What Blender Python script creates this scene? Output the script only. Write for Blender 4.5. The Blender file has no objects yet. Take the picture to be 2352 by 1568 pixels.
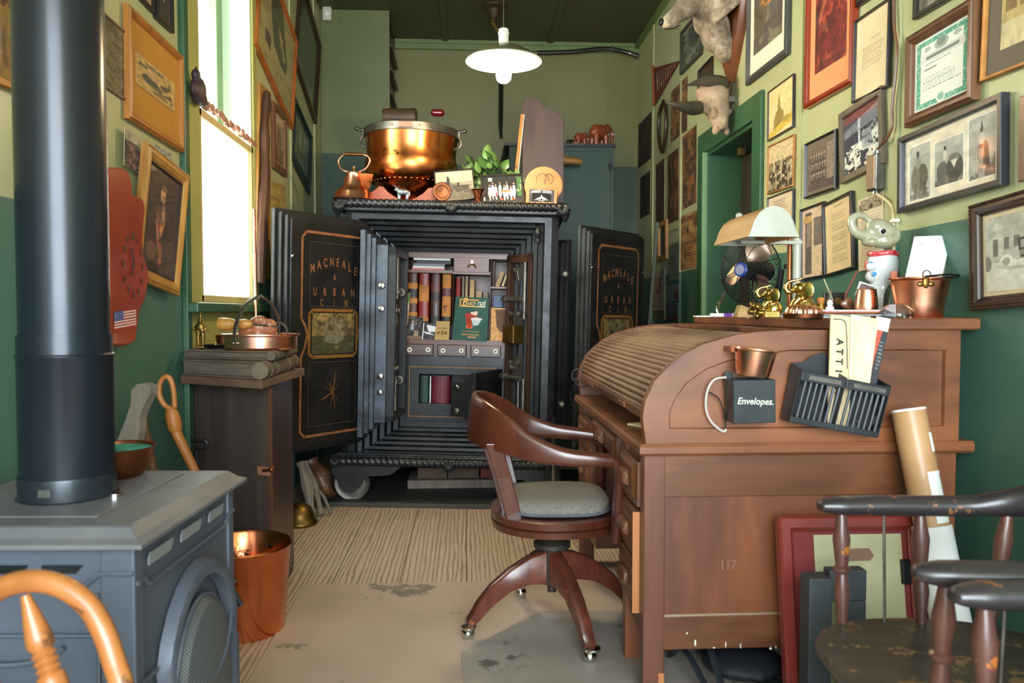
import bpy, bmesh, math, random
import numpy as np
from mathutils import Matrix, Vector, Euler, noise
random.seed(7)
S = bpy.context.scene
C = S.collection
PI = math.pi
# ------------------------------------------------------------------ camera
F_PX = 1829.0
PITCH = math.atan(69/F_PX)
YAW = math.atan(106*math.cos(PITCH)/F_PX)
EYE = 1.134
cam = bpy.data.cameras.new('camera'); cam_ob = bpy.data.objects.new('camera', cam); C.objects.link(cam_ob)
cam.sensor_width = 36.0; cam.lens = 36.0*F_PX/2352.0
cam_ob.location = (0, 0, EYE); cam_ob.rotation_euler = (PI/2-PITCH, 0, -YAW)
cam.clip_start = 0.02
cam.dof.use_dof = True; cam.dof.focus_distance = 3.9; cam.dof.aperture_fstop = 5.0
S.camera = cam_ob
# ------------------------------------------------------------------ light
W = bpy.data.worlds.new('world'); S.world = W; W.use_nodes = True
W.node_tree.nodes['Background'].inputs[0].default_value = (0.86, 0.94, 1.0, 1)
W.node_tree.nodes['Background'].inputs[1].default_value = 1.5
S.view_settings.view_transform = 'Standard'; S.view_settings.look = 'None'
S.view_settings.gamma = 1.0; S.view_settings.exposure = 0.42
try: S.view_settings.use_curve_mapping = False
except Exception: pass
def area(name, loc, rot, sx, sy, power, col):
    l = bpy.data.lights.new(name, 'AREA'); l.shape = 'RECTANGLE'; l.size = sx; l.size_y = sy; l.energy = power; l.color = col
    o = bpy.data.objects.new(name, l); o.location = loc; o.rotation_euler = rot; C.objects.link(o); return o
# daylight through the shop front behind the camera (its big window), and through the side window
area('shop_window_daylight', (0.2, -1.93, 1.75), (PI/2, 0, 0), 2.2, 2.3, 250, (0.84, 0.93, 1.0))
area('side_window_daylight', (-1.55, 3.82, 2.05), (0, -PI/2, 0), 1.75, 0.85, 46, (0.98, 1.0, 0.95))
bl = bpy.data.lights.new('bulb_light', 'POINT'); bl.energy = 58; bl.color = (1.0, 0.74, 0.42); bl.shadow_soft_size = 0.045
bo = bpy.data.objects.new('bulb_light', bl); bo.location = (0.184, 3.87, 2.245); C.objects.link(bo)
# ------------------------------------------------------------------ pixel -> place (real positions read off the photograph)
_F = Vector((math.sin(YAW)*math.cos(PITCH), math.cos(YAW)*math.cos(PITCH), -math.sin(PITCH)))
_R = Vector((math.cos(YAW), -math.sin(YAW), 0))
_U = Vector((math.sin(YAW)*math.sin(PITCH), math.cos(YAW)*math.sin(PITCH), math.cos(PITCH)))
EY = Vector((0, 0, EYE))
def ray(px, py): return _F*F_PX + _R*(px-1176) - _U*(py-784)
def hx(px, py, X): r = ray(px, py); return EY + r*(X/r.x)
def hy(px, py, Y): r = ray(px, py); return EY + r*(Y/r.y)
def hz(px, py, Z): r = ray(px, py); return EY + r*((Z-EYE)/r.z)
# ------------------------------------------------------------------ materials
def lin(c):
    return tuple(((v/255.0)/12.92 if v <= 10 else (((v/255.0)+0.055)/1.055)**2.4) for v in c)
MATS = {}
def new_mat(name):
    m = bpy.data.materials.new(name); m.use_nodes = True
    nt = m.node_tree; b = nt.nodes['Principled BSDF']; MATS[name] = m
    return m, nt, b
def coords(nt, stretch, rot=(0, 0, 0)):
    tc = nt.nodes.new('ShaderNodeTexCoord'); mp = nt.nodes.new('ShaderNodeMapping')
    mp.inputs['Scale'].default_value = stretch; mp.inputs['Rotation'].default_value = rot
    nt.links.new(tc.outputs['Object'], mp.inputs['Vector']); return mp.outputs['Vector']
def ntex(nt, vec, scale, detail=4, rough=0.6, dist=0.0):
    n = nt.nodes.new('ShaderNodeTexNoise'); n.inputs['Scale'].default_value = scale
    n.inputs['Detail'].default_value = detail; n.inputs['Roughness'].default_value = rough; n.inputs['Distortion'].default_value = dist
    nt.links.new(vec, n.inputs['Vector']); return n.outputs['Fac']
def ramp(nt, fac, stops):
    r = nt.nodes.new('ShaderNodeValToRGB'); e = r.color_ramp.elements
    while len(e) < len(stops): e.new(0.5)
    for i, (p, c) in enumerate(stops): e[i].position = p; e[i].color = (*c, 1)
    nt.links.new(fac, r.inputs['Fac']); return r.outputs['Color']
def mixc(nt, fac, a, b):
    m = nt.nodes.new('ShaderNodeMix'); m.data_type = 'RGBA'
    for k, v in ((0, fac), (6, a), (7, b)):
        if isinstance(v, (int, float)): m.inputs[k].default_value = v
        elif isinstance(v, tuple): m.inputs[k].default_value = (*v, 1)
        else: nt.links.new(v, m.inputs[k])
    return m.outputs[2]
def bump(nt, b, fac, strength, dist=0.01):
    n = nt.nodes.new('ShaderNodeBump'); n.inputs['Strength'].default_value = strength; n.inputs['Distance'].default_value = dist
    nt.links.new(fac, n.inputs['Height']); nt.links.new(n.outputs['Normal'], b.inputs['Normal'])
def mat(name, c, rough=0.6, metal=0.0, c2=None, scale=6.0, stretch=(1, 1, 1), lo=0.35, hi=0.7, bmp=0.0, bscale=40.0, coat=0.0, spec=0.5, detail=5, rvar=0.0, worn=None):
    m, nt, b = new_mat(name)
    c = lin(c)
    v = coords(nt, stretch)
    col = None
    if c2 is not None:
        f = ntex(nt, v, scale, detail)
        col = ramp(nt, f, [(lo, c), (hi, lin(c2))])
    if worn is not None:      # (colour, scale, threshold) : patches of wear with a shape of their own
        wc, ws, wt = worn
        f2 = ntex(nt, v, ws, 8, 0.7)
        msk = ramp(nt, f2, [(wt, (0, 0, 0)), (wt+0.03, (1, 1, 1))])
        col = mixc(nt, msk, col if col is not None else c, lin(wc))
    if col is not None: nt.links.new(col, b.inputs['Base Color'])
    else: b.inputs['Base Color'].default_value = (*c, 1)
    b.inputs['Roughness'].default_value = rough; b.inputs['Metallic'].default_value = metal
    b.inputs['Coat Weight'].default_value = coat; b.inputs['Coat Roughness'].default_value = 0.12
    b.inputs['Specular IOR Level'].default_value = spec
    if rvar:
        rr = ramp(nt, ntex(nt, v, scale*1.7, 4), [(0.3, (rough-rvar,)*3), (0.7, (rough+rvar,)*3)])
        nt.links.new(rr, b.inputs['Roughness'])
    if bmp: bump(nt, b, ntex(nt, v, bscale, 3), bmp, 0.004)
    return m
def wood(name, c1, c2, axis='z', scale=5.0, rough=0.45, coat=0.15, dark=None, bmp=0.12, var=None, worn=None):
    m, nt, b = new_mat(name)
    st = {'x': (0.07, 1, 1), 'y': (1, 0.07, 1), 'z': (1, 1, 0.07)}[axis]
    v = coords(nt, st)
    f = ntex(nt, v, scale*6, 6, 0.65, 0.4)
    g = ntex(nt, v, scale*0.9, 3, 0.5, 0.8)
    c = ramp(nt, f, [(0.3, lin(c1)), (0.7, lin(c2))])
    c = mixc(nt, ramp(nt, g, [(0.42, (0, 0, 0)), (0.62, (0.55,)*3)]), c, lin(dark or tuple(x*0.72 for x in c1)))
    if var is not None:
        g2 = ntex(nt, coords(nt, tuple(max(q, .3) for q in st)), 3.4, 4)
        c = mixc(nt, ramp(nt, g2, [(0.44, (0, 0, 0)), (0.64, (0.85,)*3)]), c, lin(var))
    if worn is not None:
        wc, ws, wt = worn
        f2 = ntex(nt, coords(nt, (1, 1, 1)), ws, 8, 0.7)
        c = mixc(nt, ramp(nt, f2, [(wt, (0, 0, 0)), (wt+0.02, (1, 1, 1))]), c, lin(wc))
    nt.links.new(c, b.inputs['Base Color'])
    b.inputs['Roughness'].default_value = rough; b.inputs['Coat Weight'].default_value = coat; b.inputs['Coat Roughness'].default_value = 0.25
    bump(nt, b, f, bmp, 0.003)
    return m
def emis(name, c, s):
    m, nt, b = new_mat(name); b.inputs['Base Color'].default_value = (*lin(c), 1)
    b.inputs['Emission Color'].default_value = (*lin(c), 1); b.inputs['Emission Strength'].default_value = s; return m
def glass(name, c=(255, 255, 255), rough=0.02, ior=1.45):
    m, nt, b = new_mat(name); b.inputs['Base Color'].default_value = (*lin(c), 1)
    b.inputs['Transmission Weight'].default_value = 1.0; b.inputs['Roughness'].default_value = rough; b.inputs['IOR'].default_value = ior; return m
def colmat(name, rough, coat=0.0):
    m, nt, b = new_mat(name); a = nt.nodes.new('ShaderNodeAttribute'); a.attribute_name = 'Col'
    nt.links.new(a.outputs['Color'], b.inputs['Base Color']); b.inputs['Roughness'].default_value = rough
    b.inputs['Coat Weight'].default_value = coat; b.inputs['Coat Roughness'].default_value = 0.03; return m
PIC = colmat('print_under_glass', 0.7, 0.6); PAPER = colmat('printed_paper', 0.85); PAINTED = colmat('painted_panel', 0.45, 0.1)
# ------------------------------------------------------------------ mesh builder
class MB:
    def __init__(s, M=None): s.bm = bmesh.new(); s.M = M or Matrix.Identity(4); s.mi = 0
    def V(s, p): return s.bm.verts.new(s.M @ Vector(p))
    def F(s, vs):
        try: f = s.bm.faces.new(vs); f.material_index = s.mi; return f
        except ValueError: return None
    def box(s, x0, x1, y0, y1, z0, z1, R=None):
        ps = [(x0, y0, z0), (x1, y0, z0), (x1, y1, z0), (x0, y1, z0), (x0, y0, z1), (x1, y0, z1), (x1, y1, z1), (x0, y1, z1)]
        if R is not None:
            c = Vector(((x0+x1)/2, (y0+y1)/2, (z0+z1)/2)); ps = [c + R @ (Vector(p)-c) for p in ps]
        v = [s.V(p) for p in ps]
        for q in ((0, 3, 2, 1), (4, 5, 6, 7), (0, 1, 5, 4), (1, 2, 6, 5), (2, 3, 7, 6), (3, 0, 4, 7)): s.F([v[i] for i in q])
        return s
    def loft(s, rings, cap=True, closed=True, ring_closed=False):
        R = [[s.V(p) for p in r] for r in rings]; n = len(R[0])
        prs = list(zip(R[:-1], R[1:])) + ([(R[-1], R[0])] if ring_closed else [])
        for a, b in prs:
            for i in range(n if closed else n-1):
                j = (i+1) % n; s.F([a[i], a[j], b[j], b[i]])
        if cap and not ring_closed and closed: s.F(R[0][::-1]); s.F(R[-1])
        return s
    def tube(s, pts, r, n=8, closed=False, cap=True, flat=1.0, up=None):
        pts = [Vector(p) for p in pts]; m = len(pts)
        rs = r if isinstance(r, (list, tuple)) else [r]*m
        rings = []; prev = None
        for i, p in enumerate(pts):
            if closed: t = pts[(i+1) % m]-pts[i-1]
            else: t = pts[min(i+1, m-1)]-pts[max(i-1, 0)]
            if t.length < 1e-9: t = Vector((0, 0, 1))
            t.normalize()
            if up is not None: a = Vector(up)
            elif prev is None: a = Vector((0, 0, 1)) if abs(t.z) < 0.9 else Vector((1, 0, 0))
            else: a = prev
            x = t.cross(a); 
            if x.length < 1e-6: x = t.cross(Vector((0.3, 0.9, 0.1)))
            x.normalize(); y = x.cross(t); y.normalize(); prev = y
            rings.append([p + x*(rs[i]*math.cos(2*PI*k/n)) + y*(rs[i]*flat*math.sin(2*PI*k/n)) for k in range(n)])
        return s.loft(rings, cap, True, closed)
    def lathe(s, prof, c=(0, 0, 0), n=24, R=None, cap=True, a0=0.0):
        c = Vector(c); rings = []
        for r, z in prof:
            ring = []
            for k in range(n):
                a = a0+2*PI*k/n; p = Vector((max(r, 1e-5)*math.cos(a), max(r, 1e-5)*math.sin(a), z))
                ring.append(c + (R @ p if R is not None else p))
            rings.append(ring)
        return s.loft(rings, cap)
    def ell(s, c, r, R=None, n=14, m=9):
        if isinstance(r, (int, float)): r = (r, r, r)
        c = Vector(c); rings = []
        for j in range(m+1):
            t = PI*(j/m) if 0 < j < m else (0.02 if j == 0 else PI-0.02)
            ring = []
            for k in range(n):
                a = 2*PI*k/n; p = Vector((r[0]*math.sin(t)*math.cos(a), r[1]*math.sin(t)*math.sin(a), -r[2]*math.cos(t)))
                ring.append(c + (R @ p if R is not None else p))
            rings.append(ring)
        return s.loft(rings)
    def prism(s, poly, axis, d0, d1):     # poly of 2D points in the two other axes, order x,y,z
        def P(a, b, d): return {'x': (d, a, b), 'y': (a, d, b), 'z': (a, b, d)}[axis]
        return s.loft([[P(a, b, d0) for a, b in poly], [P(a, b, d1) for a, b in poly]])
    def quad(s, ps): s.F([s.V(p) for p in ps]); return s
    def text(s, t, size, M, bold=0.0, ext=0.0, align='CENTER', shear=0.0):
        cu = bpy.data.curves.new('t', 'FONT'); cu.body = t; cu.size = size; cu.align_x = align; cu.align_y = 'CENTER'
        cu.offset = bold; cu.extrude = ext; cu.resolution_u = 3; cu.shear = shear
        o = bpy.data.objects.new('t', cu); me = o.to_mesh()
        vs = [s.V(M @ v.co) for v in me.vertices]
        for p in me.polygons: s.F([vs[i] for i in p.vertices])
        o.to_mesh_clear(); bpy.data.objects.remove(o); bpy.data.curves.remove(cu); return s
    def build(s, name, m, parent=None, smooth=False, bev=0.0, world=True, remesh=0.0, sub=0, ang=38, recalc=True, segs=2):
        if recalc: bmesh.ops.recalc_face_normals(s.bm, faces=s.bm.faces)
        me = bpy.data.meshes.new(name); s.bm.to_mesh(me); s.bm.free()
        for x in (m if isinstance(m, (list, tuple)) else [m]): me.materials.append(x)
        o = bpy.data.objects.new(name, me); C.objects.link(o)
        if parent is not None:
            o.parent = parent
            if world: o.matrix_parent_inverse = wm(parent).inverted()
        if remesh:
            d = o.modifiers.new('remesh', 'REMESH'); d.mode = 'VOXEL'; d.voxel_size = remesh; d.use_smooth_shade = True
            k = o.modifiers.new('smooth', 'SMOOTH'); k.iterations = 4; k.factor = 0.5
        if bev:
            d = o.modifiers.new('bevel', 'BEVEL'); d.width = bev; d.segments = segs; d.limit_method = 'ANGLE'; d.angle_limit = 0.7; d.harden_normals = False
        if sub:
            d = o.modifiers.new('sub', 'SUBSURF'); d.levels = sub; d.render_levels = sub
        if smooth:
            me.polygons.foreach_set('use_smooth', [True]*len(me.polygons))
            try: me.set_sharp_from_angle(angle=math.radians(ang))
            except Exception: pass
        return o
def wm(o):
    m = Matrix.LocRotScale(o.location, o.rotation_euler.to_quaternion(), o.scale)
    return (wm(o.parent) @ o.matrix_parent_inverse @ m) if o.parent else m
def tag(o, label=None, cat=None, group=None, kind=None):
    if label: o['label'] = label
    if cat: o['category'] = cat
    if group: o['group'] = group
    if kind: o['kind'] = kind
    return o
def thing(name, label, cat, loc=(0, 0, 0), rot=(0, 0, 0), group=None):
    o = bpy.data.objects.new(name, None); C.objects.link(o); o.empty_display_size = 0.05
    o.location = loc; o.rotation_euler = rot; return tag(o, label, cat, group)
def struct(name, mb, m, label, cat='room', **k):
    o = mb.build(name, m, **k); return tag(o, label, cat, kind='structure')
def copy_tree(o, parent=None):
    c = o.copy(); C.objects.link(c)
    if parent is not None: c.parent = parent; c.matrix_parent_inverse = o.matrix_parent_inverse
    for ch in list(o.children): copy_tree(ch, c)
    return c
def bez(pts, n=8):     # smooth path through points (catmull-rom)
    P = [Vector(p) for p in pts]; out = []
    for i in range(len(P)-1):
        a, b, c, d = P[max(i-1, 0)], P[i], P[i+1], P[min(i+2, len(P)-1)]
        for k in range(n):
            t = k/n; out.append(0.5*((2*b)+(c-a)*t+(2*a-5*b+4*c-d)*t*t+(-a+3*b-3*c+d)*t**3))
    out.append(P[-1]); return out
def lerp(a, b, t): return a+(b-a)*t
# ------------------------------------------------------------------ picture painter: colours on a fine grid
RNG = np.random.RandomState(3)
def vnoise(h, w, sc, seed=None):
    r = RNG if seed is None else np.random.RandomState(seed)
    out = np.zeros((h, w)); amp = 1.0; tot = 0
    for o in range(3):
        gw, gh = max(2, int(sc*2**o)+1), max(2, int(sc*2**o*h/w)+1)
        g = r.rand(gh+1, gw+1); ys = np.linspace(0, gh-1e-6, h); xs = np.linspace(0, gw-1e-6, w)
        yi = ys.astype(int); xi = xs.astype(int); fy = (ys-yi)[:, None]; fx = (xs-xi)[None, :]
        fy = fy*fy*(3-2*fy); fx = fx*fx*(3-2*fx)
        out += amp*(g[yi][:, xi]*(1-fy)*(1-fx)+g[yi][:, xi+1]*(1-fy)*fx+g[yi+1][:, xi]*fy*(1-fx)+g[yi+1][:, xi+1]*fy*fx)
        tot += amp; amp *= 0.55
    return out/tot
class Cv:      # v runs upward
    def __init__(s, w, h, c): s.w, s.h = w, h; s.a = np.zeros((h, w, 3)); s.a[:] = c; s.Y, s.X = np.mgrid[0:h, 0:w]; s.X = (s.X+.5)/w; s.Y = (s.Y+.5)/h
    def put(s, m, c, al=1.0): s.a[m] = s.a[m]*(1-al)+np.array(c)*al; return s
    def rect(s, x0, y0, x1, y1, c, al=1.0): return s.put((s.X >= x0) & (s.X < x1) & (s.Y >= y0) & (s.Y < y1), c, al)
    def oval(s, x, y, rx, ry, c, al=1.0): return s.put(((s.X-x)/rx)**2+((s.Y-y)/ry)**2 < 1, c, al)
    def poly(s, pts, c, al=1.0):
        m = np.zeros(s.X.shape, bool); n = len(pts)
        for i in range(n):
            x0, y0 = pts[i]; x1, y1 = pts[(i+1) % n]
            k = ((y0 > s.Y) != (y1 > s.Y)) & (s.X < (x1-x0)*(s.Y-y0)/((y1-y0) or 1e-9)+x0); m ^= k
        return s.put(m, c, al)
    def grain(s, sc, amt): s.a = s.a*(1+amt*(vnoise(s.h, s.w, sc)-0.5)[:, :, None]*2); return s
    def blotch(s, sc, c, th=0.55, al=0.8, seed=None):
        n = vnoise(s.h, s.w, sc, seed); m = np.clip((n-th)*14, 0, 1)*al; s.a = s.a*(1-m[:, :, None])+np.array(c)*m[:, :, None]; return s
    def blotch_in(s, x0, y0, x1, y1, sc, c, th=0.55, al=0.8):
        n = vnoise(s.h, s.w, sc); m = np.clip((n-th)*14, 0, 1)*al*((s.X > x0) & (s.X < x1) & (s.Y > y0) & (s.Y < y1)); s.a = s.a*(1-m[:, :, None])+np.array(c)*m[:, :, None]; return s
    def lines(s, x0, y0, x1, y1, n, c, al=0.7, gap=0.5, ragged=True):
        for i in range(n):
            y = y1-(i+0.5)*(y1-y0)/n; hh = (y1-y0)/n*gap/2
            e = x1-(random.random()*0.25*(x1-x0) if ragged else 0)
            m = (np.abs(s.Y-y) < hh) & (s.X > x0) & (s.X < e) & (np.sin(s.X*91+i*5)+np.sin(s.X*153+i) > -0.9)
            s.put(m, c, al)
        return s
    def person(s, x, y, h, body, head, legs=None):
        s.oval(x, y+h*0.42, h*0.17*s.h/s.w, h*0.36, body); s.oval(x, y+h*0.88, h*0.075*s.h/s.w, h*0.1, head)
        if legs: s.rect(x-h*.09*s.h/s.w, y-h*.02, x+h*.09*s.h/s.w, y+h*0.2, legs)
        return s
def pic_mesh(name, cv, P, m, parent=None, depth=0.0):   # P(u,v)->world point, u,v in 0..1
    h, w = cv.h, cv.w
    p00, p10, p01, p11 = (Vector(P(*q)) for q in ((0, 0), (1, 0), (0, 1), (1, 1)))
    us = np.linspace(0, 1, w+1); vs = np.linspace(0, 1, h+1)
    U, Vv = np.meshgrid(us, vs)
    co = np.zeros((h+1, w+1, 3))
    for k in range(3): co[:, :, k] = p00[k]*(1-U)*(1-Vv)+p10[k]*U*(1-Vv)+p01[k]*(1-U)*Vv+p11[k]*U*Vv
    idx = np.arange((h+1)*(w+1)).reshape(h+1, w+1)
    fc = np.stack([idx[:-1, :-1], idx[:-1, 1:], idx[1:, 1:], idx[1:, :-1]], -1).reshape(-1, 4)
    me = bpy.data.meshes.new(name); me.from_pydata(co.reshape(-1, 3).tolist(), [], fc.tolist()); me.materials.append(m)
    at = me.color_attributes.new('Col', 'BYTE_COLOR', 'CORNER')
    col = np.ones((h*w, 4, 4)); c = np.clip(cv.a.reshape(-1, 3), 0, 255)/255.0
    c = np.where(c <= 0.04045, c/12.92, ((c+0.055)/1.055)**2.4); col[:, :, :3] = c[:, None, :]
    at.data.foreach_set('color', col.reshape(-1))
    o = bpy.data.objects.new(name, me); C.objects.link(o)
    if parent is not None: o.parent = parent; o.matrix_parent_inverse = wm(parent).inverted()
    return o
WALLS = {'R': (Vector((0, -1, 0)), Vector((-1, 0, 0)), 1.5), 'L': (Vector((0, 1, 0)), Vector((1, 0, 0)), -1.11)}
def wall_quad(wall, q, W_=None, H_=None, d=0.0, cor=None):
    """q = TL,TR,BR,BL pixels; None corners are filled from W_/H_ (metres)"""
    u, n, X = WALLS[wall]; P = [hx(*c, X+n.x*(d+(cor[i] if cor else 0))) if c else None for i, c in enumerate(q)]
    up = Vector((0, 0, 1))
    if P[0] is None and P[1] is None: P[0] = P[3]+up*H_; P[1] = P[2]+up*H_
    if P[2] is None and P[3] is None: P[3] = P[0]-up*H_; P[2] = P[1]-up*H_
    if P[1] is None and P[2] is None: P[1] = P[0]+u*W_; P[2] = P[3]+u*W_
    if P[0] is None and P[3] is None: P[0] = P[1]-u*W_; P[3] = P[2]-u*W_
    c = (P[0]+P[1]+P[2]+P[3])/4
    eu = (P[1]-P[0]+P[2]-P[3])/2; ev = (P[0]-P[3]+P[1]-P[2])/2
    w, h = eu.length, ev.length; eu.normalize()
    a = math.atan2(eu.z, eu.dot(u)); b = math.atan2(-(ev.normalized().dot(u)), ev.normalized().z)
    if cor:
        V = ev.normalized(); U = (eu-V*eu.dot(V)).normalized(); N = U.cross(V); return c-N*d, U, V, N, w, h
    r = (a+b)/2 if abs(a-b) < 0.25 else b
    U = u*math.cos(r)+up*math.sin(r); V = -u*math.sin(r)+up*math.cos(r)
    return c-n*d, U, V, n, w, h
def sweep_frame(mb, c, U, V, n, w, h, prof):
    """mitred moulding; prof = list of (inset, height)"""
    rings = []
    for sx, sy in ((-1, -1), (1, -1), (1, 1), (-1, 1)):
        rings.append([c+U*(sx*(w/2-i))+V*(sy*(h/2-i))+n*z for i, z in prof])
    mb.loft(rings, cap=False, closed=True, ring_closed=True)
def prof_for(fw, d, style=0):
    if style == 1: return [(0, 0), (0, d*.7), (fw*.12, d*.85), (fw*.2, d*.7), (fw*.3, d*.95), (fw*.55, d), (fw*.75, d*.75), (fw*.82, d*.8), (fw*.9, d*.6), (fw, d*.5), (fw, 0)]
    if style == 2: return [(0, 0), (0, d*.5), (fw*.2, d*.9), (fw*.45, d), (fw*.6, d*.7), (fw, d*.35), (fw, 0)]
    return [(0, 0), (0, d*.9), (fw*.1, d), (fw*.85, d), (fw, d*.8), (fw, 0)]
def framed(wall, q, label, fm, fw, d, cv, mat_c=None, mw=0.0, W_=None, H_=None, style=0, lean=0.0, name='picture_frame', cat='framed picture', off=0.003, group=None, liner=None, pose=None, cor=None):
    c, U, V, n, w, h = pose or wall_quad(wall, q, W_, H_, d*.6+off, cor)
    if wall == 'R': fw *= .75
    d = d*.6; c = c+n*off
    t = thing(name, label, cat, c-V*(h/2), (0, 0, 0), group)
    mb = MB(); sweep_frame(mb, c, U, V, n, w, h, prof_for(fw, d, style)); mb.build('frame', fm, t, smooth=True, ang=30)
    iw, ih = w-2*fw, h-2*fw
    if liner:
        mb = MB(); sweep_frame(mb, c, U, V, n, iw+.002, ih+.002, [(0, 0), (0, d*.6), (0.006, d*.62), (0.006, 0)]); mb.build('liner', liner, t)
    mb = MB()
    b = [c-U*(w/2-fw*.3)-V*(h/2-fw*.3), c+U*(w/2-fw*.3)-V*(h/2-fw*.3), c+U*(w/2-fw*.3)+V*(h/2-fw*.3), c-U*(w/2-fw*.3)+V*(h/2-fw*.3)]
    mb.loft([[p+n*0.0005 for p in b], [p+n*(d*.28) for p in b]])
    mb.build('mat_board' if mat_c else 'backing_board', mat_c or MATS['cream_card'], t)
    if mw is not None and cv is not None:
        m4 = mw if isinstance(mw, (list, tuple)) else (mw, mw, mw, mw)     # l, b, r, t
        def P(u, v): return c+U*(-iw/2+m4[0]+(iw-m4[0]-m4[2])*u)+V*(-ih/2+m4[1]+(ih-m4[1]-m4[3])*v)+n*(d*.28+.0012)
        pic_mesh('picture', cv, P, PIC, t)
    t['_w'] = w; t['_h'] = h; del t['_w']; del t['_h']
    return t, (c, U, V, n, w, h)
# ------------------------------------------------------------------ palette
mat('cream_card', (214, 196, 158), 0.9, c2=(196, 176, 138), scale=3)
mat('white_card', (225, 216, 196), 0.9)
mat('grey_card', (112, 100, 84), 0.9); mat('gold_card', (196, 140, 50), 0.9, c2=(178, 122, 40), scale=2)
mat('tan_card', (170, 146, 96), 0.9, c2=(150, 128, 82), scale=2)
mat('black_metal', (26, 27, 29), 0.42, 0.6, c2=(46, 47, 50), scale=8)
mat('black_paint', (20, 20, 21), 0.38, coat=0.2, c2=(34, 33, 32), scale=5)
mat('charcoal_frame', (62, 62, 58), 0.6, c2=(78, 76, 68), scale=9, bmp=0.3)
mat('chrome', (205, 205, 200), 0.12, 1.0); mat('steel', (150, 150, 146), 0.3, 1.0, rvar=0.08)
mat('dull_steel', (128, 124, 116), 0.42, 0.85, c2=(84, 80, 74), scale=12)
mat('copper', (250, 190, 160), 0.27, 1.0, c2=(232, 150, 116), scale=3, rvar=0.07, bmp=0.04, bscale=14)
mat('bucket_copper', (244, 158, 112), 0.2, 1.0, c2=(206, 112, 64), scale=2.2, rvar=0.06, bmp=0.05, bscale=7, worn=((72, 40, 26), 5.5, 0.585))
mat('old_copper', (220, 142, 84), 0.25, 1.0, c2=(168, 98, 46), scale=2.6, rvar=0.08, bmp=0.1, bscale=5, worn=((84, 54, 24), 5.0, 0.62))
mat('dark_copper', (150, 92, 58), 0.4, 1.0, c2=(104, 62, 40), scale=5, rvar=0.1)
mat('brass', (214, 186, 108), 0.2, 1.0, c2=(176, 146, 76), scale=14, rvar=0.08, bmp=0.1, bscale=40)
mat('dull_brass', (150, 120, 62), 0.42, 1.0, c2=(104, 82, 44), scale=8)
mat('patina', (70, 176, 160), 0.9, c2=(40, 120, 110), scale=20)
mat('gold_paint', (176, 122, 50), 0.5, 0.3, c2=(146, 92, 34), scale=16)
mat('safe_gold', (140, 100, 46), 0.5, 0.2, c2=(120, 76, 28), scale=20)
mat('safe_orange', (142, 92, 54), 0.6, c2=(106, 64, 38), scale=22)
wood('pine_gold_frame', (176, 108, 40), (200, 136, 60), 'z', 6, 0.4)
wood('gilt_wood', (176, 120, 50), (200, 148, 74), 'z', 6, 0.45)
wood('orange_wood', (148, 80, 30), (176, 104, 44), 'z', 6, 0.4)
wood('red_wood', (150, 46, 20), (178, 66, 28), 'z', 5, 0.3, 0.4)
wood('brown_frame', (96, 62, 40), (122, 82, 54), 'z', 6, 0.45)
wood('grey_brown_frame', (104, 90, 74), (124, 108, 90), 'z', 6, 0.55)
wood('dark_wood', (50, 32, 22), (70, 46, 32), 'z', 6, 0.4)
wood('ebony', (24, 20, 18), (38, 32, 29), 'z', 6, 0.4)
wood('desk_wood_z', (84, 46, 34), (106, 62, 44), 'z', 3.2, 0.42, 0.2, var=(136, 80, 48), worn=((170, 146, 130), 26, 0.73))
wood('desk_wood_x', (92, 52, 33), (118, 70, 43), 'x', 3.2, 0.42, 0.2, var=(148, 90, 50))
wood('desk_wood_y', (72, 40, 27), (94, 55, 36), 'y', 3.2, 0.4, 0.25, var=(124, 76, 46))
wood('desk_dusty', (88, 58, 41), (120, 84, 60), 'y', 5, 0.6, 0.0, var=(156, 124, 96))
wood('raw_oak', (160, 98, 52), (186, 122, 68), 'z', 4, 0.55, 0.1)
wood('chair_wood', (68, 31, 21), (92, 45, 28), 'z', 4, 0.3, 0.45, dark=(58, 24, 16))
wood('mahogany_worn', (78, 36, 28), (108, 56, 40), 'z', 5, 0.3, 0.4, dark=(40, 20, 18), worn=((150, 82, 36), 16, 0.62))
wood('windsor_black', (36, 34, 38), (54, 46, 48), 'x', 5, 0.35, 0.35, dark=(26, 24, 26), worn=((128, 84, 50), 20, 0.61))
wood('windsor_seat', (58, 50, 44), (78, 68, 58), 'x', 4, 0.5, 0.15, dark=(40, 34, 32), worn=((128, 100, 68), 13, 0.57))
wood('windsor_gold', (156, 94, 44), (184, 120, 62), 'z', 5, 0.38, 0.35, dark=(120, 64, 30), worn=((104, 66, 40), 9, 0.57))
wood('stand_wood', (66, 54, 48), (84, 70, 62), 'z', 4, 0.6, 0.05, bmp=0.2)
wood('board_brown', (104, 78, 60), (130, 100, 78), 'x', 4, 0.6)
wood('stick_wood', (176, 104, 44), (200, 130, 64), 'z', 4, 0.5)
wood('grey_wood', (110, 100, 88), (138, 126, 112), 'z', 4, 0.8, 0, bmp=0.4)
wood('brown_stick', (92, 60, 38), (114, 78, 50), 'z', 4, 0.5)
wood('pigeon_wood', (92, 48, 30), (122, 68, 42), 'x', 5, 0.4, 0.2)
wood('pigeon_dark', (62, 36, 28), (84, 50, 38), 'x', 5, 0.4, 0.3)
wood('disc_wood', (206, 128, 62), (222, 150, 84), 'x', 4, 0.4, 0.2)
wood('maroon_board', (62, 38, 34), (76, 50, 43), 'z', 5, 0.55, 0.05)
mat('oxblood_frame', (132, 46, 38), 0.4, coat=0.3, c2=(116, 36, 32), scale=3)
mat('oxblood_mat', (120, 44, 44), 0.8); mat('pale_canvas', (188, 184, 146), 0.85, c2=(176, 172, 134), scale=4)
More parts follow.
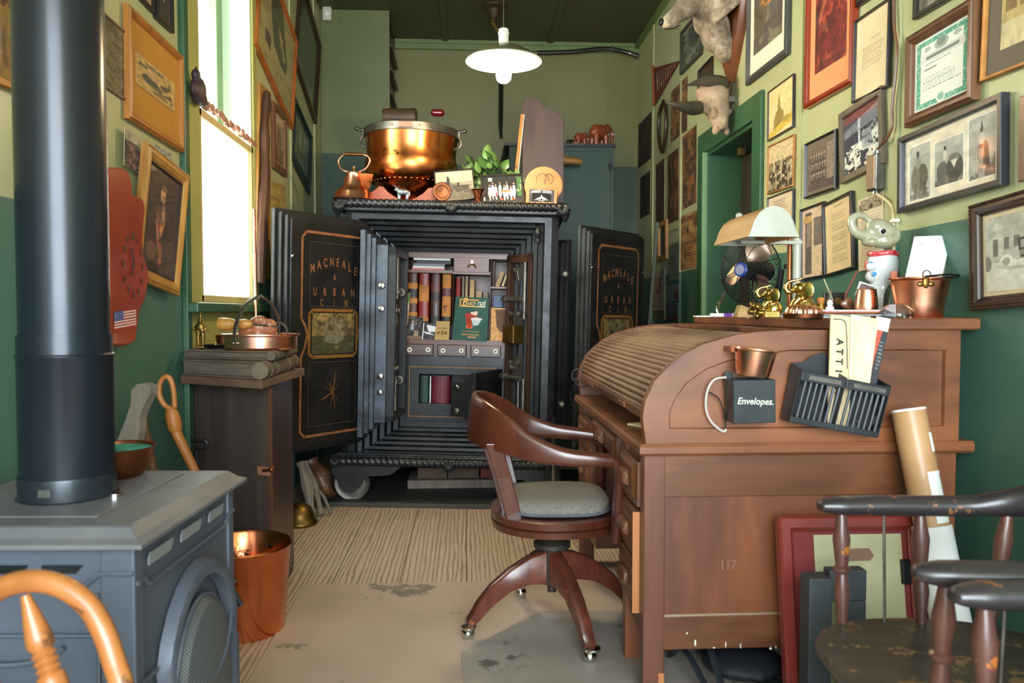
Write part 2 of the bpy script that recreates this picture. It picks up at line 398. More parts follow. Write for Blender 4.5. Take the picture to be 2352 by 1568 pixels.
# walls : two paint bands split at a height
def wall_mat(name, light, dark, z0, var):
    m, nt, b = new_mat(name); tc = nt.nodes.new('ShaderNodeTexCoord'); sp = nt.nodes.new('ShaderNodeSeparateXYZ')
    nt.links.new(tc.outputs['Object'], sp.inputs[0]); v = tc.outputs['Object']
    wob = nt.nodes.new('ShaderNodeMath'); wob.operation = 'MULTIPLY_ADD'; wob.inputs[1].default_value = 0.02; nt.links.new(ntex(nt, v, 2.0, 3), wob.inputs[0]); nt.links.new(sp.outputs['Z'], wob.inputs[2])
    gt = nt.nodes.new('ShaderNodeMath'); gt.operation = 'GREATER_THAN'; gt.inputs[1].default_value = z0+0.01; nt.links.new(wob.outputs[0], gt.inputs[0])
    n1 = ntex(nt, v, 1.6, 5); n2 = ntex(nt, v, 9, 6, 0.7)
    L = ramp(nt, n1, [(0.35, lin(light)), (0.7, lin(tuple(x*var for x in light)))])
    D = ramp(nt, n1, [(0.35, lin(dark)), (0.7, lin(tuple(x*var for x in dark)))])
    c = mixc(nt, gt.outputs[0], D, L); c = mixc(nt, ramp(nt, n2, [(0.62, (0, 0, 0)), (0.8, (0.25,)*3)]), c, lin((120, 120, 84)))
    nt.links.new(c, b.inputs['Base Color']); b.inputs['Roughness'].default_value = 0.42; b.inputs['Specular IOR Level'].default_value = 0.4
    bump(nt, b, ntex(nt, coords(nt, (1, 1, 0.3)), 18, 5), 0.12, 0.006); return m
WL = wall_mat('side_wall_paint', (182, 184, 138), (76, 114, 96), 1.41, 0.9)
WB = wall_mat('back_wall_paint', (124, 122, 76), (56, 78, 56), 2.40, 0.9)
mat('green_trim', (52, 92, 62), 0.4, c2=(44, 80, 54), scale=3, bmp=0.15, bscale=20)
mat('mint_trim', (120, 156, 110), 0.4, c2=(108, 142, 98), scale=3)
mat('pale_sash', (198, 182, 130), 0.5, c2=(180, 162, 110), scale=4)
mat('lime_trim', (168, 168, 96), 0.5, c2=(150, 150, 84), scale=3)
mat('cupboard_green', (108, 128, 76), 0.45, c2=(96, 116, 66), scale=2, bmp=0.1, bscale=12)
mat('cabinet_green', (38, 70, 52), 0.5, c2=(30, 58, 44), scale=3)
mat('ceiling_paint', (84, 84, 56), 0.6, c2=(72, 72, 48), scale=2, bmp=0.1)
mat('lino', (188, 168, 150), 0.55, c2=(168, 150, 132), scale=1.6, bmp=0.08, bscale=30, worn=((122, 116, 102), 2.1, 0.60))
mat('lino_grey', (160, 150, 140), 0.5, c2=(138, 130, 120), scale=2.2, bmp=0.08, bscale=30, worn=((98, 96, 88), 3.1, 0.60))
def plank_mat():
    m, nt, b = new_mat('pine_planks'); v = coords(nt, (1, 0.075, 1)); 
    w = nt.nodes.new('ShaderNodeTexWave'); w.bands_direction = 'X'; w.inputs['Scale'].default_value = 15; w.inputs['Distortion'].default_value = 8
    w.inputs['Detail'].default_value = 3; w.inputs['Detail Scale'].default_value = 1.1; w.inputs['Detail Roughness'].default_value = 0.55; nt.links.new(v, w.inputs['Vector'])
    g = ntex(nt, v, 60, 4)
    c = ramp(nt, w.outputs['Fac'], [(0.04, lin((150, 128, 106))), (0.30, lin((182, 162, 136))), (0.9, lin((194, 176, 152)))])
    c = mixc(nt, ramp(nt, g, [(0.5, (0, 0, 0)), (0.75, (0.4,)*3)]), c, lin((150, 124, 96)))
    sp = nt.nodes.new('ShaderNodeSeparateXYZ'); tc = nt.nodes.new('ShaderNodeTexCoord'); nt.links.new(tc.outputs['Object'], sp.inputs[0])
    a = nt.nodes.new('ShaderNodeMath'); a.operation = 'PINGPONG'; a.inputs[1].default_value = 0.14; nt.links.new(sp.outputs['X'], a.inputs[0])
    l = nt.nodes.new('ShaderNodeMath'); l.operation = 'LESS_THAN'; l.inputs[1].default_value = 0.0018; nt.links.new(a.outputs[0], l.inputs[0])
    c = mixc(nt, l.outputs[0], c, lin((74, 60, 46))); nt.links.new(c, b.inputs['Base Color']); b.inputs['Roughness'].default_value = 0.55
    bump(nt, b, w.outputs['Fac'], 0.25, 0.002); return m
PLANK = plank_mat()
M = MATS
# ------------------------------------------------------------------ room shell
YB, XR, XL, ZC, YF = 6.951, 1.5, -1.11, 3.45, -1.9
struct('floor', MB().box(-1.5, 2.6, YF-.2, 7.2, -0.1, 0), PLANK, 'worn pine plank floor with strong wavy grain')
mb = MB().box(-1.5, 2.6, YF-.2, 7.2, ZC, ZC+.1)
for x in (-0.17, 0.73): mb.box(x-.025, x+.025, YF, YB, ZC-.014, ZC+.01)
struct('ceiling', mb, M['ceiling_paint'], 'dark olive boarded ceiling with narrow battens')
mb = MB(); T_ = 0.24
WY0, WY1, WZ0, WZ1 = 3.40, 4.25, 1.175, 3.2
mb.box(XL-T_, XL, YF-.2, WY0, 0, ZC); mb.box(XL-T_, XL, WY1, 7.2, 0, ZC); mb.box(XL-T_, XL, WY0, WY1, 0, WZ0); mb.box(XL-T_, XL, WY0, WY1, WZ1, ZC)
for px, y in ((668, 400), (722, 330)):
    p = hx(px, y, XL); mb.box(XL, XL+.01, p.y-.02, p.y+.02, 0, ZC)
struct('wall_left', mb, WL, 'green side wall, lime above and dark green below, hung with pictures')
mb = MB(); DY0, DY1, DZ = 4.08, 4.92, 2.12
mb.box(XR, XR+.22, YF-.2, DY0, 0, ZC); mb.box(XR, XR+.22, DY1, 7.2, 0, ZC); mb.box(XR, XR+.22, DY0, DY1, DZ, ZC)
for px, y in ((1502, 120), (1565, 300), (1642, 180), (1842, 300), (2068, 60)):
    p = hx(px, y, XR); mb.box(XR-.008, XR, p.y-.012, p.y+.012, 0 if not DY0 < p.y < DY1 else DZ+.15, ZC)
struct('wall_right', mb, WL, 'green side wall on the right, crowded with frames, with a doorway')
mb = MB().box(-1.5, 1.8, YB, YB+.15, 0, ZC)
for px in (1080, 1400): p = hy(px, 250, YB); mb.box(p.x-.018, p.x+.018, YB-.008, YB, 0, ZC)
struct('wall_back', mb, WB, 'olive green panelled rear wall')
mb = MB(); mb.box(-1.5, -1.0, YF-.2, YF, 0, ZC); mb.box(1.35, 1.8, YF-.2, YF, 0, ZC); mb.box(-1.0, 1.35, YF-.2, YF, 2.95, ZC); mb.box(-1.0, 1.35, YF-.2, YF, 0, .55)
struct('wall_front', mb, WL, 'shop front wall behind the camera with its wide window')
struct('trim_1', MB().box(-.6, XR, YB-.03, YB, ZC-.075, ZC).box(-.6, XR, YB-.045, YB, ZC-.03, ZC), M['cupboard_green'], 'green cornice board along the top of the rear wall')
struct('trim_2', MB().box(XR-.035, XR, 5.0, YB, ZC-.04, ZC), M['cupboard_green'], 'green cornice strip along the right wall')
# side window (window_1) : recessed upper opening, raised lower sash flush with the wall
mb = MB()
mb.box(XL, XL+.012, WY0-.16, WY0, WZ0-.22, ZC-.15); mb.box(XL, XL+.012, WY1, WY1+.07, WZ0-.22, ZC-.15); mb.box(XL, XL+.012, WY0, WY1, WZ0-.22, WZ0)
win = struct('window_1', mb, M['lime_trim'], 'tall side window bright with daylight', 'window', bev=.003)
MB().box(XL-.02, XL+.06, WY0-.2, WY1+.10, WZ0-.045, WZ0-.005).build('window_sill', M['green_trim'], win, bev=.006)
MB().box(XL, XL+.022, WY0-.205, WY0-.155, .0, ZC-.12).build('window_edge_strip', M['green_trim'], win, bev=.003)
frost, nt_, b_ = new_mat('frosted_pane'); tl = nt_.nodes.new('ShaderNodeBsdfTranslucent'); tl.inputs[0].default_value = (.95, .96, .95, 1)
mx = nt_.nodes.new('ShaderNodeMixShader'); mx.inputs[0].default_value = .8; b_.inputs['Base Color'].default_value = (.9, .9, .9, 1); nt_.links.new(b_.outputs[0], mx.inputs[1]); nt_.links.new(tl.outputs[0], mx.inputs[2]); nt_.links.new(mx.outputs[0], nt_.nodes['Material Output'].inputs[0])
glass('window_pane', (250, 255, 252), 0.0, 1.02)
RV = mat('reveal_paint', (206, 222, 204), .5)
MB().box(XL-.24, XL-.001, WY1-.012, WY1+.001, WZ0, WZ1).box(XL-.24, XL-.001, WY0-.001, WY0+.012, WZ0, WZ1).build('reveal', RV, win)
mb = MB(); x0, x1 = XL-.035, XL+.006
zm = 1.985
mb.box(x0, x1, WY0, WY0+.04, WZ0, zm); mb.box(x0, x1, WY1-.03, WY1, WZ0, zm); mb.box(x0, x1, WY0, WY1, WZ0, WZ0+.03); mb.box(x0, x1, WY0, WY1, zm-.035, zm)
mb.build('lower_sash', M['pale_sash'], win, bev=.004)
MB().box(XL-.017, XL-.012, WY0+.03, WY1-.02, WZ0+.02, zm-.02).build('lower_pane', frost, win)
mb = MB(); x0, x1 = XL-.20, XL-.16
mb.box(x0, x1, WY0, WY0+.04, zm-.06, WZ1); mb.box(x0, x1, WY1-.05, WY1, zm-.06, WZ1); mb.box(x0, x1, WY0, WY1, zm-.09, zm-.04); mb.box(x0, x1, WY0, WY1, WZ1-.05, WZ1)
mb.box(x0-.03, x1+.02, WY1-.10, WY1, WZ0, WZ1)
mb.build('upper_sash', M['mint_trim'], win, bev=.004)
MB().box(XL-.183, XL-.178, WY0+.03, WY1-.03, zm-.06, WZ1-.03).build('upper_pane', M['window_pane'], win)
# the bright blank wall of the neighbouring house, seen through the panes as white
struct('wall_neighbour', MB().box(-2.6, -2.5, 1.0, 9.0, -1, 5.0), mat('white_render', (250, 250, 246), 0.9), 'sunlit white wall outside the window')
sun = bpy.data.lights.new('alley_daylight', 'AREA'); sun.shape = 'RECTANGLE'; sun.size = 3.6; sun.size_y = 4.0; sun.energy = 420; sun.color = (1, 1, .98)
so = bpy.data.objects.new('alley_daylight', sun); so.location = (-1.42, 4.4, 2.2); so.rotation_euler = (0, PI/2, 0); C.objects.link(so)
# doorway (door_1)
mb = MB()
cw = .125
mb.box(XR-.022, XR, DY0-cw, DY0, 0, DZ+cw); mb.box(XR-.022, XR, DY1, DY1+cw, 0, DZ+cw); mb.box(XR-.022, XR, DY0, DY1, DZ, DZ+cw)
mb.box(XR, XR+.22, DY1-.02, DY1, 0, DZ); mb.box(XR, XR+.22, DY0, DY0+.02, 0, DZ); mb.box(XR, XR+.22, DY0, DY1, DZ-.02, DZ)
dr = struct('door_1', mb, M['green_trim'], 'dark green doorway in the right wall standing open', 'door', bev=.004)
MB().box(XR-.028, XR-.0, DY1-.018, DY1+.012, 0, DZ).build('stop_strip', M['mint_trim'], dr, bev=.003)
MB().box(XR+.21, XR+.25, DY1-.6, DY1-.02, 0, DZ-.03).build('door_leaf', M['dark_wood'], dr, bev=.004)
p = hx(1697, 350, XR+.02); MB().box(p.x-.01, p.x+.03, p.y-.03, p.y+.01, p.z-.02, p.z+.02).build('latch', M['dull_brass'], dr, bev=.002)
struct('wall_passage', MB().box(2.4, 2.5, 3.0, 6.5, 0, ZC).box(XR+.22, 2.5, 3.0, 3.1, 0, ZC).box(XR+.22, 2.5, 6.4, 6.5, 0, ZC), M['ceiling_paint'], 'dim passage beyond the doorway')
# tall cupboard in the rear left corner
cup = thing('tall_cupboard', 'tall olive green built-in cupboard reaching the ceiling in the rear left corner', 'cupboard', (-.85, 6.27, 0))
CY = 6.27; CX1 = hy(895, 200, CY).x
mb = MB().box(XL+.002, CX1-.02, CY+.02, YB-.002, 0.002, ZC-.002); mb.build('carcass', M['dark_wood'], cup)
mb = MB().box(XL+.002, CX1, CY, CY+.02, 0.002, ZC-.002)
mb.box(XL+.03, XL+.036, CY-.004, CY, 0, ZC-.01); mb.box(XL+.15, XL+.158, CY-.004, CY, 0, ZC-.01); mb.box(CX1-.02, CX1, CY-.006, CY, 0, ZC-.01)
mb.build('front_panel', wall_mat('cupboard_paint', (108, 118, 76), (46, 76, 54), 2.355, .93), cup)
mb = MB()
for k in range(9):
    z = 1.75+k*.18; mb.box(CX1-.02, CX1+.012, CY+.05, YB-.05, z, z+.02)
mb.build('side_slats', M['dark_wood'], cup)
# security sensor
sc = hy(752, 32, CY-.02); t = thing('motion_sensor', 'small white motion sensor high on the corner cupboard', 'sensor', sc)
MB().box(sc.x-.035, sc.x+.035, CY-.05, CY-.007, sc.z-.055, sc.z+.05).build('housing', mat('sensor_plastic', (196, 198, 184), .5), t, bev=.012)
MB().ell((sc.x, CY-.052, sc.z-.005), (.026, .012, .026)).build('lens', mat('sensor_lens', (225, 225, 215), .3), t, smooth=True)
# cabinet between safe and wall with the elephant shelf on top
p0, p1 = hy(1297, 330, 6.2), hy(1411, 330, 6.2)
gc = thing('green_wall_cabinet', 'dark green panelled cabinet behind the safe, right of the maroon board', 'cabinet', ((p0.x+p1.x)/2, 6.4, 0))
MB().box(.34, p1.x, 6.22, 6.94, 0.002, p0.z-.02).build('body', M['cabinet_green'], gc)
MB().box(p0.x-.2, p1.x-.03, 6.2, 6.22, .3, p0.z-.055).build('door', M['cabinet_green'], gc, bev=.003)
MB().box(.30, p1.x+.012, 6.19, 6.94, p0.z-.02, p0.z+.002).build('top_board', M['black_paint'], gc)
MB().box(p1.x-.045, p1.x-.02, 6.19, 6.2, p0.z-.2, p0.z-.15).build('hinge', M['black_metal'], gc)
TOPZ = p0.z+.002
# black hose and strap on the rear wall
a = [hy(1235, 121, 6.9), hy(1310, 119, 6.9), hy(1370, 113, 6.9), hy(1405, 113, 6.9), hy(1440, 120, 6.9), hy(1466, 129, 6.88)]
t = thing('wall_conduit', 'black cable sleeve sagging along the top of the rear wall', 'cable', a[2])
MB().tube(bez(a, 5), .019, 8).build('sleeve', M['black_paint'], t, smooth=True)
MB().box(a[3].x-.006, a[3].x+.006, 6.875, 6.945, a[3].z-.028, a[3].z+.028).build('clip', M['chrome'], t)
a = [hy(1152, 120, 6.93), hy(1151, 200, 6.93), hy(1150, 290, 6.93), hy(1152, 318, 6.93)]
t = tag(MB().tube(bez(a, 6), [.014]*5+[.02]*8+[.014]*6, 8).build('hanging_strap', M['black_paint'], smooth=True), 'black strap hanging down the rear wall below the pendant lamp', 'strap')
# floor coverings
q = hz(622, 1476, 0); q2 = hz(680, 1345, 0)
tag(MB().box(q.x, 1.48, -1.0, q2.y, 0.0005, 0.004).build('floor_mat', M['lino']), 'large tan linoleum mat on the plank floor in front of the desk', 'mat')
tag(MB().prism([(.05, 1.2), (1.47, 1.2), (1.47, 2.9), (.28, 2.95), (-.02, 2.6)], 'z', 0.0042, 0.007).build('floor_runner', M['lino_grey']), 'worn grey linoleum sheet under the swivel chair', 'mat')
# ------------------------------------------------------------------ pendant lamp
L0 = Vector((0.184, 3.87, 2.335))
lamp = thing('pendant_lamp', 'green enamel pendant lamp with a white inner shade and lit bulb above the aisle', 'ceiling lamp', L0)
mat('shade_green', (96, 92, 58), .4, coat=.3); mat('shade_white', (250, 246, 235), .4)
out = [(.035, .075), (.05, .07), (.10, .05), (.145, .025), (.18, .0), (.183, -.004)]
MB().lathe([(r, z) for r, z in out]+[(.178, -.002)]+[(r-.004, z-.006) for r, z in out[::-1][1:]], L0, 40, cap=False).build('lamp_shade', [M['shade_white']], lamp, smooth=True)
MB().lathe([(.036, .078), (.05, .0735), (.10, .0535), (.145, .0285), (.181, .003), (.181, .001), (.10, .051), (.03, .07)], L0, 40).build('shade_cap', M['shade_green'], lamp, smooth=True)
MB().lathe([(.024, .075), (.024, .125), (.027, .126), (.027, .135), (.024, .137), (.024, .15), (.012, .158), (.001, .158)], L0, 20).build('socket', mat('porcelain', (232, 226, 212), .25, coat=.4), lamp, smooth=True)
MB().lathe([(.012, .05), (.014, .03), (.02, .0), (.032, -.03), (.038, -.055), (.034, -.08), (.02, -.094), (.001, -.098)], L0+Vector((0, 0, -.008)), 20).build('bulb', emis('bulb_glow', (255, 214, 150), 30), lamp, smooth=True)
MB().tube([L0+Vector((0, 0, .155)), Vector((L0.x, L0.y, ZC))], .0018, 6).build('wire', M['dull_steel'], lamp)
cc = hz(1135, 18, ZC-.01)
MB().tube(bez([L0+Vector((-.008, 0, .12)), Vector((.15, 4.5, 2.75)), Vector((cc.x-.01, 5.7, 3.2)), cc+Vector((0, 0, -.09))], 8), .008, 6).build('cord', M['dull_brass'], lamp, smooth=True)
MB().lathe([(.10, 0), (.10, -.012), (.06, -.03), (.045, -.06), (.02, -.10), (.001, -.105)], cc+Vector((0, 0, .01)), 20).build('ceiling_rose', mat('rose_brown', (60, 44, 26), .5), lamp, smooth=True)
# ------------------------------------------------------------------ the old iron safe
SF = Matrix.Translation((-.12, 4.66, 0)) @ Matrix.Rotation(math.radians(-3.5), 4, 'Z') @ Matrix.Rotation(math.radians(1.4), 4, 'Y')
SFi = SF.inverted()
def SL(px, py, dy):
    o = SFi @ EY; d = SFi.to_3x3() @ ray(px, py); return o + d*((dy-o.y)/d.y)
TOP = 1.770
mat('safe_black', (26, 26, 27), .42, .35, c2=(44, 42, 40), scale=7, coat=.15, bmp=.12, bscale=22, worn=((92, 72, 54), 9, .69))
mat('safe_iron', (40, 43, 46), .38, .5, c2=(26, 27, 28), scale=6, bmp=.14, bscale=25, rvar=.08, worn=((96, 84, 70), 10, .69))
mat('safe_side_daylit', (92, 102, 114), .36, .5, c2=(48, 52, 56), scale=6, bmp=.12, bscale=25, rvar=.08, worn=((120, 118, 110), 12, .70))  # left inner door's copy: bluish reflected daylight put into the base colour
mat('safe_side', (50, 52, 54), .4, .5, c2=(34, 34, 34), scale=5, bmp=.12, worn=((84, 66, 50), 7, .66))
mat('rope_iron', (60, 62, 64), .34, .6, c2=(38, 38, 38), scale=10)
mat('safe_inside', (40, 38, 36), .55, .3, c2=(60, 54, 48), scale=5)
def rope(mb, x0, x1, y, z, r, pitch=.034, n=16):
    m = int((x1-x0)/.006); rings = []
    for i in range(m+1):
        x = x0+(x1-x0)*i/m; ring = []
        for k in range(n):
            a = 2*PI*k/n; ph = (x/pitch)*2*PI/2 - a*1.0
            rr = r*(0.80+0.26*abs(math.sin(ph))); ring.append((x, y+rr*math.cos(a), z+rr*math.sin(a)))
        rings.append(ring)
    mb.loft(rings)
def leafage(mb, x, y, z, s, n=7, spread=2.6):
    for i in range(n):
        a = -PI/2+spread*(i/(n-1)-.5); p = [Vector((x, y-.004, z+s*.4)), Vector((x+math.sin(a+PI/2)*s*.5, y-.012, z+s*.4-math.cos(a+PI/2)*s*.6)), Vector((x+math.sin(a+PI/2)*s*.95, y-.004, z+s*.3-math.cos(a+PI/2)*s*1.15))]
        mb.tube(bez(p, 4), [s*.08, s*.1, s*.13, s*.16, s*.17, s*.16, s*.14, s*.09, s*.03], 6)
safe = thing('iron_safe', 'large old black iron safe on wheels with its painted doors standing open', 'safe', (-.12, 4.66, .02))
def sbuild(mb, name, m, parent=safe, **k): return mb.build(name, m, parent, **k)
# body shell
mb = MB(SF); B0, B1, HB = -.62, .62, .96
def ringR(x0, x1, z0, z1, y): return [(x0, y, z0), (x1, y, z0), (x1, y, z1), (x0, y, z1)]
rings = [ringR(B0, B1, .25, 1.728, HB), ringR(B0, B1, .25, 1.728, 0), ringR(B0+.04, B1-.04, .27, 1.69, -.012), ringR(-.54, .54, .28, 1.66, -.012)]
prof = [(0, 0), (0, .03), (.12, .035), (.16, .085), (.30, .09), (.34, .15), (.48, .155), (.52, .21), (.66, .215), (.70, .27), (.82, .275), (.86, .33), (1, .335), (1, .40)]
for t, d in prof: rings.append(ringR(-.53+.19*t, .53-.19*t, .285+.11*t, 1.65-.145*t, d))
rings.append(ringR(-.34, .34, .395, 1.505, .90)); rings.append(ringR(-.01, .01, .9, 1.0, .90))
mb.loft(rings, cap=True); sbuild(mb, 'body', M['safe_iron'])
mb = MB(SF)
mb.box(-.66, .66, -.045, 1.0, 1.70, TOP-.002); sbuild(mb, 'top_slab', M['safe_side'], bev=.006)
mb = MB(SF); rope(mb, -.66, .66, -.045, TOP-.026, .026); 
leafage(mb, 0, -.07, TOP-.045, .045); leafage(mb, -.64, -.07, TOP-.045, .05); leafage(mb, .64, -.07, TOP-.045, .05)
for x in (-.655, .655): mb.tube([(x, -.05, TOP-.03), (x, -.048, TOP-.08), (x*.995, -.04, TOP-.11)], [.028, .022, .006], 8)
sbuild(mb, 'rope_moulding', M['rope_iron'], smooth=True, ang=60)
mb = MB(SF)
mb.loft([[(-.667, -.075, .235), (-.667, 1.0, .235), (-.667, 1.0, .29), (-.667, -.05, .29)], [(.667, -.075, .235), (.667, 1.0, .235), (.667, 1.0, .29), (.667, -.05, .29)]])
mb.box(-.64, .64, -.05, .0, .285, .30)
sbuild(mb, 'base_slab', M['safe_side'], bev=.006)
mb = MB(SF); rope(mb, -.665, .665, -.075, .258, .027); leafage(mb, .02, -.10, .245, .045); leafage(mb, -.64, -.09, .25, .04); sbuild(mb, 'rope_moulding', M['rope_iron'], smooth=True, ang=60)
for sx in (-1, 1):
    poly = [(-.665, .236), (-.22, .236), (-.26, .225), (-.30, .19), (-.325, .175), (-.36, .17), (-.45, .165), (-.475, .15), (-.49, .11), (-.51, .09), (-.53, .075), (-.56, .068), (-.59, .075), (-.61, .095), (-.625, .13), (-.65, .16), (-.665, .18)]
    mb = MB(SF); mb.prism([(x*(-sx), z) for x, z in poly], 'y', -.055, -.03); sbuild(mb, 'foot_bracket', M['safe_side'], bev=.003)
    mb = MB(SF); RX = Matrix.Rotation(PI/2, 3, 'X')
    for y in (.04,):
        mb.lathe([(.10, -.025), (.106, -.02), (.106, .02), (.10, .025), (.082, .022), (.08, -.022)], (sx*.56, y, .108), 32, RX, cap=False)
        mb.lathe([(.001, -.015), (.083, -.012), (.083, .012), (.001, .015)], (sx*.56, y, .108), 24, RX); mb.lathe([(.001, -.12), (.016, -.11), (.018, -.1), (.018, .03), (.001, .03)], (sx*.56, y, .108), 14, RX)
    sbuild(mb, 'wheel', M['dull_steel'], smooth=True)
    if sx < 0:
        mb = MB(SF); mb.lathe([(.10, -.025), (.106, -.02), (.106, .02), (.10, .025), (.001, .022)], (sx*.56, .85, .108), 24, RX); sbuild(mb, 'wheel', M['dull_steel'])
# outer painted doors
def knob(mb, c, d, r, l=.012):
    z = Vector(d).normalized(); R = z.to_track_quat('Z', 'Y').to_matrix(); mb.lathe([(r*.9, 0), (r, l*.3), (r*.8, l*.8), (r*.3, l), (.0001, l)], c, 14, R)
def outer_leaf(side):
    if side < 0: LF = SF @ Matrix.Translation((-.445, -.05, 0)) @ Matrix.Rotation(math.radians(-123), 4, 'Z'); w = .655; sg = 1
    else: LF = Matrix.Translation((.668, 4.50, -.016)) @ Matrix.Rotation(math.radians(1.4), 4, 'Y') @ Matrix.Rotation(math.radians(44), 4, 'Z'); w = .60; sg = -1
    z0, z1 = .36, 1.645
    # sg=1 : inner face is +y ; sg=-1 : inner face is -y
    yo = lambda y: sg*y
    mb = MB(LF)
    for a, b, ins in ((-.095, -.07, 0.0), (-.07, -.04, .018), (-.04, -.012, .034), (-.012, 0, .05)):
        y = sorted((yo(a), yo(b))); mb.box(ins*.3, w-ins, y[0], y[1], z0+ins, z1-ins)
    dn = mb.build('outer_door', M['safe_side'], safe, bev=.004)
    f0, f1 = yo(0), yo(.0015)
    X = lambda u: (w-.05)*(1-u) if sg > 0 else .015+(w-.065)*u
    def P(u, z, e=0.0): return LF @ Vector((X(u), yo(.0015+e), z))
    def strip(mb, pts, wd, e=.001, closed=True):
        n = len(pts); 
        for i in range(n if closed else n-1):
            a, b = Vector(pts[i]), Vector(pts[(i+1) % n]); t = (b-a); t.normalize(); nrm = Vector((-t.y, t.x))*wd/2; a2 = a-t*wd*.3; b2 = b+t*wd*.3
            q = [LF @ Vector((x, yo(e+.0016), z)) for x, z in ((a2+nrm), (b2+nrm), (b2-nrm), (a2-nrm))]
            mb.quad([tuple(v) for v in q])
    y = sorted((yo(0), yo(.0015))); mb = MB(LF); mb.box(min(X(0), X(1))+.003, max(X(0), X(1))-.003, y[0], y[1], z0+.055, z1-.055)
    fc = mb.build('door_face', M['safe_black'], dn)
    zt, zb, zp1, zp0 = 1.535, .455, 1.125, .875
    u0, u1, p0, p1 = .12, .88, .21, .79
    A = [(X(u0), zt-.03), (X(u0+.05), zt), (X(u1-.05), zt), (X(u1), zt-.03), (X(u1), zp1-.045), (X(u1-.045), zp1-.085), (X(p1+.02), zp1-.13), (X(u1-.04), zp0+.05), (X(u1), zp0+.0), (X(u1), zb+.03), (X(u1-.05), zb), (X(u0+.05), zb), (X(u0), zb+.03), (X(u0), zp0), (X(u0+.04), zp0+.05), (X(p0-.02), zp1-.13), (X(u0+.045), zp1-.085), (X(u0), zp1-.045)]
    mb = MB(); strip(mb, A, .014); mb.build('gold_border', M['safe_orange'], dn, recalc=False)
    mb = MB(); A2 = [(X(u0+.09), zt-.05), (X(u1-.09), zt-.05), (X(u1-.09), zp1+.02), (X(u0+.09), zp1+.02)]; strip(mb, A2, .003); A3 = [(X(u0+.09), zp0-.03), (X(u1-.09), zp0-.03), (X(u1-.09), zb+.05), (X(u0+.09), zb+.05)]; strip(mb, A3, .003)
    mb.build('fine_line', mat('fine_line_paint', (74, 60, 48), .6) if 'fine_line_paint' not in M else M['fine_line_paint'], dn, recalc=False)
    mb = MB(); A = [(X(p0), zp1-.02), (X(p0+.04), zp1), (X(p1-.04), zp1), (X(p1), zp1-.02), (X(p1), zp0+.02), (X(p1-.04), zp0), (X(p0+.04), zp0), (X(p0), zp0+.02)]; strip(mb, A, .018, .0016); mb.build('gold_border', M['safe_gold'], dn, recalc=False)
    cv = Cv(64, 52, (112, 96, 56)); cv.rect(0, 0, 1, .45, (70, 66, 44)).blotch(4, (148, 122, 68), .5, .6).oval(.55, .6, .3, .28, (108, 100, 80), .8).blotch(9, (60, 54, 38), .58, .7).oval(.5, .35, .2, .1, (124, 118, 96), .7).rect(0, .0, 1, .12, (64, 62, 40)).grain(20, .3)
    pic_mesh('landscape_painting', cv, lambda u, v: P(p0+.03+(p1-p0-.06)*u, zp0+.015+(zp1-zp0-.03)*v, .0012), PAINTED, dn)
    mb = MB()
    def letter(ch, u, z, s, roll=0.0):
        ex = (P(.6, 1)-P(.4, 1)).normalized(); ez = (P(.5, 1.1)-P(.5, 1)).normalized(); er = ex*math.cos(roll)+ez*math.sin(roll); eu = -ex*math.sin(roll)+ez*math.cos(roll); en = er.cross(eu)
        o = P(u, z, .002); mb.text(ch, s, Matrix(((er.x*.62, eu.x, en.x, o.x), (er.y*.62, eu.y, en.y, o.y), (er.z*.62, eu.z, en.z, o.z), (0, 0, 0, 1))), bold=.0014)
    for i, ch in enumerate('MACNEALE'):
        t = (i-3.5)/3.5; letter(ch, .5+t*.26, 1.385-.03*t*t*1.4, .066, -t*.12)
    letter('&', .5, 1.305, .042)
    for i, ch in enumerate('URBAN'): letter(ch, .5+(i-2)*.115, 1.222, .060)
    mb.build('arched_lettering', M['safe_orange'], dn, recalc=False)
    mb = MB()
    for i, ch in enumerate('CIN'): letter(ch, .5+(i-1)*.15, 1.165, .050)
    letter('.', .73, 1.165, .04)
    mb.build('city_lettering', M['safe_gold'], dn, recalc=False)
    mb = MB(LF)
    for u, z in ((.01, 1.40), (.99, 1.40), (.97, .62)):
        knob(mb, (X(u), yo(.001), z), (0, sg, 0), .009, .012)
    mb.build('stud', M['steel'], dn, smooth=True)
    mb = MB()      # faded flower sprig
    for i in range(16):
        a = random.uniform(-1.3, 1.3); l = random.uniform(.04, .13); o = P(.5, .68, .001); e = P(.5+math.sin(a)*l/w, .68+math.cos(a)*l*random.choice((1, -1)), .001)
        mb.tube([o, e], [.0012, .0006], 4)
    mb.build('painted_sprig', M['safe_gold'], dn)
    return dn
outer_leaf(-1); outer_leaf(1)
mb = MB(SF); RXn = Matrix.Rotation(PI/2, 3, 'X')
mb.tube([(-.515, -.05, 1.02), (-.515, -.05, .955)], .009, 8); mb.ell((-.515, -.052, 1.0), (.02, .012, .02)); sbuild(mb, 'door_handle', M['chrome'], smooth=True)
mb = MB(SF)
for z in (.62, 1.36): mb.lathe([(.02, -.02), (.022, .0), (.014, .035), (.001, .04)], (.66, -.10, z), 12, RXn)
sbuild(mb, 'hinge_knob', M['dull_steel'], smooth=True)
mb = MB(SF); mb.lathe([(.018, 0), (.02, .02), (.012, .03), (.02, .045), (.022, .06), (.012, .085), (.001, .1)], (.50, -.02, 1.545), 14); sbuild(mb, 'finial', M['safe_side'], smooth=True)
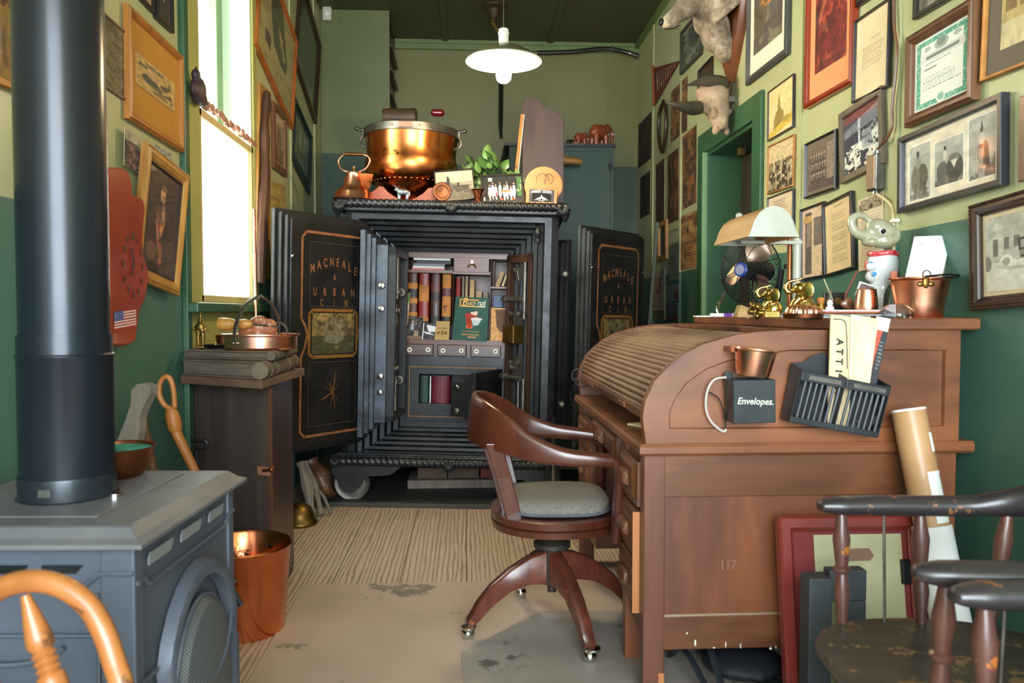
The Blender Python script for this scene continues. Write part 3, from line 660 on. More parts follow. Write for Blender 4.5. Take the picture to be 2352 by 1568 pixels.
# inner stepped doors
def inner_leaf(side):
    if side < 0: LF = SF @ Matrix.Translation((-.325, .27, 0)) @ Matrix.Rotation(math.radians(-92), 4, 'Z'); w = .50; sg = 1
    else: LF = SF @ Matrix.Translation((.325, .30, 0)) @ Matrix.Rotation(math.radians(-57), 4, 'Z'); w = .40; sg = -1
    mb = MB(LF); lay = [(-.145, -.115, 0, 0), (-.115, -.09, .02, .02), (-.09, -.065, .04, .04), (-.065, 0, .06, .075)]
    z0, z1 = .42, 1.575
    for a, b, ins, iz in lay:
        y = sorted((sg*a, sg*b)); mb.box(0, w-ins, y[0], y[1], z0+iz, z1-iz)
    if side < 0: dn = mb.build('inner_door', M['safe_side_daylit'], safe, bev=.003)
    else: dn = mb.build('inner_door', M['safe_side'], safe, bev=.003)
    wi = w-.06; za, zb = z0+.085, z1-.085
    mb = MB(LF)
    for x0, x1, a, b in ((.02, .05, za, zb), (wi-.035, wi-.01, za, zb), (.02, wi-.01, za, za+.03), (.02, wi-.01, zb-.05, zb)):
        y = sorted((0, sg*.045)); mb.box(x0, x1, y[0], y[1], a, b)
    mb.build('bolt_case', M['safe_side'] if side < 0 else M['dark_wood'], dn, bev=.002)
    mb = MB(LF)
    y = sorted((0, sg*.004)); mb.box(.05, wi-.035, y[0], y[1], za+.03, zb-.05)
    mb.build('case_back', M['safe_inside'], dn)
    mb = MB(LF); cx = wi*.55
    for z in (1.24, .72):
        mb.tube([(cx-.08, sg*.03, z), (cx+.09, sg*.03, z)], .017, 12); mb.tube([(cx-.085, sg*.03, z), (cx-.06, sg*.03, z)], .024, 12)
    mb.tube([(cx+.06, sg*.03, 1.46), (cx+.06, sg*.03, 1.20)], .013, 10); mb.tube([(cx+.06, sg*.03, .75), (cx+.06, sg*.03, .55)], .012, 10)
    mb.tube([(cx, sg*.02, 1.30), (cx, sg*.02, 1.42)], .008, 8)
    for z, xx in ((1.39, -.02), (1.13, -.05), (1.13, .03), (.79, -.04), (.79, .03), (.66, .02)): knob(mb, (cx+xx, sg*.005, z), (0, sg, 0), .022, .03)
    mb.box(cx-.05, cx+.06, min(sg*.004, sg*.02), max(sg*.004, sg*.02), 1.36, 1.42); mb.box(cx-.03, cx+.02, min(sg*.004, sg*.02), max(sg*.004, sg*.02), 1.05, 1.17); mb.box(cx-.03, cx+.04, min(sg*.004, sg*.02), max(sg*.004, sg*.02), .72, .86)
    mb.build('bolt_work', M['dull_steel'], dn, smooth=True)
    mb = MB(LF)
    if side < 0:
        for z, r in ((1.27, .021), (1.14, .02), (.76, .02), (.67, .018)): knob(mb, (wi+.001, -.032, z), (1, 0, 0), r, .012)
        mb.build('bolt_end', M['steel'], dn, smooth=True)
    else:
        for z, r in ((1.23, .018), (1.13, .024), (.82, .022), (.71, .018)): knob(mb, (wi-.02+.03, .03, z), (0, -1, 0), r, .014)
        mb.build('bolt_end', M['dull_steel'], dn, smooth=True)
        mb = MB(LF); mb.box(.07, .19, -.10, -.006, .96, 1.08); mb.build('block', M['dull_brass'], dn, bev=.004)
inner_leaf(-1)
# right inner door, laid out along its own direction
LFR = Matrix.Translation((.262, 4.96, -.01)) @ Matrix.Rotation(math.radians(1.4), 4, 'Y') @ Matrix.Rotation(math.radians(-60), 4, 'Z')
def right_inner():
    mb = MB(LFR); z0, z1 = .42, 1.575
    for a, b, w, iz in ((.115, .145, .40, 0), (.09, .115, .375, .02), (.065, .09, .35, .04), (0, .065, .325, .065)): mb.box(-.02, w, a, b, z0+iz, z1-iz)
    dn = mb.build('inner_door', M['safe_side'], safe, bev=.003)
    za, zb = .50, 1.49; mb = MB(LFR)
    for x0, x1, a, b in ((0, .028, za, zb), (.232, .262, za, zb), (0, .262, za, za+.03), (0, .262, zb-.05, zb)): mb.box(x0, x1, -.05, 0, a, b)
    mb.build('bolt_case', M['dark_wood'], dn, bev=.002)
    mb = MB(LFR); mb.box(.028, .10, -.004, 0, za+.03, zb-.05); mb.build('case_back', M['safe_inside'], dn)
    mb = MB(LFR)
    for z in (1.22, .74):
        mb.tube([(.0, -.06, z), (.19, -.06, z)], .016, 12); mb.tube([(-.01, -.06, z), (.03, -.06, z)], .023, 12)
    mb.tube([(.19, -.04, 1.44), (.19, -.04, 1.10)], .013, 10); mb.tube([(.20, -.04, .74), (.20, -.04, .55)], .013, 10); mb.tube([(.13, -.03, .74), (.13, -.03, .55)], .011, 10)
    mb.tube(bez([(.07, -.04, 1.39), (.12, -.055, 1.40), (.14, -.05, 1.33), (.12, -.04, 1.27)], 4), .004, 6)
    mb.box(.06, .17, -.03, -.004, 1.34, 1.42); mb.box(.06, .14, -.03, -.004, 1.02, 1.15); mb.box(.06, .15, -.03, -.004, .72, .88); mb.box(.17, .22, -.035, -.004, 1.15, 1.19)
    for x, z in ((.04, 1.13), (.13, 1.13), (.05, .83), (.13, .83), (.08, 1.40), (.06, .80)): knob(mb, (x, -.03, z), (0, -1, 0), .02, .025)
    mb.build('bolt_work', M['dull_steel'], dn, smooth=True)
    mb = MB(LFR)
    for z, r in ((1.23, .018), (1.13, .026), (.82, .022), (.71, .018)): knob(mb, (.295, -.001, z), (0, -1, 0), r, .014)
    mb.build('bolt_end', M['dull_steel'], dn, smooth=True)
    mb = MB(LFR); mb.box(.03, .15, -.09, -.006, .95, 1.06); mb.build('wood_block', M['dull_brass'], dn, bev=.004)
right_inner()
# pigeonholes
YP = .40
def sbox(mb, x0, y0, x1, y1, d0, d1):     # pixel rectangle at depth d0 pushed back to d1
    a = SL(x0, y1, d0); b = SL(x1, y0, d0); mb.box(a.x, b.x, d0, d1, a.z, b.z); return a, b
mb = MB(SF)
for r in ((927, 583, 932, 786), (1038, 590, 1042, 786), (1124, 590, 1128, 786), (1164, 583, 1169, 786), (927, 580, 1169, 590), (932, 621, 1040, 625), (1040, 625, 1126, 629), (1126, 659, 1165, 662), (922, 783, 1169, 789)):
    sbox(mb, r[0], r[1], r[2], r[3], YP, .72)
a = SL(927, 786, .72); b = SL(1169, 583, .72); mb.box(-.335, .335, .72, .73, a.z, 1.49)
sbuild(mb, 'pigeonhole_rack', M['pigeon_wood'], bev=.0015)
mb = MB(SF); a = SL(925, 822, YP); mb.box(-.336, .336, .41, .74, a.z-.01, SL(925, 789, YP).z); sbuild(mb, 'drawer_case', M['pigeon_dark'])
for i, (x0, x1, dy) in enumerate(((927, 996, 0), (1004, 1072, 2), (1080, 1151, 4))):
    mb = MB(SF); q0, q1 = sbox(mb, x0, 790+dy, x1, 816+dy, YP-.02, .6); a = SL(x0+2, 814+dy, YP-.02); b = SL(x1-2, 792+dy, YP-.02)
    d = sbuild(mb, 'small_drawer', M['pigeon_dark'], bev=.006)
    for f in (.2, .82):
        c = SL(lerp(x0, x1, f), 803+dy, YP-.02); mb = MB(SF); mb.lathe([(.0055, 0), (.012, .002), (.0165, .006), (.0165, .009), (.012, .012), (.006, .010)], c, 18, RXn, cap=False); mb.build('ring_knob', M['porcelain'], d, smooth=True)
        mb = MB(SF); mb.lathe([(.006, 0), (.006, .010), (.0001, .010)], c, 10, RXn); mb.build('knob_centre', M['black_metal'], d)
mb = MB(SF); sbox(mb, 1042, 592, 1124, 624, YP-.005, .6); d = sbuild(mb, 'top_drawer', M['pigeon_wood'], bev=.002)
c = SL(1084, 612, YP-.005); mb = MB(SF)
mb.tube(bez([c+Vector((-.024, -.002, -.006)), c+Vector((-.018, -.012, .008)), c+Vector((0, -.016, .014)), c+Vector((.018, -.012, .008)), c+Vector((.024, -.002, -.006))], 4), .005, 8)
mb.box(c.x-.007, c.x+.007, -.004+c.y, c.y, c.z+.01, c.z+.04); mb.build('brass_pull', M['brass'], d, smooth=True)
# lower steel compartment with its own little door
mb = MB(SF)
q0 = SL(925, 985, .38); q1 = SL(1169, 824, .38); oa = SL(960, 927, .38); ob = SL(1108, 862, .38)
def fr(x0, x1, z0, z1, y): return ringR(x0, x1, z0, z1, y)
rg = [fr(-.337, .337, .397, q1.z, .74), fr(-.337, .337, .397, q1.z, .40)]
g = [(-.337, .337, .397, q1.z), (-.30, .29, oa.z-.11, ob.z+.06), (oa.x, ob.x, oa.z, ob.z)]
rg.append(fr(*g[1], .40))
for i in range(7):
    t = i/6; e = [lerp(g[1][k], g[2][k], t) for k in range(4)]; rg.append(fr(*e, .40-.0+.012*(i % 2)-(.006 if i == 0 else 0))); rg.append(fr(*e, .40+.012*((i+1) % 2)))
rg.append(fr(*g[2], .42)); rg.append(fr(*g[2], .66)); 
mb.loft(rg); sbuild(mb, 'lower_vault', M['safe_side'])
mb = MB(SF); e0 = [lerp(g[1][k], g[2][k], .30) for k in range(4)]; wd = .006
for (x0, x1, z0, z1) in ((e0[0]-wd, e0[0], e0[2]-wd, e0[3]+wd), (e0[1], e0[1]+wd, e0[2]-wd, e0[3]+wd), (e0[0], e0[1], e0[3], e0[3]+wd), (e0[0], e0[1], e0[2]-wd, e0[2])): mb.box(x0, x1, .385, .396, z0, z1)
sbuild(mb, 'gold_line', M['safe_gold'])
LV = Matrix.Translation((.185, 5.03, 0)) @ Matrix.Rotation(math.radians(1.4), 4, 'Y') @ Matrix.Rotation(math.radians(246), 4, 'Z')
mb = MB(LV)      # here +y local is the outer face side
for a, b, w, iz in ((0, .03, .43, 0), (-.022, 0, .41, .012), (-.044, -.022, .39, .024), (-.07, -.044, .37, .036), (-.095, -.07, .31, .05)): mb.box(0.01, w, a, b, .452+iz, .772-iz)
mb.box(.30, .36, -.16, -.07, .50, .71)
vd = sbuild(mb, 'vault_door', M['safe_side'], bev=.002)
mb = MB(LV)
for z in (.675, .535): knob(mb, (.362, -.115, z), (1, 0, 0), .02, .014)
mb.build('bolt_end', M['steel'], vd, smooth=True)
mb = MB(LV); mb.lathe([(.004, 0), (.03, 0), (.03, .006), (.02, .014), (.001, .016)], (.14, .03, .61), 16, Matrix.Rotation(-PI/2, 3, 'X')); mb.build('escutcheon', M['dull_brass'], vd, smooth=True)
mb = MB(LV); mb.tube([(0, .012, .60), (0, .012, .77)], .016, 10); mb.build('hinge_barrel', M['black_metal'], vd)
# ---- things standing inside the safe
mat('book_red', (140, 30, 28), .6, c2=(110, 24, 24), scale=6); mat('book_beige', (170, 152, 120), .8, c2=(150, 132, 104), scale=8); mat('book_tan', (190, 160, 116), .8, c2=(170, 138, 98), scale=8)
mat('book_grey', (120, 112, 100), .8); mat('book_maroon', (104, 24, 40), .5); mat('book_green', (26, 62, 50), .55); mat('page_white', (226, 222, 208), .85, c2=(206, 200, 184), scale=30)
mat('paper_white', (234, 234, 230), .85); mat('paper_pink', (222, 140, 126), .85); mat('paper_grey', (140, 142, 146), .8); mat('paper_cream', (230, 212, 172), .9, c2=(214, 192, 148), scale=3)
mat('ledger_brown', (92, 42, 30), .45, c2=(70, 32, 24), scale=9); mat('ledger_tan', (196, 130, 54), .6, c2=(170, 104, 38), scale=11, worn=((110, 60, 30), 10, .6)); mat('ledger_dark', (36, 30, 28), .5); mat('ledger_red', (134, 44, 36), .4)
mat('ledger_ochre', (190, 128, 48), .6, c2=(150, 92, 36), scale=8)
def sthing(name, label, cat, c, group=None): return thing(name, label, cat, SF @ Vector(c), (0, 0, 0), group)
def book_up(px0, px1, pyt, pyb, dy, label, m, d=.14, tilt=0.0, bands=None, name='book', group=None, rnd=True):
    a = SL(px0, pyb, dy); b = SL(px1, pyt, dy); w, h = b.x-a.x, b.z-a.z
    t = sthing(name, label, 'book', ((a.x+b.x)/2, dy+d/2, a.z), group)
    Mt = SF @ Matrix.Translation((a.x, dy, a.z)) @ Matrix.Rotation(tilt, 4, 'Y')
    th = min(.004, w*.12); mb = MB(Mt); poly = [(w*.5+w*.5*math.cos(q), -w*.16*math.sin(q)) for q in [PI*k/8 for k in range(9)]]
    mb.loft([[(x, y+.004, 0) for x, y in poly]+[(0, d, 0), (w, d, 0)][::1], [(x, y+.004, h) for x, y in poly]+[(0, d, h), (w, d, h)]]); mb.build('cover', m, t)
    mb = MB(Mt); mb.box(th, w-th, .004, d+.0005, h*.99, h+.0006); mb.build('pages', M['page_white'], t)
    for i, (z0, z1, bmn) in enumerate(bands or []):
        mb = MB(Mt); pl = [(w*.5+w*.512*math.cos(q), -w*.18*math.sin(q)-.0004) for q in [PI*k/8 for k in range(9)]]
        mb.loft([[(x, y+.004, h*z0) for x, y in pl], [(x, y+.004, h*z1) for x, y in pl]]); mb.build('spine_band', bmn, t)
    return t
LD = M['ledger_dark']; LO = M['ledger_ochre']
book_up(935, 960, 625, 736, .46, 'thick ledger with brown and ochre spine bands, leftmost in the safe', M['ledger_brown'], bands=[(.66, .78, LO), (.50, .66, LD), (.36, .46, LO), (.10, .18, LO)], name='ledger')
book_up(961, 986, 628, 738, .45, 'ledger with a red label and torn ochre spine, second from left in the safe', M['ledger_red'], bands=[(.6, .76, LO), (.42, .6, M['ledger_tan']), (.10, .36, M['ledger_red']), (0, .10, LO)], name='ledger')
book_up(988, 1012, 628, 742, .47, 'dark brown ledger with a black label, third from left in the safe', M['ledger_brown'], bands=[(.45, .62, LD), (.16, .4, M['dark_wood']), (0, .14, LD)], name='ledger')
book_up(1014, 1037, 630, 745, .46, 'tan calf ledger with a plum label, rightmost ledger in the safe', M['ledger_tan'], bands=[(.56, .72, mat('ledger_plum', (84, 40, 44), .5)), (.0, .16, LD)], name='ledger')
book_up(1047, 1058, 638, 690, .47, 'slim red book behind the green magazine in the safe', M['book_red'])
book_up(1060, 1067, 634, 690, .47, 'thin grey-beige book just right of the red one in the safe', M['book_grey'])
book_up(1068, 1075, 634, 690, .47, 'thin beige book in the middle of the safe shelf', M['book_beige'])
book_up(1078, 1090, 643, 690, .47, 'pale tan book standing right of the thin beige ones in the safe', M['book_tan'])
book_up(1093, 1107, 669, 690, .47, 'short beige booklet, lower part hidden by the green magazine', M['book_beige'])
book_up(1109, 1121, 671, 690, .47, 'short grey booklet beside the right divider of the safe', M['book_grey'])
book_up(964, 985, 864, 927, .46, 'dark green book in the little vault of the safe', M['book_green'])
book_up(986, 990, 864, 927, .45, 'thin white booklet in the little vault', M['paper_white'])
book_up(991, 1034, 864, 927, .46, 'broad maroon book in the little vault', M['book_maroon'])
book_up(1131, 1137, 600, 659, .46, 'narrow dark brown book at the left of the upper right pigeonhole', M['ledger_brown'])
book_up(1137, 1148, 620, 656, .44, 'tan book leaning right in the upper right pigeonhole', M['book_tan'], tilt=.35)
book_up(1152, 1158, 628, 656, .45, 'thin yellowed book leaning in the upper right pigeonhole', M['paper_cream'], tilt=.3)
# lying folders
zz = 620
for i, (x0, x1, h, mm, lb) in enumerate(((946, 1022, 4, 'paper_pink', 'pink folder at the bottom of the paper pile in the safe'), (948, 1020, 5, 'paper_white', 'white folder above the pink one in the safe'), (950, 1022, 4, 'paper_grey', 'grey folder in the middle of the paper pile in the safe'), (956, 1036, 6, 'ledger_dark', 'black folder below the top one of the paper pile'), (950, 1034, 5, 'paper_white', 'thick cream folder on top of the paper pile in the safe'))):
    mb = MB(SF); a = SL(x0, zz, .43); b = SL(x1, zz-h+.4, .43); mb.box(a.x, b.x, .43+.01*(i % 2), .62, a.z, b.z); o = mb.build('paper_folder', M[mm], bev=.001); tag(o, lb, 'folder'); zz -= h+.6
    if i == 3: zz -= 2
def flat_card(name, label, cat, q, dy, cv, m=PAPER, thick=.002, lean=0.0, dys=None):
    """q px corners TL TR BR BL on the safe-local plane dy"""
    ps = [SL(*c, dy) for c in q]; ps = [Vector((p.x, p.y+(lean if i < 2 else 0), p.z)) for i, p in enumerate(ps)]
    c = sum(ps, Vector())/4; t = sthing(name, label, cat, (c.x, dy, min(p.z for p in ps)))
    mb = MB(SF); n = (ps[1]-ps[0]).cross(ps[3]-ps[0]).normalized(); n = n if n.y < 0 else -n
    mb.loft([[p-n*thick for p in ps], [p for p in ps]]); mb.build('card' if name != 'magazine' else 'pages', M['page_white'], t)
    pic_mesh('print', cv, lambda u, v: SF @ ((ps[3]*(1-u)+ps[2]*u)*(1-v)+(ps[0]*(1-u)+ps[1]*u)*v+n*.0006), m, t)
    return t, ps, n
cv = Cv(60, 80, (44, 84, 76)).grain(4, .15)
cv.rect(.14, .78, .9, .8, (220, 170, 90)).rect(.14, .93, .7, .945, (214, 150, 70)).rect(.14, .78, .16, .945, (214, 150, 70)).rect(.88, .78, .9, .945, (200, 190, 160))
cv.poly([(.32, .62), (.66, .66), (.70, .56), (.56, .52), (.52, .34), (.40, .30), (.36, .44)], (150, 52, 36)).poly([(.48, .66), (.7, .68), (.66, .58), (.5, .6)], (214, 190, 176)).oval(.66, .50, .17, .035, (210, 200, 200)).poly([(.52, .48), (.8, .48), (.72, .36), (.58, .34)], (176, 190, 198)).oval(.47, .32, .1, .05, (206, 92, 50)).oval(.47, .33, .06, .03, (150, 50, 30))
cv.lines(.26, .10, .76, .22, 4, (214, 150, 80), .9, .4, False).rect(.1, .195, .55, .203, (220, 150, 70)).rect(.35, .045, .72, .055, (220, 140, 60)).rect(.44, .06, .68, .085, (214, 150, 90))
t, ps, n = flat_card('magazine', 'dark green magazine titled Bucyrus with a copper pot on its cover, standing in the safe', 'magazine', [(1046, 681), (1123, 684), (1118, 784), (1038, 779)], YP-.03, cv, thick=.012, lean=.03)
def textM(c, ex, ez, sx=1.0): n_ = ex.cross(ez); return Matrix(((ex.x*sx, ez.x, n_.x, c.x), (ex.y*sx, ez.y, n_.y, c.y), (ex.z*sx, ez.z, n_.z, c.z), (0, 0, 0, 1)))
def on(ps, n, u, v, e=.0014): return (ps[3]*(1-u)+ps[2]*u)*(1-v)+(ps[0]*(1-u)+ps[1]*u)*v+n*e
ex = (ps[1]-ps[0]).normalized(); ez = (ps[0]-ps[3]).normalized()
mb = MB(SF); mb.text('B', .075, textM(on(ps, n, .27, .875), ex, ez, .8), shear=.3); mb.text('ucy', .045, textM(on(ps, n, .48, .87), ex, ez, .8), shear=.4); mb.build('title', mat('title_orange', (232, 170, 70), .6), t, recalc=False)
mb = MB(SF); mb.text('rus', .045, textM(on(ps, n, .76, .88), ex, ez, .8), shear=.4); mb.text('Ohio', .02, textM(on(ps, n, .78, .80), ex, ez), shear=.4); mb.build('title', M['paper_white'], t, recalc=False)
cv = Cv(34, 48, (40, 36, 34)).blotch(4, (90, 84, 80), .5).person(.3, .35, .5, (150, 160, 170), (190, 170, 150)).person(.55, .3, .45, (60, 50, 60), (150, 120, 100)).rect(.45, .1, .75, .4, (150, 130, 110)).rect(0, 0, 1, .15, (120, 96, 80)).grain(10, .3)
flat_card('photo_card', 'small colour photo card of people leaning at the lower left of the safe shelf', 'photo', [(938, 727), (971, 729), (969, 780), (934, 778)], YP-.02, cv, PIC, lean=.02)
cv = Cv(28, 40, (60, 64, 68)).poly([(.2, .9), (1, .8), (1, .5), (.5, .45)], (220, 224, 228)).poly([(0, .5), (.6, .4), (1, .3), (.3, .35)], (236, 240, 244)).blotch(4, (30, 32, 34), .55).rect(0, 0, .08, 1, (226, 230, 234))
flat_card('photo_card', 'glossy silver and black photo card between two others on the safe shelf', 'photo', [(972, 741), (1001, 742), (998, 781), (969, 779)], YP-.015, cv, PIC, lean=.02)
cv = Cv(30, 40, (178, 150, 98)).rect(.1, .6, .85, .64, (120, 96, 60)).rect(.12, .3, .35, .45, (110, 90, 58)).rect(.42, .28, .58, .5, (104, 84, 54)).rect(.65, .3, .85, .45, (110, 90, 58)).rect(.1, .2, .9, .23, (140, 114, 70)).grain(10, .12)
flat_card('photo_card', 'sepia card showing a shop front, standing left of the green magazine', 'photo', [(1002, 737), (1033, 738), (1031, 781), (998, 780)], YP-.025, cv, PAPER, lean=.015)
cv = Cv(30, 60, (196, 196, 188)).rect(0, .72, 1, 1, (92, 122, 74)).rect(0, .62, 1, .72, (150, 170, 130)).rect(0, .0, 1, .45, (204, 176, 158)).grain(9, .2)
for x in (.2, .4, .6, .8): cv.rect(x, 0, x+.04, 1, (110, 110, 100), .5)
flat_card('leaflet', 'upright leaflets with green tops tucked beside the left side of the safe', 'leaflet', [(921, 669), (942, 672), (936, 746), (919, 744)], YP-.03, cv, PAPER, .01, .01)
cv = Cv(30, 64, (206, 158, 104)).poly([(.3, .95), (1, .97), (1, .35), (.7, .3), (.4, .45)], (96, 74, 56)).grain(8, .2)
flat_card('parchment', 'stained tan parchment booklet standing at the right of the safe shelf', 'booklet', [(1128, 706), (1160, 708), (1160, 787), (1126, 785)], YP+.02, cv, PAPER, .01, .02)
a = SL(1133, 706, .46); b = SL(1155, 678, .46); t = sthing('clasp_box', 'small blue box with a brass clasp in the right pigeonhole', 'box', ((a.x+b.x)/2, .5, a.z))
mb = MB(SF); mb.box(a.x, b.x, .46, .56, a.z, b.z); mb.build('box_body', mat('box_blue', (62, 92, 128), .5), t, bev=.003)
mb = MB(SF); mb.ell(((a.x+b.x)/2, .459, b.z-.02), .004); mb.build('clasp', M['brass'], t)
# plate, bricks and odds under the safe
def sfz(x, y, z): return SF @ Vector((x, y, z))
mb = MB(Matrix.Translation((-.12, 4.66, 0)) @ Matrix.Rotation(math.radians(-7), 4, 'Z')); mb.box(-.74, .85, -.0-.1, .95, .001, .028)
tag(mb.build('floor_plate', mat('plate_dark', (58, 58, 54), .6, c2=(44, 44, 42), scale=5, worn=((112, 110, 102), 6, .68)), bev=.003), 'dark steel floor plate under the safe', 'plate')
mat('old_brick', (110, 88, 72), .9, c2=(84, 76, 64), scale=6, bmp=.4, bscale=60); mat('red_brick', (140, 76, 58), .9, c2=(116, 62, 48), scale=6, bmp=.4)
for i, (x0, x1, y0, y1, mm, lb) in enumerate(((959, 1027, 1096, 1112, 'old_brick', 'grey brick under the safe, left of the pair'), (1029, 1100, 1094, 1112, 'old_brick', 'grey brick under the safe, right of the pair'), (1104, 1160, 1098, 1114, 'red_brick', 'red brick under the safe behind the swivel chair'))):
    a = hy(x0, y1, 5.0); b = hy(x1, y0, 5.0); tag(MB().box(a.x, b.x, 5.0, 5.1, .083, .15).build('brick', M[mm], bev=.004), lb, 'brick')
a = hy(936, 1128, 4.95); b = hy(1140, 1110, 4.95); tag(MB().box(a.x, b.x+.1, 4.95, 5.25, .029, .082).build('timber_beam', M['grey_wood'], bev=.004), 'grey timber lying under the safe below the bricks', 'timber')
# ------------------------------------------------------------------ wood stove and its flue (left foreground)
mat('stove_iron', (88, 95, 106), .5, .25, c2=(74, 81, 92), scale=5, bmp=.1, bscale=60, rvar=.06)
mat('stove_top_iron', (112, 112, 114), .5, .2, c2=(94, 94, 98), scale=3.5, rvar=.08)
mat('flue_black', (30, 37, 46), .26, .35, c2=(28, 31, 34), scale=3, rvar=.04)
m_, nt_, b_ = new_mat('spark_mesh'); v_ = coords(nt_, (1, 1, 1)); w_ = nt_.nodes.new('ShaderNodeTexWave'); w_.bands_direction = 'DIAGONAL'; w_.inputs['Scale'].default_value = 70; nt_.links.new(v_, w_.inputs['Vector'])
nt_.links.new(ramp(nt_, w_.outputs['Fac'], [(.3, lin((54, 58, 60))), (.7, lin((92, 96, 96)))]), b_.inputs['Base Color']); b_.inputs['Roughness'].default_value = .6
SV = Matrix.Translation((-.586, 1.42, 0)) @ Matrix.Rotation(math.radians(-2.8), 4, 'Z')
stove = thing('wood_stove', 'grey cast iron wood stove with an arched side door, under the black flue pipe', 'stove', (-.82, 1.68, 0))
def vb(name, mb, m, parent=stove, **k): return mb.build(name, m, parent, **k)
SW, SD = .45, .50
mb = MB(SV); mb.box(-SW, 0, 0, SD, .10, .722)
mb.box(-SW-.004, .004, -.004, SD, .10, .14)
mb.box(-.055, .006, -.006, .03, .12, .72); mb.box(-SW, -SW+.05, -.006, .03, .12, .72); mb.box(-.03, .006, SD-.03, SD+.004, .12, .72)
stb = vb('firebox', mb, M['stove_iron'], bev=.004)
mb = MB(SV); z0, z1, zt2 = .722, .738, .757
def sq(e, z): return [(-SW-e, -e, z), (e, -e, z), (e, SD+e, z), (-SW-e, SD+e, z)]
mb.loft([sq(.012, .722), sq(.03, .724), sq(.03, .732), sq(.014, .740), sq(-.002, .755), sq(-.008, .757)])
mb.box(-SW+.05, -.09, .06, SD-.05, .757, .760)
vb('top_plate', mb, M['stove_top_iron'], bev=.002)
# near side : slots, rails and embossed arches
mb = MB(SV)
for x0, x1 in ((-.155, -.085), (-.26, -.18), (-.36, -.285)): mb.prism([(x0, .676), (x1-.012, .676), (x1, .690), (x0, .690)], 'y', -.0072, -.004)
mb.mi = 0; vb('air_slot', mb, M['black_metal'])
mb = MB(SV); mb.tube([(.004, -.006, .675), (-.055, -.006, .675), (-.075, -.006, .66), (-.085, -.006, .65), (-.34, -.006, .65), (-.36, -.006, .665), (-SW, -.006, .665)], .005, 6)
mb.tube([(-.06, -.005, .64), (-.06, -.005, .30)], .003, 6); mb.tube([(-.06, -.006, .565), (-.39, -.006, .565)], .004, 6); mb.tube([(.0, -.006, .49), (-.05, -.006, .49)], .005, 6)
vb('side_rail', mb, M['stove_iron'], smooth=True)
mb = MB(SV)
A = [(-.10, .14), (-.10, .38), (-.115, .405), (-.14, .42), (-.175, .455), (-.225, .468), (-.275, .455), (-.31, .42), (-.335, .405), (-.35, .38), (-.35, .14)]
mb.tube(bez([(x, -.006, z) for x, z in A], 4), .008, 6); mb.tube(bez([(lerp(-.225, x, .72), -.006, lerp(.20, z, .80)) for x, z in A], 4), .004, 6)
mb.tube(bez([(-.12, -.006, .545), (-.15, -.008, .525), (-.22, -.01, .515), (-.29, -.008, .525), (-.33, -.006, .545)], 4), .005, 6)
vb('embossed_arch', mb, M['stove_iron'], smooth=True)
# aisle side : slots, rail, arched mesh door
mb = MB(SV)
for y0, y1 in ((.05, .155), (.195, .30), (.345, .435)): mb.prism([(y0, .672), (y1-.012, .672), (y1, .684), (y1, .694), (y0+.008, .694), (y0, .686)], 'x', .0042, .0072)
vb('air_slot', mb, mat('slot_sheen', (150, 156, 160), .3, .4))
mb = MB(SV); mb.tube([(.007, 0, .655), (.007, .03, .655), (.007, .045, .640), (.007, .44, .640), (.007, .46, .658), (.007, SD, .662)], .0045, 6); mb.tube([(.007, .0, .47), (.007, .07, .47)], .005, 6); mb.tube([(.007, .47, .49), (.007, SD, .49)], .005, 6)
vb('side_rail', mb, M['stove_iron'], smooth=True)
def arch(y0, y1, zb, zs, zt, n=12):
    cy, r = (y0+y1)/2, (y1-y0)/2; P_ = [(y0, zb), (y0, zs-.02)]
    P_ += [(cy-r*math.cos(PI*k/n)*(1-.10*(k in (0, n))), zs+(zt-zs)*math.sin(PI*k/n)) for k in range(n+1)]; return P_+[(y1, zs-.02), (y1, zb)]
mb = MB(SV)
for (e, xx) in ((0, 0),):
    o_ = arch(.07, .465, .12, .40, .615); i_ = arch(.105, .43, .14, .40, .575)
    rings = []
    for k in range(len(o_)):
        (a, b), (c, d) = o_[k], i_[k]; rings.append([(.004, a, b), (.028, lerp(a, c, .15), lerp(b, d, .15)), (.034, lerp(a, c, .5), lerp(b, d, .5)), (.028, lerp(a, c, .9), lerp(b, d, .9)), (.004, c, d)])
    mb.loft(rings)
dn = vb('side_door', mb, M['stove_iron'], smooth=True, ang=50)
P_ = arch(.135, .41, .13, .36, .535); c_ = (.27, .33)
mb = MB(SV); mb.loft([[(.012, y, z) for y, z in P_], [(.032, lerp(c_[0], y, .92), lerp(c_[1], z, .93)) for y, z in P_], [(.044, lerp(c_[0], y, .6), lerp(c_[1], z, .62)) for y, z in P_], [(.048, lerp(c_[0], y, .1), lerp(c_[1], z, .1)) for y, z in P_]])
mb.build('spark_screen', M['spark_mesh'], dn, smooth=True)
mb = MB(SV); mb.tube(bez([(.014, y, z) for y, z in P_], 2), .006, 6); mb.build('screen_rim', M['stove_iron'], dn, smooth=True)
mb = MB(SV); mb.tube(bez([(.03, .16, .345), (.044, .25, .365), (.046, .33, .40), (.034, .40, .455)], 6), .0035, 6); mb.build('screen_rib', M['stove_iron'], dn, smooth=True)
for x, y in ((-.04, .04), (-SW+.04, .04), (-.04, SD-.04), (-SW+.04, SD-.04)):
    mb = MB(SV); mb.lathe([(.02, 0.001), (.022, .03), (.035, .08), (.04, .105)], (x, y, 0), 10); vb('leg', mb, M['stove_iron'])
mb = MB(SV); mb.ell((.008, .44, .46), (.02, .012, .012)); mb.tube([(.0, .47, .50), (.03, .475, .44)], .007, 6); vb('door_latch', mb, M['black_metal'], smooth=True)
FX, FY = -.812, 1.665
flue = thing('flue_pipe', 'shiny black flue pipe rising from the stove to the ceiling', 'stove pipe', (FX, FY, .76))
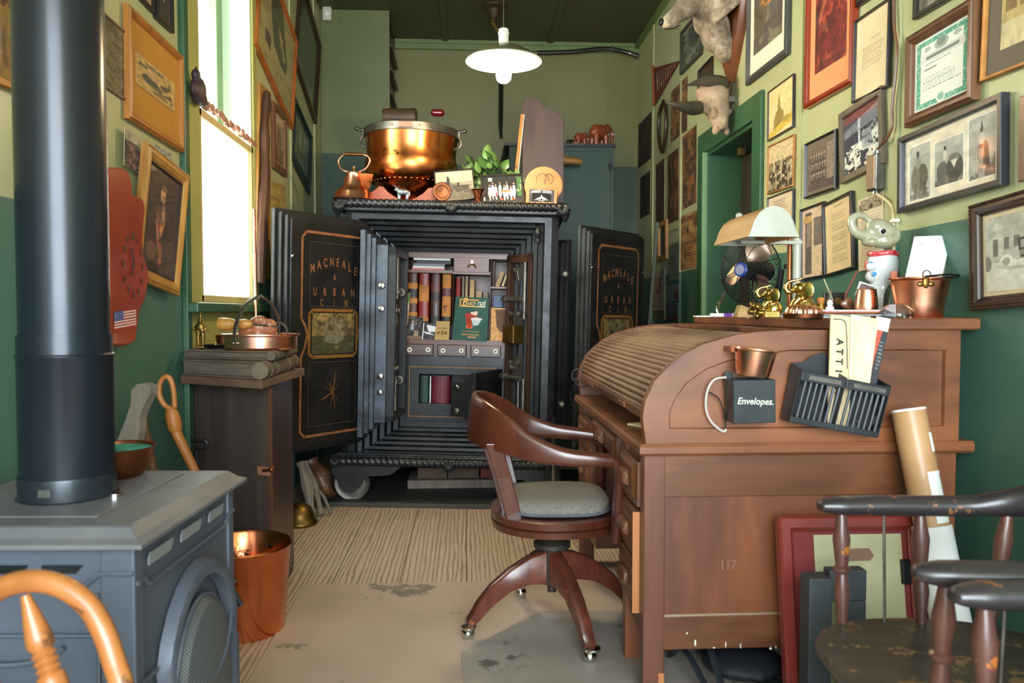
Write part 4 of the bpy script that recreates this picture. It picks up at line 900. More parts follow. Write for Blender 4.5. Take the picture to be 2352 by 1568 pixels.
MB().lathe([(.083, 1.05), (.083, 2.2)], (FX, FY, 0), 48, cap=False).build('pipe_section', M['flue_black'], flue, smooth=True)
MB().lathe([(.082, 2.195), (.085, 2.2), (.082, 2.205), (.082, 3.449)], (FX, FY, 0), 48, cap=False).build('pipe_section', M['flue_black'], flue, smooth=True)
MB().lathe([(.0845, 1.085), (.087, 1.087), (.087, 1.05), (.0895, 1.047), (.0895, 1.043), (.0875, 1.04), (.0875, .80)], (FX, FY, 0), 48, cap=False).build('pipe_section', M['flue_black'], flue, smooth=True)
MB().lathe([(.089, .805), (.090, .80), (.0895, .762), (.094, .7605)], (FX, FY, 0), 48, cap=False).build('flue_collar', mat('collar_black', (40, 46, 52), .3, .4), flue, smooth=True)
MB().box(FX-.012, FX+.012, FY-.093, FY-.086, .775, .79).build('collar_tab', M['steel'], flue)
p_ = Vector((FX+.07, FY-.075, .7605)); MB().lathe([(.014, 0), (.014, .006), (.004, .006)], (FX+.102, FY-.02, .7605), 12).build('collar_clip', M['chrome'], flue)
# bowl with verdigris on the stove top
bc = Vector((-.797, 1.85, .7605)); t = thing('patina_bowl', 'small copper bowl with turquoise verdigris inside, on the stove behind the flue', 'bowl', bc)
MB().lathe([(.001, .0), (.055, .0), (.072, .02), (.084, .064), (.086, .068), (.081, .066), (.068, .024)], bc, 32, cap=False).build('bowl', M['dark_copper'], t, smooth=True)
MB().lathe([(.001, .052), (.05, .054), (.0805, .06)], bc, 24).build('verdigris', M['patina'], t, smooth=True)
# copper bucket on the floor
bc = Vector((-.797, 2.862, 0.001)); t = thing('copper_bucket', 'tall copper waste bucket on the floor beside the stove', 'bucket', bc)
MB().lathe([(.001, .006), (.138, .004), (.142, .0), (.144, .006), (.166, .298), (.170, .303), (.167, .309), (.162, .303), (.141, .012), (.001, .010)], bc, 56, cap=False).build('bucket_wall', M['bucket_copper'], t, smooth=True)
# stand with old ledgers
st = thing('pedestal_stand', 'dark brown wooden cabinet stand below the window, old ledgers on it', 'stand', (-.92, 3.25, 0))
SQ = [(-1.095, 3.26), (-.735, 3.03), (-.757, 3.50), (-1.09, 3.50)]
MB().prism(SQ, 'z', .001, .855).build('carcass', M['stand_wood'], st, bev=.003)
MB().prism([(-.733, 3.03), (-.731, 3.045), (-.752, 3.49), (-.756, 3.49)], 'z', .03, .85).build('door', M['dark_wood'], st)
MB().prism([(-.742, 3.026), (-.730, 3.019), (-.728, 3.034), (-.738, 3.034)], 'z', .02, .85).build('edge_strip', M['brown_frame'], st, bev=.001)
d_ = Vector((.36, -.23, 0)).normalized(); a = Vector((-.79, 3.058, 0)); b = Vector((-.737, 3.024, 0)); nn = Vector((-.54, -.84, 0))*.003
MB().loft([[a+Vector((0, 0, .515)), b+Vector((0, 0, .515)), b+Vector((0, 0, .548)), a+Vector((0, 0, .548))], [a+nn+Vector((0, 0, .515)), b+nn+Vector((0, 0, .515)), b+nn+Vector((0, 0, .548)), a+nn+Vector((0, 0, .548))]]).build('hasp_plate', mat('copper_plate', (216, 150, 120), .45, .6), st)
MB().ell((-.732, 3.03, .54), (.012, .018, .012)).tube([(-.735, 3.02, .54), (-.765, 3.03, .535)], .006, 6).build('clasp', M['dark_copper'], st, smooth=True)
def slab(name, label, cat, P4, z0, z1, m, **k):
    c = sum((Vector(p) for p in P4), Vector((0, 0)))/4
    return tag(MB().prism(P4, 'z', z0, z1).build(name, m, **k), label, cat)
slab('wooden_board', 'brown board lying on the stand under the two old ledgers', 'board', [(-1.10, 3.13), (-.726, 2.875), (-.70, 3.50), (-1.10, 3.55)], .857, .888, M['board_brown'], bev=.003)
mat('ledger_cloth', (110, 94, 76), .85, c2=(78, 66, 54), scale=6, bmp=.3, bscale=50); mat('ledger_pages', (112, 98, 82), .9, c2=(84, 74, 64), scale=5, stretch=(1, 1, 12), bmp=.4, bscale=60)
def ledger(label, P4, z0, z1, roll):
    t = thing('ledger', label, 'book', ((P4[0][0]+P4[2][0])/2, (P4[0][1]+P4[2][1])/2, z0))
    th = .007; I = [(lerp(x, sum(p[0] for p in P4)/4, .03), lerp(y, sum(p[1] for p in P4)/4, .03)) for x, y in P4]
    MB().prism(I, 'z', z0+th, z1-th).build('pages', M['ledger_pages'], t, bev=.004)
    MB().prism(P4, 'z', z0, z0+th).build('cover', M['ledger_cloth'], t, bev=.003); MB().prism(P4, 'z', z1-th, z1).build('cover', M['ledger_cloth'], t, bev=.003)
    a, b = Vector((*P4[1], (z0+z1)/2)), Vector((*P4[2], (z0+z1)/2)); r = (z1-z0)/2
    mb = MB(); mb.tube([a, lerp(a, b, .25), lerp(a, b, .5), lerp(a, b, .75), b+Vector((0, .03, 0))], [r, r*1.02, r, r*1.02, r], 14); mb.build('spine', M['ledger_cloth'], t, smooth=True)
    for f in (.12, .3, .7): MB().tube([lerp(a, b, f), lerp(a, b, f+.025)], r*1.08, 14).build('raised_band', M['ledger_pages'], t, smooth=True)
    return t
ledger('thick old grey ledger, lower of the two on the stand', [(-1.09, 3.12), (-.74, 2.90), (-.745, 3.44), (-1.09, 3.50)], .889, .951, True)
t = ledger('thin old grey ledger, upper of the two on the stand, under the copper pan', [(-1.098, 3.16), (-.72, 2.985), (-.73, 3.40), (-1.09, 3.50)], .952, .986, True)
ztop = .987
# copper pan with iron bail
pc = Vector((-.803, 3.17, ztop)); pan = thing('copper_pan', 'shallow copper pan with a tall iron bail handle on the old ledgers', 'pan', pc)
MB().lathe([(.001, 0), (.128, 0), (.138, .008), (.140, .05), (.149, .055), (.149, .060), (.138, .057), (.134, .01), (.001, .006)], pc, 56, cap=False).build('pan_body', M['copper'], pan, smooth=True)
hp = [hy(541, 787, 3.05), hy(539, 765, 3.05), hy(548, 728, 3.07), hy(568, 696, 3.10), hy(597, 682, 3.14), hy(622, 697, 3.19), hy(637, 722, 3.24), hy(641, 738, 3.26)]
MB().tube(bez(hp, 5), .011, 8, flat=.3, up=(.5, .8, 0)).build('iron_bail', M['dull_steel'], pan, smooth=True)
for pts in ([hy(641, 738, 3.26), hy(625, 750, 3.27), hy(621, 768, 3.27)], [hy(641, 738, 3.26), hy(656, 750, 3.27), hy(661, 768, 3.27)], [hy(641, 738, 3.26), hy(641, 768, 3.27)]): MB().tube(bez(pts, 4) if len(pts) > 2 else pts, .0045, 6).build('bail_fork', M['dull_steel'], pan, smooth=True)
a = hy(541, 788, 3.045); MB().ell(a+Vector((-.006, -.006, .0)), .005).ell(a+Vector((.006, -.006, 0)), .005).build('rivet', M['chrome'], pan, smooth=True)
# wooden-handled tool and carved nut-brown animal inside the pan
a = hy(501, 744, 3.16); t = thing('turned_handle', 'turned wooden handle jutting left over the copper pan', 'tool', a)
MB().lathe([(.016, 0), (.024, .004), (.026, .02), (.023, .05), (.014, .075), (.018, .09), (.021, .105), (.015, .125), (.008, .135)], a, 20, Matrix.Rotation(PI/2, 3, 'Y')@Matrix.Rotation(.08, 3, 'X')).build('grip', M['gilt_wood'], t, smooth=True)
MB().tube([a+Vector((.13, 0, 0)), a+Vector((.23, .03, -.012))], .004, 6).build('shank', M['dull_steel'], t)
mat('nut_wood', (178, 118, 82), .4, c2=(140, 84, 54), scale=12, coat=.2)
mb = MB(); c = hy(592, 752, 3.20)
for dx, dy, dz, r in ((0, 0, 0, .035), (.035, .01, -.005, .04), (-.035, 0, -.008, .032), (-.01, 0, .022, .022), (.015, -.01, .03, .022), (.045, 0, .01, .03), (-.055, .0, -.02, .022), (.0, -.02, .03, .018)): mb.ell(c+Vector((dx, dy, dz)), (r, r*.9, r*.85))
mb.ell((c.x, c.y, 1.013), (.08, .05, .028)); mb.tube([(c.x, c.y, .995), c], .03, 10)
tag(mb.build('carved_figure', M['nut_wood'], remesh=.005), 'lumpy nut brown carved figure lying in the copper pan', 'carving')
# little bronze figurine, dish, cup
c = hy(461, 797, 3.24); c.z = ztop; mb = MB(); s_ = .0018*1.0
mb.box(c.x-.018, c.x+.018, c.y-.015, c.y+.015, ztop, ztop+.01)
mb.tube([(c.x-.008, c.y, ztop+.005), (c.x-.01, c.y, ztop+.05), (c.x-.004, c.y, ztop+.08)], [.006, .008, .01], 8); mb.tube([(c.x+.008, c.y, ztop+.005), (c.x+.01, c.y, ztop+.05), (c.x+.004, c.y, ztop+.08)], [.006, .008, .01], 8)
mb.ell((c.x, c.y, ztop+.085), (.018, .012, .022)); mb.ell((c.x, c.y, ztop+.112), .009); mb.tube([(c.x, c.y, ztop+.11), (c.x+.002, c.y, ztop+.15)], [.007, .002], 8); mb.tube([(c.x-.015, c.y, ztop+.095), (c.x-.026, c.y, ztop+.075), (c.x-.012, c.y-.008, ztop+.065)], .004, 6); mb.tube([(c.x+.015, c.y, ztop+.095), (c.x+.024, c.y, ztop+.07), (c.x+.008, c.y-.008, ztop+.07)], .004, 6)
tag(mb.build('bronze_figurine', M['dull_brass'], remesh=.0028), 'small bronze standing figurine with a pointed hat on the left of the ledgers', 'figurine')
c = hy(497, 796, 3.24); c.z = ztop; t = thing('dark_dish', 'small dark oval dish of trinkets between the figurine and the pan', 'dish', c)
MB().lathe([(.001, 0), (.03, 0), (.048, .014), (.046, .016), (.028, .005)], c, 24, cap=False).build('dish_body', M['black_metal'], t, smooth=True)
MB().ell(c+Vector((-.004, 0, .014)), (.012, .01, .008)).build('button', M['brass'], t, smooth=True)
c = hy(511, 790, 3.33); c.z = ztop; tag(MB().lathe([(.001, 0), (.022, 0), (.026, .045), (.028, .05), (.024, .046), (.02, .004), (.001, .003)], c, 24, cap=False).build('copper_cup', M['dark_copper'], smooth=True), 'small dark copper cup behind the left edge of the pan', 'cup')
# wooden tools behind the stove
def pxprism(name, label, cat, pts, Y, depth, m, **k):
    P_ = [hy(*p, Y) for p in pts]; mb = MB(); mb.loft([[tuple(p) for p in P_], [(p.x, p.y+depth, p.z) for p in P_]]); return tag(mb.build(name, m, **k), label, cat)
t = thing('wooden_yoke', 'grey wooden crutch-shaped tool with a round handle, leaning behind the flue', 'tool', (-1.0, 2.45, 0))
P_ = [hy(*p, 2.42) for p in ((262, 1075), (268, 1010), (282, 975), (298, 930), (300, 895), (312, 882), (330, 879), (345, 888), (344, 905), (330, 930), (318, 960), (318, 990), (306, 1045), (292, 1075))]
mb = MB(); mb.loft([[tuple(p) for p in P_], [(p.x+.012, p.y+.035, p.z) for p in P_]]); mb.build('head_plank', M['grey_wood'], t, bev=.004)
a = hy(322, 925, 2.47); b = Vector((-.90, 2.60, .02)); 
MB().tube([a, b], .012, 10).build('handle', M['brown_stick'], t, smooth=True)
t = thing('wooden_clamp', 'orange wooden pole with a looped head leaning beside the stand', 'tool', (-.8, 2.8, 0))
lp = [hy(*p, 2.72) for p in ((398, 940), (378, 930), (366, 905), (368, 880), (380, 865), (392, 872), (399, 900), (401, 935))]
MB().tube(bez(lp, 4), .011, 8, flat=.8).build('loop', M['stick_wood'], t, smooth=True)
a = hy(392, 938, 2.72); b = hy(404, 992, 2.72)
MB().tube([a, lerp(a, b, .3), lerp(a, b, .8), b], [.016, .024, .024, .018], 10).build('head_block', M['stick_wood'], t, smooth=True)
c = hy(446, 1078, 2.72); e = b+(c-b)*3.2; e = Vector((lerp(b.x, c.x, 4.2), 2.74, .02))
MB().tube([b, c, Vector((-.90, 2.70, .012))], [.017, .016, .014], 10).build('pole', M['stick_wood'], t, smooth=True)
mb = MB(); h_ = [hy(*p, 3.02) for p in ((440, 1012), (470, 1012), (474, 1022), (468, 1030), (452, 1032), (452, 1090), (456, 1300))]; h_[-1].z = .012
mb.tube(bez(h_, 4), .008, 6); tag(mb.build('iron_poker', M['black_metal'], smooth=True), 'black iron poker with a bent handle left of the stand', 'poker')
# ---- pieces behind the stand: bell dome, driftwood, log, tripod
c = hz(690, 1213, 0); c = Vector((c.x-.02, c.y+.08, .001)); t = thing('brass_dome', 'dull brass domed hat on the floor right of the stand', 'dome', c)
MB().lathe([(.001, .115), (.03, .112), (.06, .09), (.078, .055), (.083, .03), (.092, .022), (.095, .012), (.09, .0), (.001, .0)], c, 36).build('dome', M['dull_brass'], t, smooth=True)
for i, (p0, p1, r, lb) in enumerate((((690, 1062), (715, 1185), .028, 'grey driftwood stick leaning left of the safe wheel'), ((700, 1060), (738, 1180), .018, 'thin forked driftwood stick nearest the safe wheel'), ((715, 1062), (752, 1140), .05, 'thick brown log behind the driftwood'))):
    Yb = (4.35, 4.42, 4.60)[i]; a = hy(*p0, Yb+.1); b = hy(*p1, Yb); b.z = max(b.z, r*.9+.002) if i == 2 else r*.6; mid = lerp(a, b, .5)+Vector((.01, 0, .01))
    mb = MB(); mb.tube(bez([a, mid, b], 5), [r*(1-.25*math.sin(k)) for k in range(11)], 9); 
    if i == 1: mb.tube([mid, mid+Vector((.05, 0, -.06)), b+Vector((.05, .02, .0))], r*.5, 7)
    tag(mb.build('driftwood', M['grey_wood'] if i < 2 else M['brown_stick'], smooth=True), lb, 'wood')
t = thing('tripod', 'black folded camera tripod behind the swivel chair', 'tripod', (.42, 4.15, 0))
for i, (x1, y1) in enumerate(((1240, 1130), (1270, 1130), (1290, 1130))):
    a = hy(1268+i*4, 1050, 4.1); b = hy(x1, 1140, 4.1+.02*i); d = b-a; k = (a.z-.002)/(a.z-b.z); MB().tube([a, a+d*k], [.012, .008], 8).build('leg', M['black_paint'] if i != 1 else M['steel'], t, smooth=True)
MB().tube([hy(1272, 1052, 4.1), hy(1272, 960, 4.1)], .012, 8).build('column', M['black_paint'], t, smooth=True)
# ------------------------------------------------------------------ left wall
FG = dict()
cv = Cv(40, 60, (150, 116, 52)).blotch(3, (92, 60, 40), .5).oval(.45, .75, .16, .12, (70, 50, 44)).oval(.6, .5, .2, .2, (90, 56, 36)).oval(.4, .2, .12, .14, (150, 130, 120)).oval(.85, .45, .1, .4, (50, 34, 28)).grain(8, .3)
framed('L', [None, None, (69, 212), (-60, 178)], 'old painting of figures in a thin gilt frame at the far left behind the flue', M['gold_paint'], .02, .03, cv, H_=.62)
cv = Cv(20, 60, (112, 100, 66)).blotch(4, (80, 72, 50), .5).grain(12, .3)
framed('L', [(228, 18), (297, 78), (297, 235), (228, 190)], 'narrow brown picture half hidden between the flue and the gilt-matted photograph', M['brown_frame'], .008, .012, cv)
cv = Cv(70, 90, (196, 158, 92)).rect(.0, .0, 1, .02, (150, 110, 50)).blotch_in(.08, .25, .9, .8, 3, (92, 84, 66), .48, .9).oval(.35, .42, .2, .14, (78, 72, 58)).oval(.45, .6, .18, .1, (196, 148, 104)).oval(.38, .75, .1, .05, (200, 150, 100)).blotch_in(.3, .1, .95, .4, 6, (104, 86, 56), .55, .7).rect(.25, .82, .7, .9, (86, 84, 70), .8).rect(.82, .55, .88, .8, (84, 80, 66), .8).grain(16, .25)
framed('L', [(300, 18), (427, 124), (423, 342), (300, 278)], 'golden-matted photograph in an orange pine frame left of the window', M['pine_gold_frame'], .026, .04, cv, M['gold_card'], (.05, .11, .04, .1), style=1)
cv = Cv(24, 30, (150, 128, 78)).blotch(3, (60, 50, 40), .55).grain(8, .3)
framed('L', [None, None, (359, 36), (322, -8)], 'black framed picture cut off at the top, above the orange pine frame', M['ebony'], .014, .02, cv, M['tan_card'], .02, H_=.35)
cv = Cv(28, 44, (46, 42, 36)).person(.5, .2, .6, (150, 150, 140), (170, 160, 140)).grain(8, .3)
framed('L', [None, None, (401, 76), (363, 42)], 'small dark framed portrait at the top between the pine frame and the window', M['ebony'], .016, .025, cv, M['brown_frame'], .012, H_=.30)
cv = Cv(30, 60, (110, 84, 76)).blotch(4, (54, 44, 54), .48).rect(0, .72, 1, 1, (168, 158, 132)).blotch(7, (180, 132, 108), .6, .6).grain(9, .3)
def wall_sheet(name, label, cat, wall, q, cv, m=PAPER, d=.003, curl=0.0):
    c, U, V, n, w, h = wall_quad(wall, q, d=d); 
    P = lambda u, v: c+U*(w*(u-.5))+V*(h*(v-.5))+n*d
    t = thing(name, label, cat, P(.5, 0)); pic_mesh('print', cv, P, m, t); mb = MB(); mb.loft([[P(0, 0)-n*.0018, P(1, 0)-n*.0018, P(1, 1)-n*.0018, P(0, 1)-n*.0018], [P(0, 0)-n*.0004, P(1, 0)-n*.0004, P(1, 1)-n*.0004, P(0, 1)-n*.0004]]); mb.build('sheet', M['paper_cream'], t); return t
wall_sheet('postcard', 'dark portrait postcard with a pale top above the red clock', 'postcard', 'L', [(286, 290), (322, 318), (320, 398), (286, 380)], cv, d=.02)
cv = Cv(20, 12, (160, 160, 150)).blotch(4, (90, 96, 90), .5)
wall_sheet('postcard', 'small pale postcard just above the gilt frame of the praying figure', 'postcard', 'L', [(355, 332), (395, 352), (395, 372), (355, 352)], cv, d=.012)
cv = Cv(70, 110, (74, 56, 48)).grain(3, .3)
cv.oval(.50, .76, .075, .075, (206, 150, 100)).oval(.52, .83, .08, .03, (120, 86, 60)).poly([(.34, .62), (.56, .68), (.62, .5), (.56, .38), (.42, .3), (.36, .44)], (136, 84, 68)).poly([(.5, .66), (.58, .64), (.6, .5), (.50, .34), (.48, .5)], (196, 136, 90)).poly([(.34, .5), (.38, .5), (.48, .32), (.44, .30)], (186, 120, 84)).poly([(.4, .32), (.56, .3), (.62, .12), (.5, .06), (.5, .2)], (150, 84, 64)).oval(.28, .2, .14, .09, (112, 72, 60)).blotch(5, (60, 46, 42), .6, .5).grain(14, .2)
framed('L', [(340, 345), (444, 387), (414, 665), (316, 652)], 'dark painting of a praying figure in a gilt wooden frame beside the window', M['gilt_wood'], .045, .045, cv, None, 0.0, style=1, liner=M['dark_wood'], cor=(.012, .05, .010, .008))
# red slab clock
ck = thing('slab_clock', 'orange-red wooden slab clock with a flag sticker, beside the flue', 'clock', hx(300, 795, -1.08))
out = [(200, 420), (230, 392), (262, 384), (284, 386), (297, 396), (303, 420), (305, 446), (316, 450), (330, 458), (334, 480), (330, 520), (328, 560), (331, 590), (340, 615), (342, 640), (336, 680), (322, 715), (315, 760), (312, 782), (300, 790), (285, 794), (230, 792), (205, 700), (196, 560)]
P_ = [hx(*p, -1.065) for p in out]; mb = MB(); mb.loft([[(-1.10, p.y, p.z) for p in P_], [tuple(p) for p in P_]]); mb.build('slab', mat('slab_red', (176, 62, 18), .38, c2=(140, 42, 12), scale=3, coat=.3), ck, bev=.006)
mat('clock_ink', (66, 40, 26), .5)
cc_ = hx(306, 610, -1.063); exw = Vector((0, 1, 0)); ezw = Vector((0, 0, 1))
mb = MB()
for i in range(12):
    a = 2*PI*i/12; r = .075; o_ = cc_+exw*math.sin(a)*r+ezw*math.cos(a)*r*1.25; mb.text(str(12 if i == 0 else i), .03, textM(o_+Vector((.001, 0, 0)), exw, ezw), bold=.001)
mb.build('numerals', M['charcoal_frame'], ck, recalc=False)
mb = MB(); mb.tube([cc_+Vector((.004, 0, 0)), cc_+Vector((.004, -.02, .055))], .003, 6); mb.tube([cc_+Vector((.004, 0, 0)), cc_+Vector((.004, -.02, -.03))], .003, 6); mb.ell(cc_, .006); mb.build('clock_hands', M['clock_ink'], ck)
cv = Cv(60, 40, (226, 220, 214))
for i in range(7): cv.rect(0, (2*i)/13, 1, (2*i+1)/13, (186, 62, 52))
cv.rect(0, 6/13, .42, 1, (84, 92, 150)); 
for i in range(5):
    for j in range(4): cv.rect(.04+i*.08, .52+j*.12, .06+i*.08, .55+j*.12, (200, 200, 220))
fq = [hx(*p, -1.0635) for p in ((262, 716), (313, 708), (313, 748), (262, 758))]
pic_mesh('flag_sticker', cv, lambda u, v: (fq[3]*(1-u)+fq[2]*u)*(1-v)+(fq[0]*(1-u)+fq[1]*u)*v, PAPER, ck)
# right of the window
cv = Cv(70, 110, (166, 152, 104)).rect(0, 0, 1, .3, (160, 142, 92)).poly([(.3, 1), (.6, 1), (.8, .5), (.78, .36), (.6, .34), (.42, .4), (.3, .7)], (84, 78, 56)).poly([(.5, .7), (.66, .66), (.62, .5)], (160, 140, 106)).poly([(.62, .6), (.76, .52), (.7, .44)], (176, 150, 116)).rect(.2, .24, .34, .38, (88, 62, 50)).grain(8, .2)
framed('L', [(600, -60), (690, 25), (673, 243), (594, 171)], 'large pale poster in an orange wood frame right of the window', M['orange_wood'], .04, .04, cv, None, 0.0, style=1)
cv = Cv(40, 80, (72, 78, 56)).rect(0, 0, 1, .16, (112, 112, 76)).blotch(3, (62, 66, 50), .5)
framed('L', [(692, -12), (742, 62), (727, 238), (684, 196)], 'large dark green print in a brown frame next to the corner cupboard', M['dark_wood'], .035, .04, cv, None, 0.0)
cv = Cv(30, 60, (150, 128, 90)).rect(.1, .05, .9, .35, (100, 70, 44)).oval(.5, .45, .25, .3, (120, 86, 56)).rect(.1, .8, .9, .95, (176, 160, 124)).grain(12, .3)
framed('L', [(632, 236), (660, 263), (660, 401), (630, 389)], 'small brown framed engraving below the orange poster frame', M['brown_frame'], .04, .03, cv, None, 0.0)
cv = Cv(34, 56, (92, 98, 66)).rect(.3, .25, .42, .85, (140, 140, 96)).rect(.62, .25, .74, .85, (140, 140, 96)).rect(.15, .2, .85, .4, (60, 60, 42), .6).grain(8, .2)
framed('L', [(679, 250), (720, 291), (713, 421), (675, 398)], 'dark green framed print with two pale columns beside the corner cupboard', mat('bottle_green', (34, 44, 40), .4), .022, .03, cv, M['cabinet_green'], (.05, .06, .05, .05))
cv = Cv(30, 40, (170, 146, 82)).blotch(3, (150, 120, 60), .5).grain(10, .2)
wall_sheet('map_scrap', 'torn tan map scrap pinned above the open safe door on the left wall', 'paper', 'L', [(613, 408), (655, 430), (657, 482), (615, 474)], cv)
t = thing('bark_plank', 'tall plank of brown bark leaning right of the window', 'plank', hx(605, 700, -1.09)); a = [hx(*p, -1.085) for p in ((598, 190), (622, 212), (620, 640), (588, 640))]
mb = MB(); mb.loft([[(-1.105, p.y, p.z) for p in a], [tuple(p) for p in a]]); mb.build('backing', M['gilt_wood'], t)
mb = MB(); pts = [hx(614, 215, -1.07), hx(608, 300, -1.065), hx(610, 400, -1.06), hx(604, 500, -1.06), hx(600, 650, -1.06)]; mb.tube(bez(pts, 5), [.03, .036, .04, .034, .03, .038, .045, .04, .035, .04, .042, .04, .045, .05, .045, .04, .045, .042, .04, .035, .03], 9, flat=.6); mb.build('bark', mat('bark', (84, 52, 34), .8, c2=(56, 38, 28), scale=14, stretch=(1, 1, .2), bmp=.6, bscale=30), t, smooth=True)
t = thing('copper_cane', 'long thin copper-coloured cane leaning at the right edge of the window', 'cane', hx(592, 900, -1.05)); MB().tube([hx(584, 480, -1.04), hx(590, 900, -1.0)], .008, 8).tube([hx(590, 900, -1.0), Vector((-.99, 4.28-.25, .01))], .008, 8).build('shaft', M['copper'], t, smooth=True)
# ledge clutter on the sash rail : carved bird and string of dried pods
mb = MB(); c = hx(455, 205, -1.07)
mb.ell(c+Vector((0, 0, -.005)), (.03, .045, .055)); mb.ell(c+Vector((0, -.025, .05)), (.018, .02, .024)); mb.tube([c+Vector((0, -.02, .05)), c+Vector((0, -.02, .09))], [.009, .004], 6); mb.ell(c+Vector((0, .04, -.03)), (.02, .04, .03)); mb.tube([c+Vector((0, .05, -.02)), c+Vector((0, .11, -.035))], [.02, .006], 8); mb.ell(c+Vector((0, -.05, -.01)), (.015, .02, .03))
tag(mb.build('carved_bird', mat('dark_carving', (58, 40, 44), .6), remesh=.005), 'dark carved bird perched on the left end of the window rail', 'carving')
t = thing('pod_string', 'string of dried brown seed pods draped along the window rail', 'garland', hx(500, 262, -1.08))
mb = MB(); r_ = random.Random(4)
for i in range(26):
    f = i/25; p = hx(lerp(468, 585, f), lerp(243, 334, f), -1.095+.02*r_.random()); p.z = max(1.992+.008, p.z) if f > .05 else p.z; mb.ell(p, (.012, .012+.008*r_.random(), .012+.006*r_.random()), Matrix.Rotation(r_.random()*3, 3, 'X'), 8, 6)
mb.build('pods', mat('pod_brown', (128, 82, 62), .5, c2=(176, 126, 104), scale=18, coat=.2), t, smooth=True); tag(t.children[0], kind='stuff')
mb = MB(); p = hx(552, 296, -1.10); mb.ell((p.x, p.y, 1.9865+.018), (.014, .04, .018)); tag(mb.build('flat_pebble', M['nut_wood'], smooth=True), 'round brown pebble near the right end of the window rail', 'pebble')
# bow-back chair in the left foreground
ch = thing('bow_back_chair', 'golden wooden bow-back spindle chair in the left foreground', 'chair', (-.57, .95, 0))
Yc = 1.08
bow = [hy(-90, 1568+260, Yc-.14), hy(-85, 1500, Yc-.10), hy(-50, 1400, Yc-.06), hy(0, 1352, Yc-.03), hy(70, 1334, Yc), hy(140, 1346, Yc+.02), hy(200, 1388, Yc+.03), hy(238, 1450, Yc+.03), hy(262, 1520, Yc+.02), hy(278, 1568, Yc+.01), hy(300, 1720, Yc)]
bow = [hy(-90, 1700, Yc-.12)]+bow[1:-1]+[hy(290, 1620, Yc), hy(298, 1680, Yc), hy(300, 1740, Yc), hy(300, 1800, Yc)]; bow[0].z = .6
MB().tube(bez(bow, 8), .0155, 12, flat=.85).build('bow', M['windsor_gold'], ch, smooth=True)
def turned(p0, p1, prof, m, parent, name='spindle', n=14):
    p0, p1 = Vector(p0), Vector(p1); d = p1-p0; L = d.length; R = d.to_track_quat('Z', 'Y').to_matrix(); return MB().lathe([(r, f*L) for f, r in prof], p0, n, R).build(name, m, parent, smooth=True, ang=60)
spr = [(0, .006), (.04, .0085), (.10, .0125), (.17, .0165), (.21, .0175), (.235, .012), (.25, .0165), (.265, .012), (.28, .0165), (.295, .012), (.31, .0165), (.325, .0125), (.34, .0175), (.42, .018), (.6, .016), (.85, .012), (1, .010)]
sp0 = hy(58, 1366, Yc); sp1 = Vector((sp0.x+.10, Yc-.02, .445))
turned(sp0, sp1, spr, M['windsor_gold'], ch)
for px in (-60, 0-140): 
    a = hy(px+20, 1400, Yc-.06); a.z = min(a.z, .70); turned(a, Vector((a.x+.03, Yc-.08, .445)), spr, M['windsor_gold'], ch)
sc_ = Vector((-.66, Yc-.20, .42)); MB().lathe([(.001, 0), (.19, 0), (.205, .01), (.205, .022), (.19, .03), (.001, .026)], sc_, 36).build('seat', M['windsor_gold'], ch, smooth=True)
for sx, sy in ((-1, -1), (1, -1), (-1, 1), (1, 1)): turned(sc_+Vector((sx*.12, sy*.12, .002)), (sc_.x+sx*.19, sc_.y+sy*.19, .001), [(0, .012), (.3, .019), (.6, .016), (1, .01)], M['windsor_gold'], ch, 'leg')
# ------------------------------------------------------------------ things standing on top of the safe
def TS(px, dy, z=TOP): # local point on the safe top under pixel column px
    p = SL(px, 470, dy); return Vector((p.x, dy, z))
MT = lambda c, rz=0: SF @ Matrix.Translation(Vector(c)) @ Matrix.Rotation(rz, 4, 'Z')
c = TS(943, .34); t = sthing('copper_cauldron', 'huge polished copper cauldron with an iron rim, left on top of the safe', 'cauldron', c)
mb = MB(MT(c)); q = .92
mb.lathe([(.001, .022), (.06, .026), (.13, .045), (.185, .085), (.215, .125), (.222, .142), (.236, .146), (.262, .168), (.280, .20), (.287, .245), (.282, .28), (.275, .305), (.277, .35), (.283, .41), (.286, .455), (.277, .455), (.268, .305), (.27, .22), (.20, .12), (.001, .034)], (0, 0, 0), 72, cap=False)
mb.build('pot_body', M['old_copper'], t, smooth=True, ang=60)
mb = MB(MT(c)); mb.lathe([(.284, .425), (.293, .427), (.294, .470), (.286, .473), (.279, .465), (.279, .427)], (0, 0, 0), 64, cap=False); mb.build('iron_rim', M['dull_steel'], t, smooth=True)
mb = MB(MT(c))
for k in range(44):
    a = 2*PI*k/44; mb.ell((.236*math.cos(a), .236*math.sin(a), .150), .0085, None, 8, 6)
mb.build('rivets', M['old_copper'], t, smooth=True); tag(t.children[-1], kind='stuff')
mb = MB(MT(c)); mb.box(-.045, .045, -.299, -.291, .432, .468); mb.build('maker_plate', M['copper'], t, bev=.003)
for s in (-1, 1):
    mb = MB(MT(c)); mb.tube(bez([(s*.27, -.05, .36), (s*.30, -.055, .37), (s*.31, -.055, .40), (s*.295, -.055, .43), (s*.295, -.055, .46)], 4), .009, 8); mb.tube([(s*.27, -.05, .462), (s*.325, -.055, .468)], [.013, .01], 8); mb.ell((s*.33, -.055, .47), .014); mb.build('bail_lug', M['dull_steel'], t, smooth=True)
for x in (-.085, .085):
    mb = MB(MT(c)); mb.tube([(x, -.285, .45), (x, -.289, .45)], .006, 8); mb.build('bolt', M['copper'], t)
t = sthing('cauldron_cradle', 'reddish wooden cradle feet under the copper cauldron', 'stand', (c.x, .3, TOP))
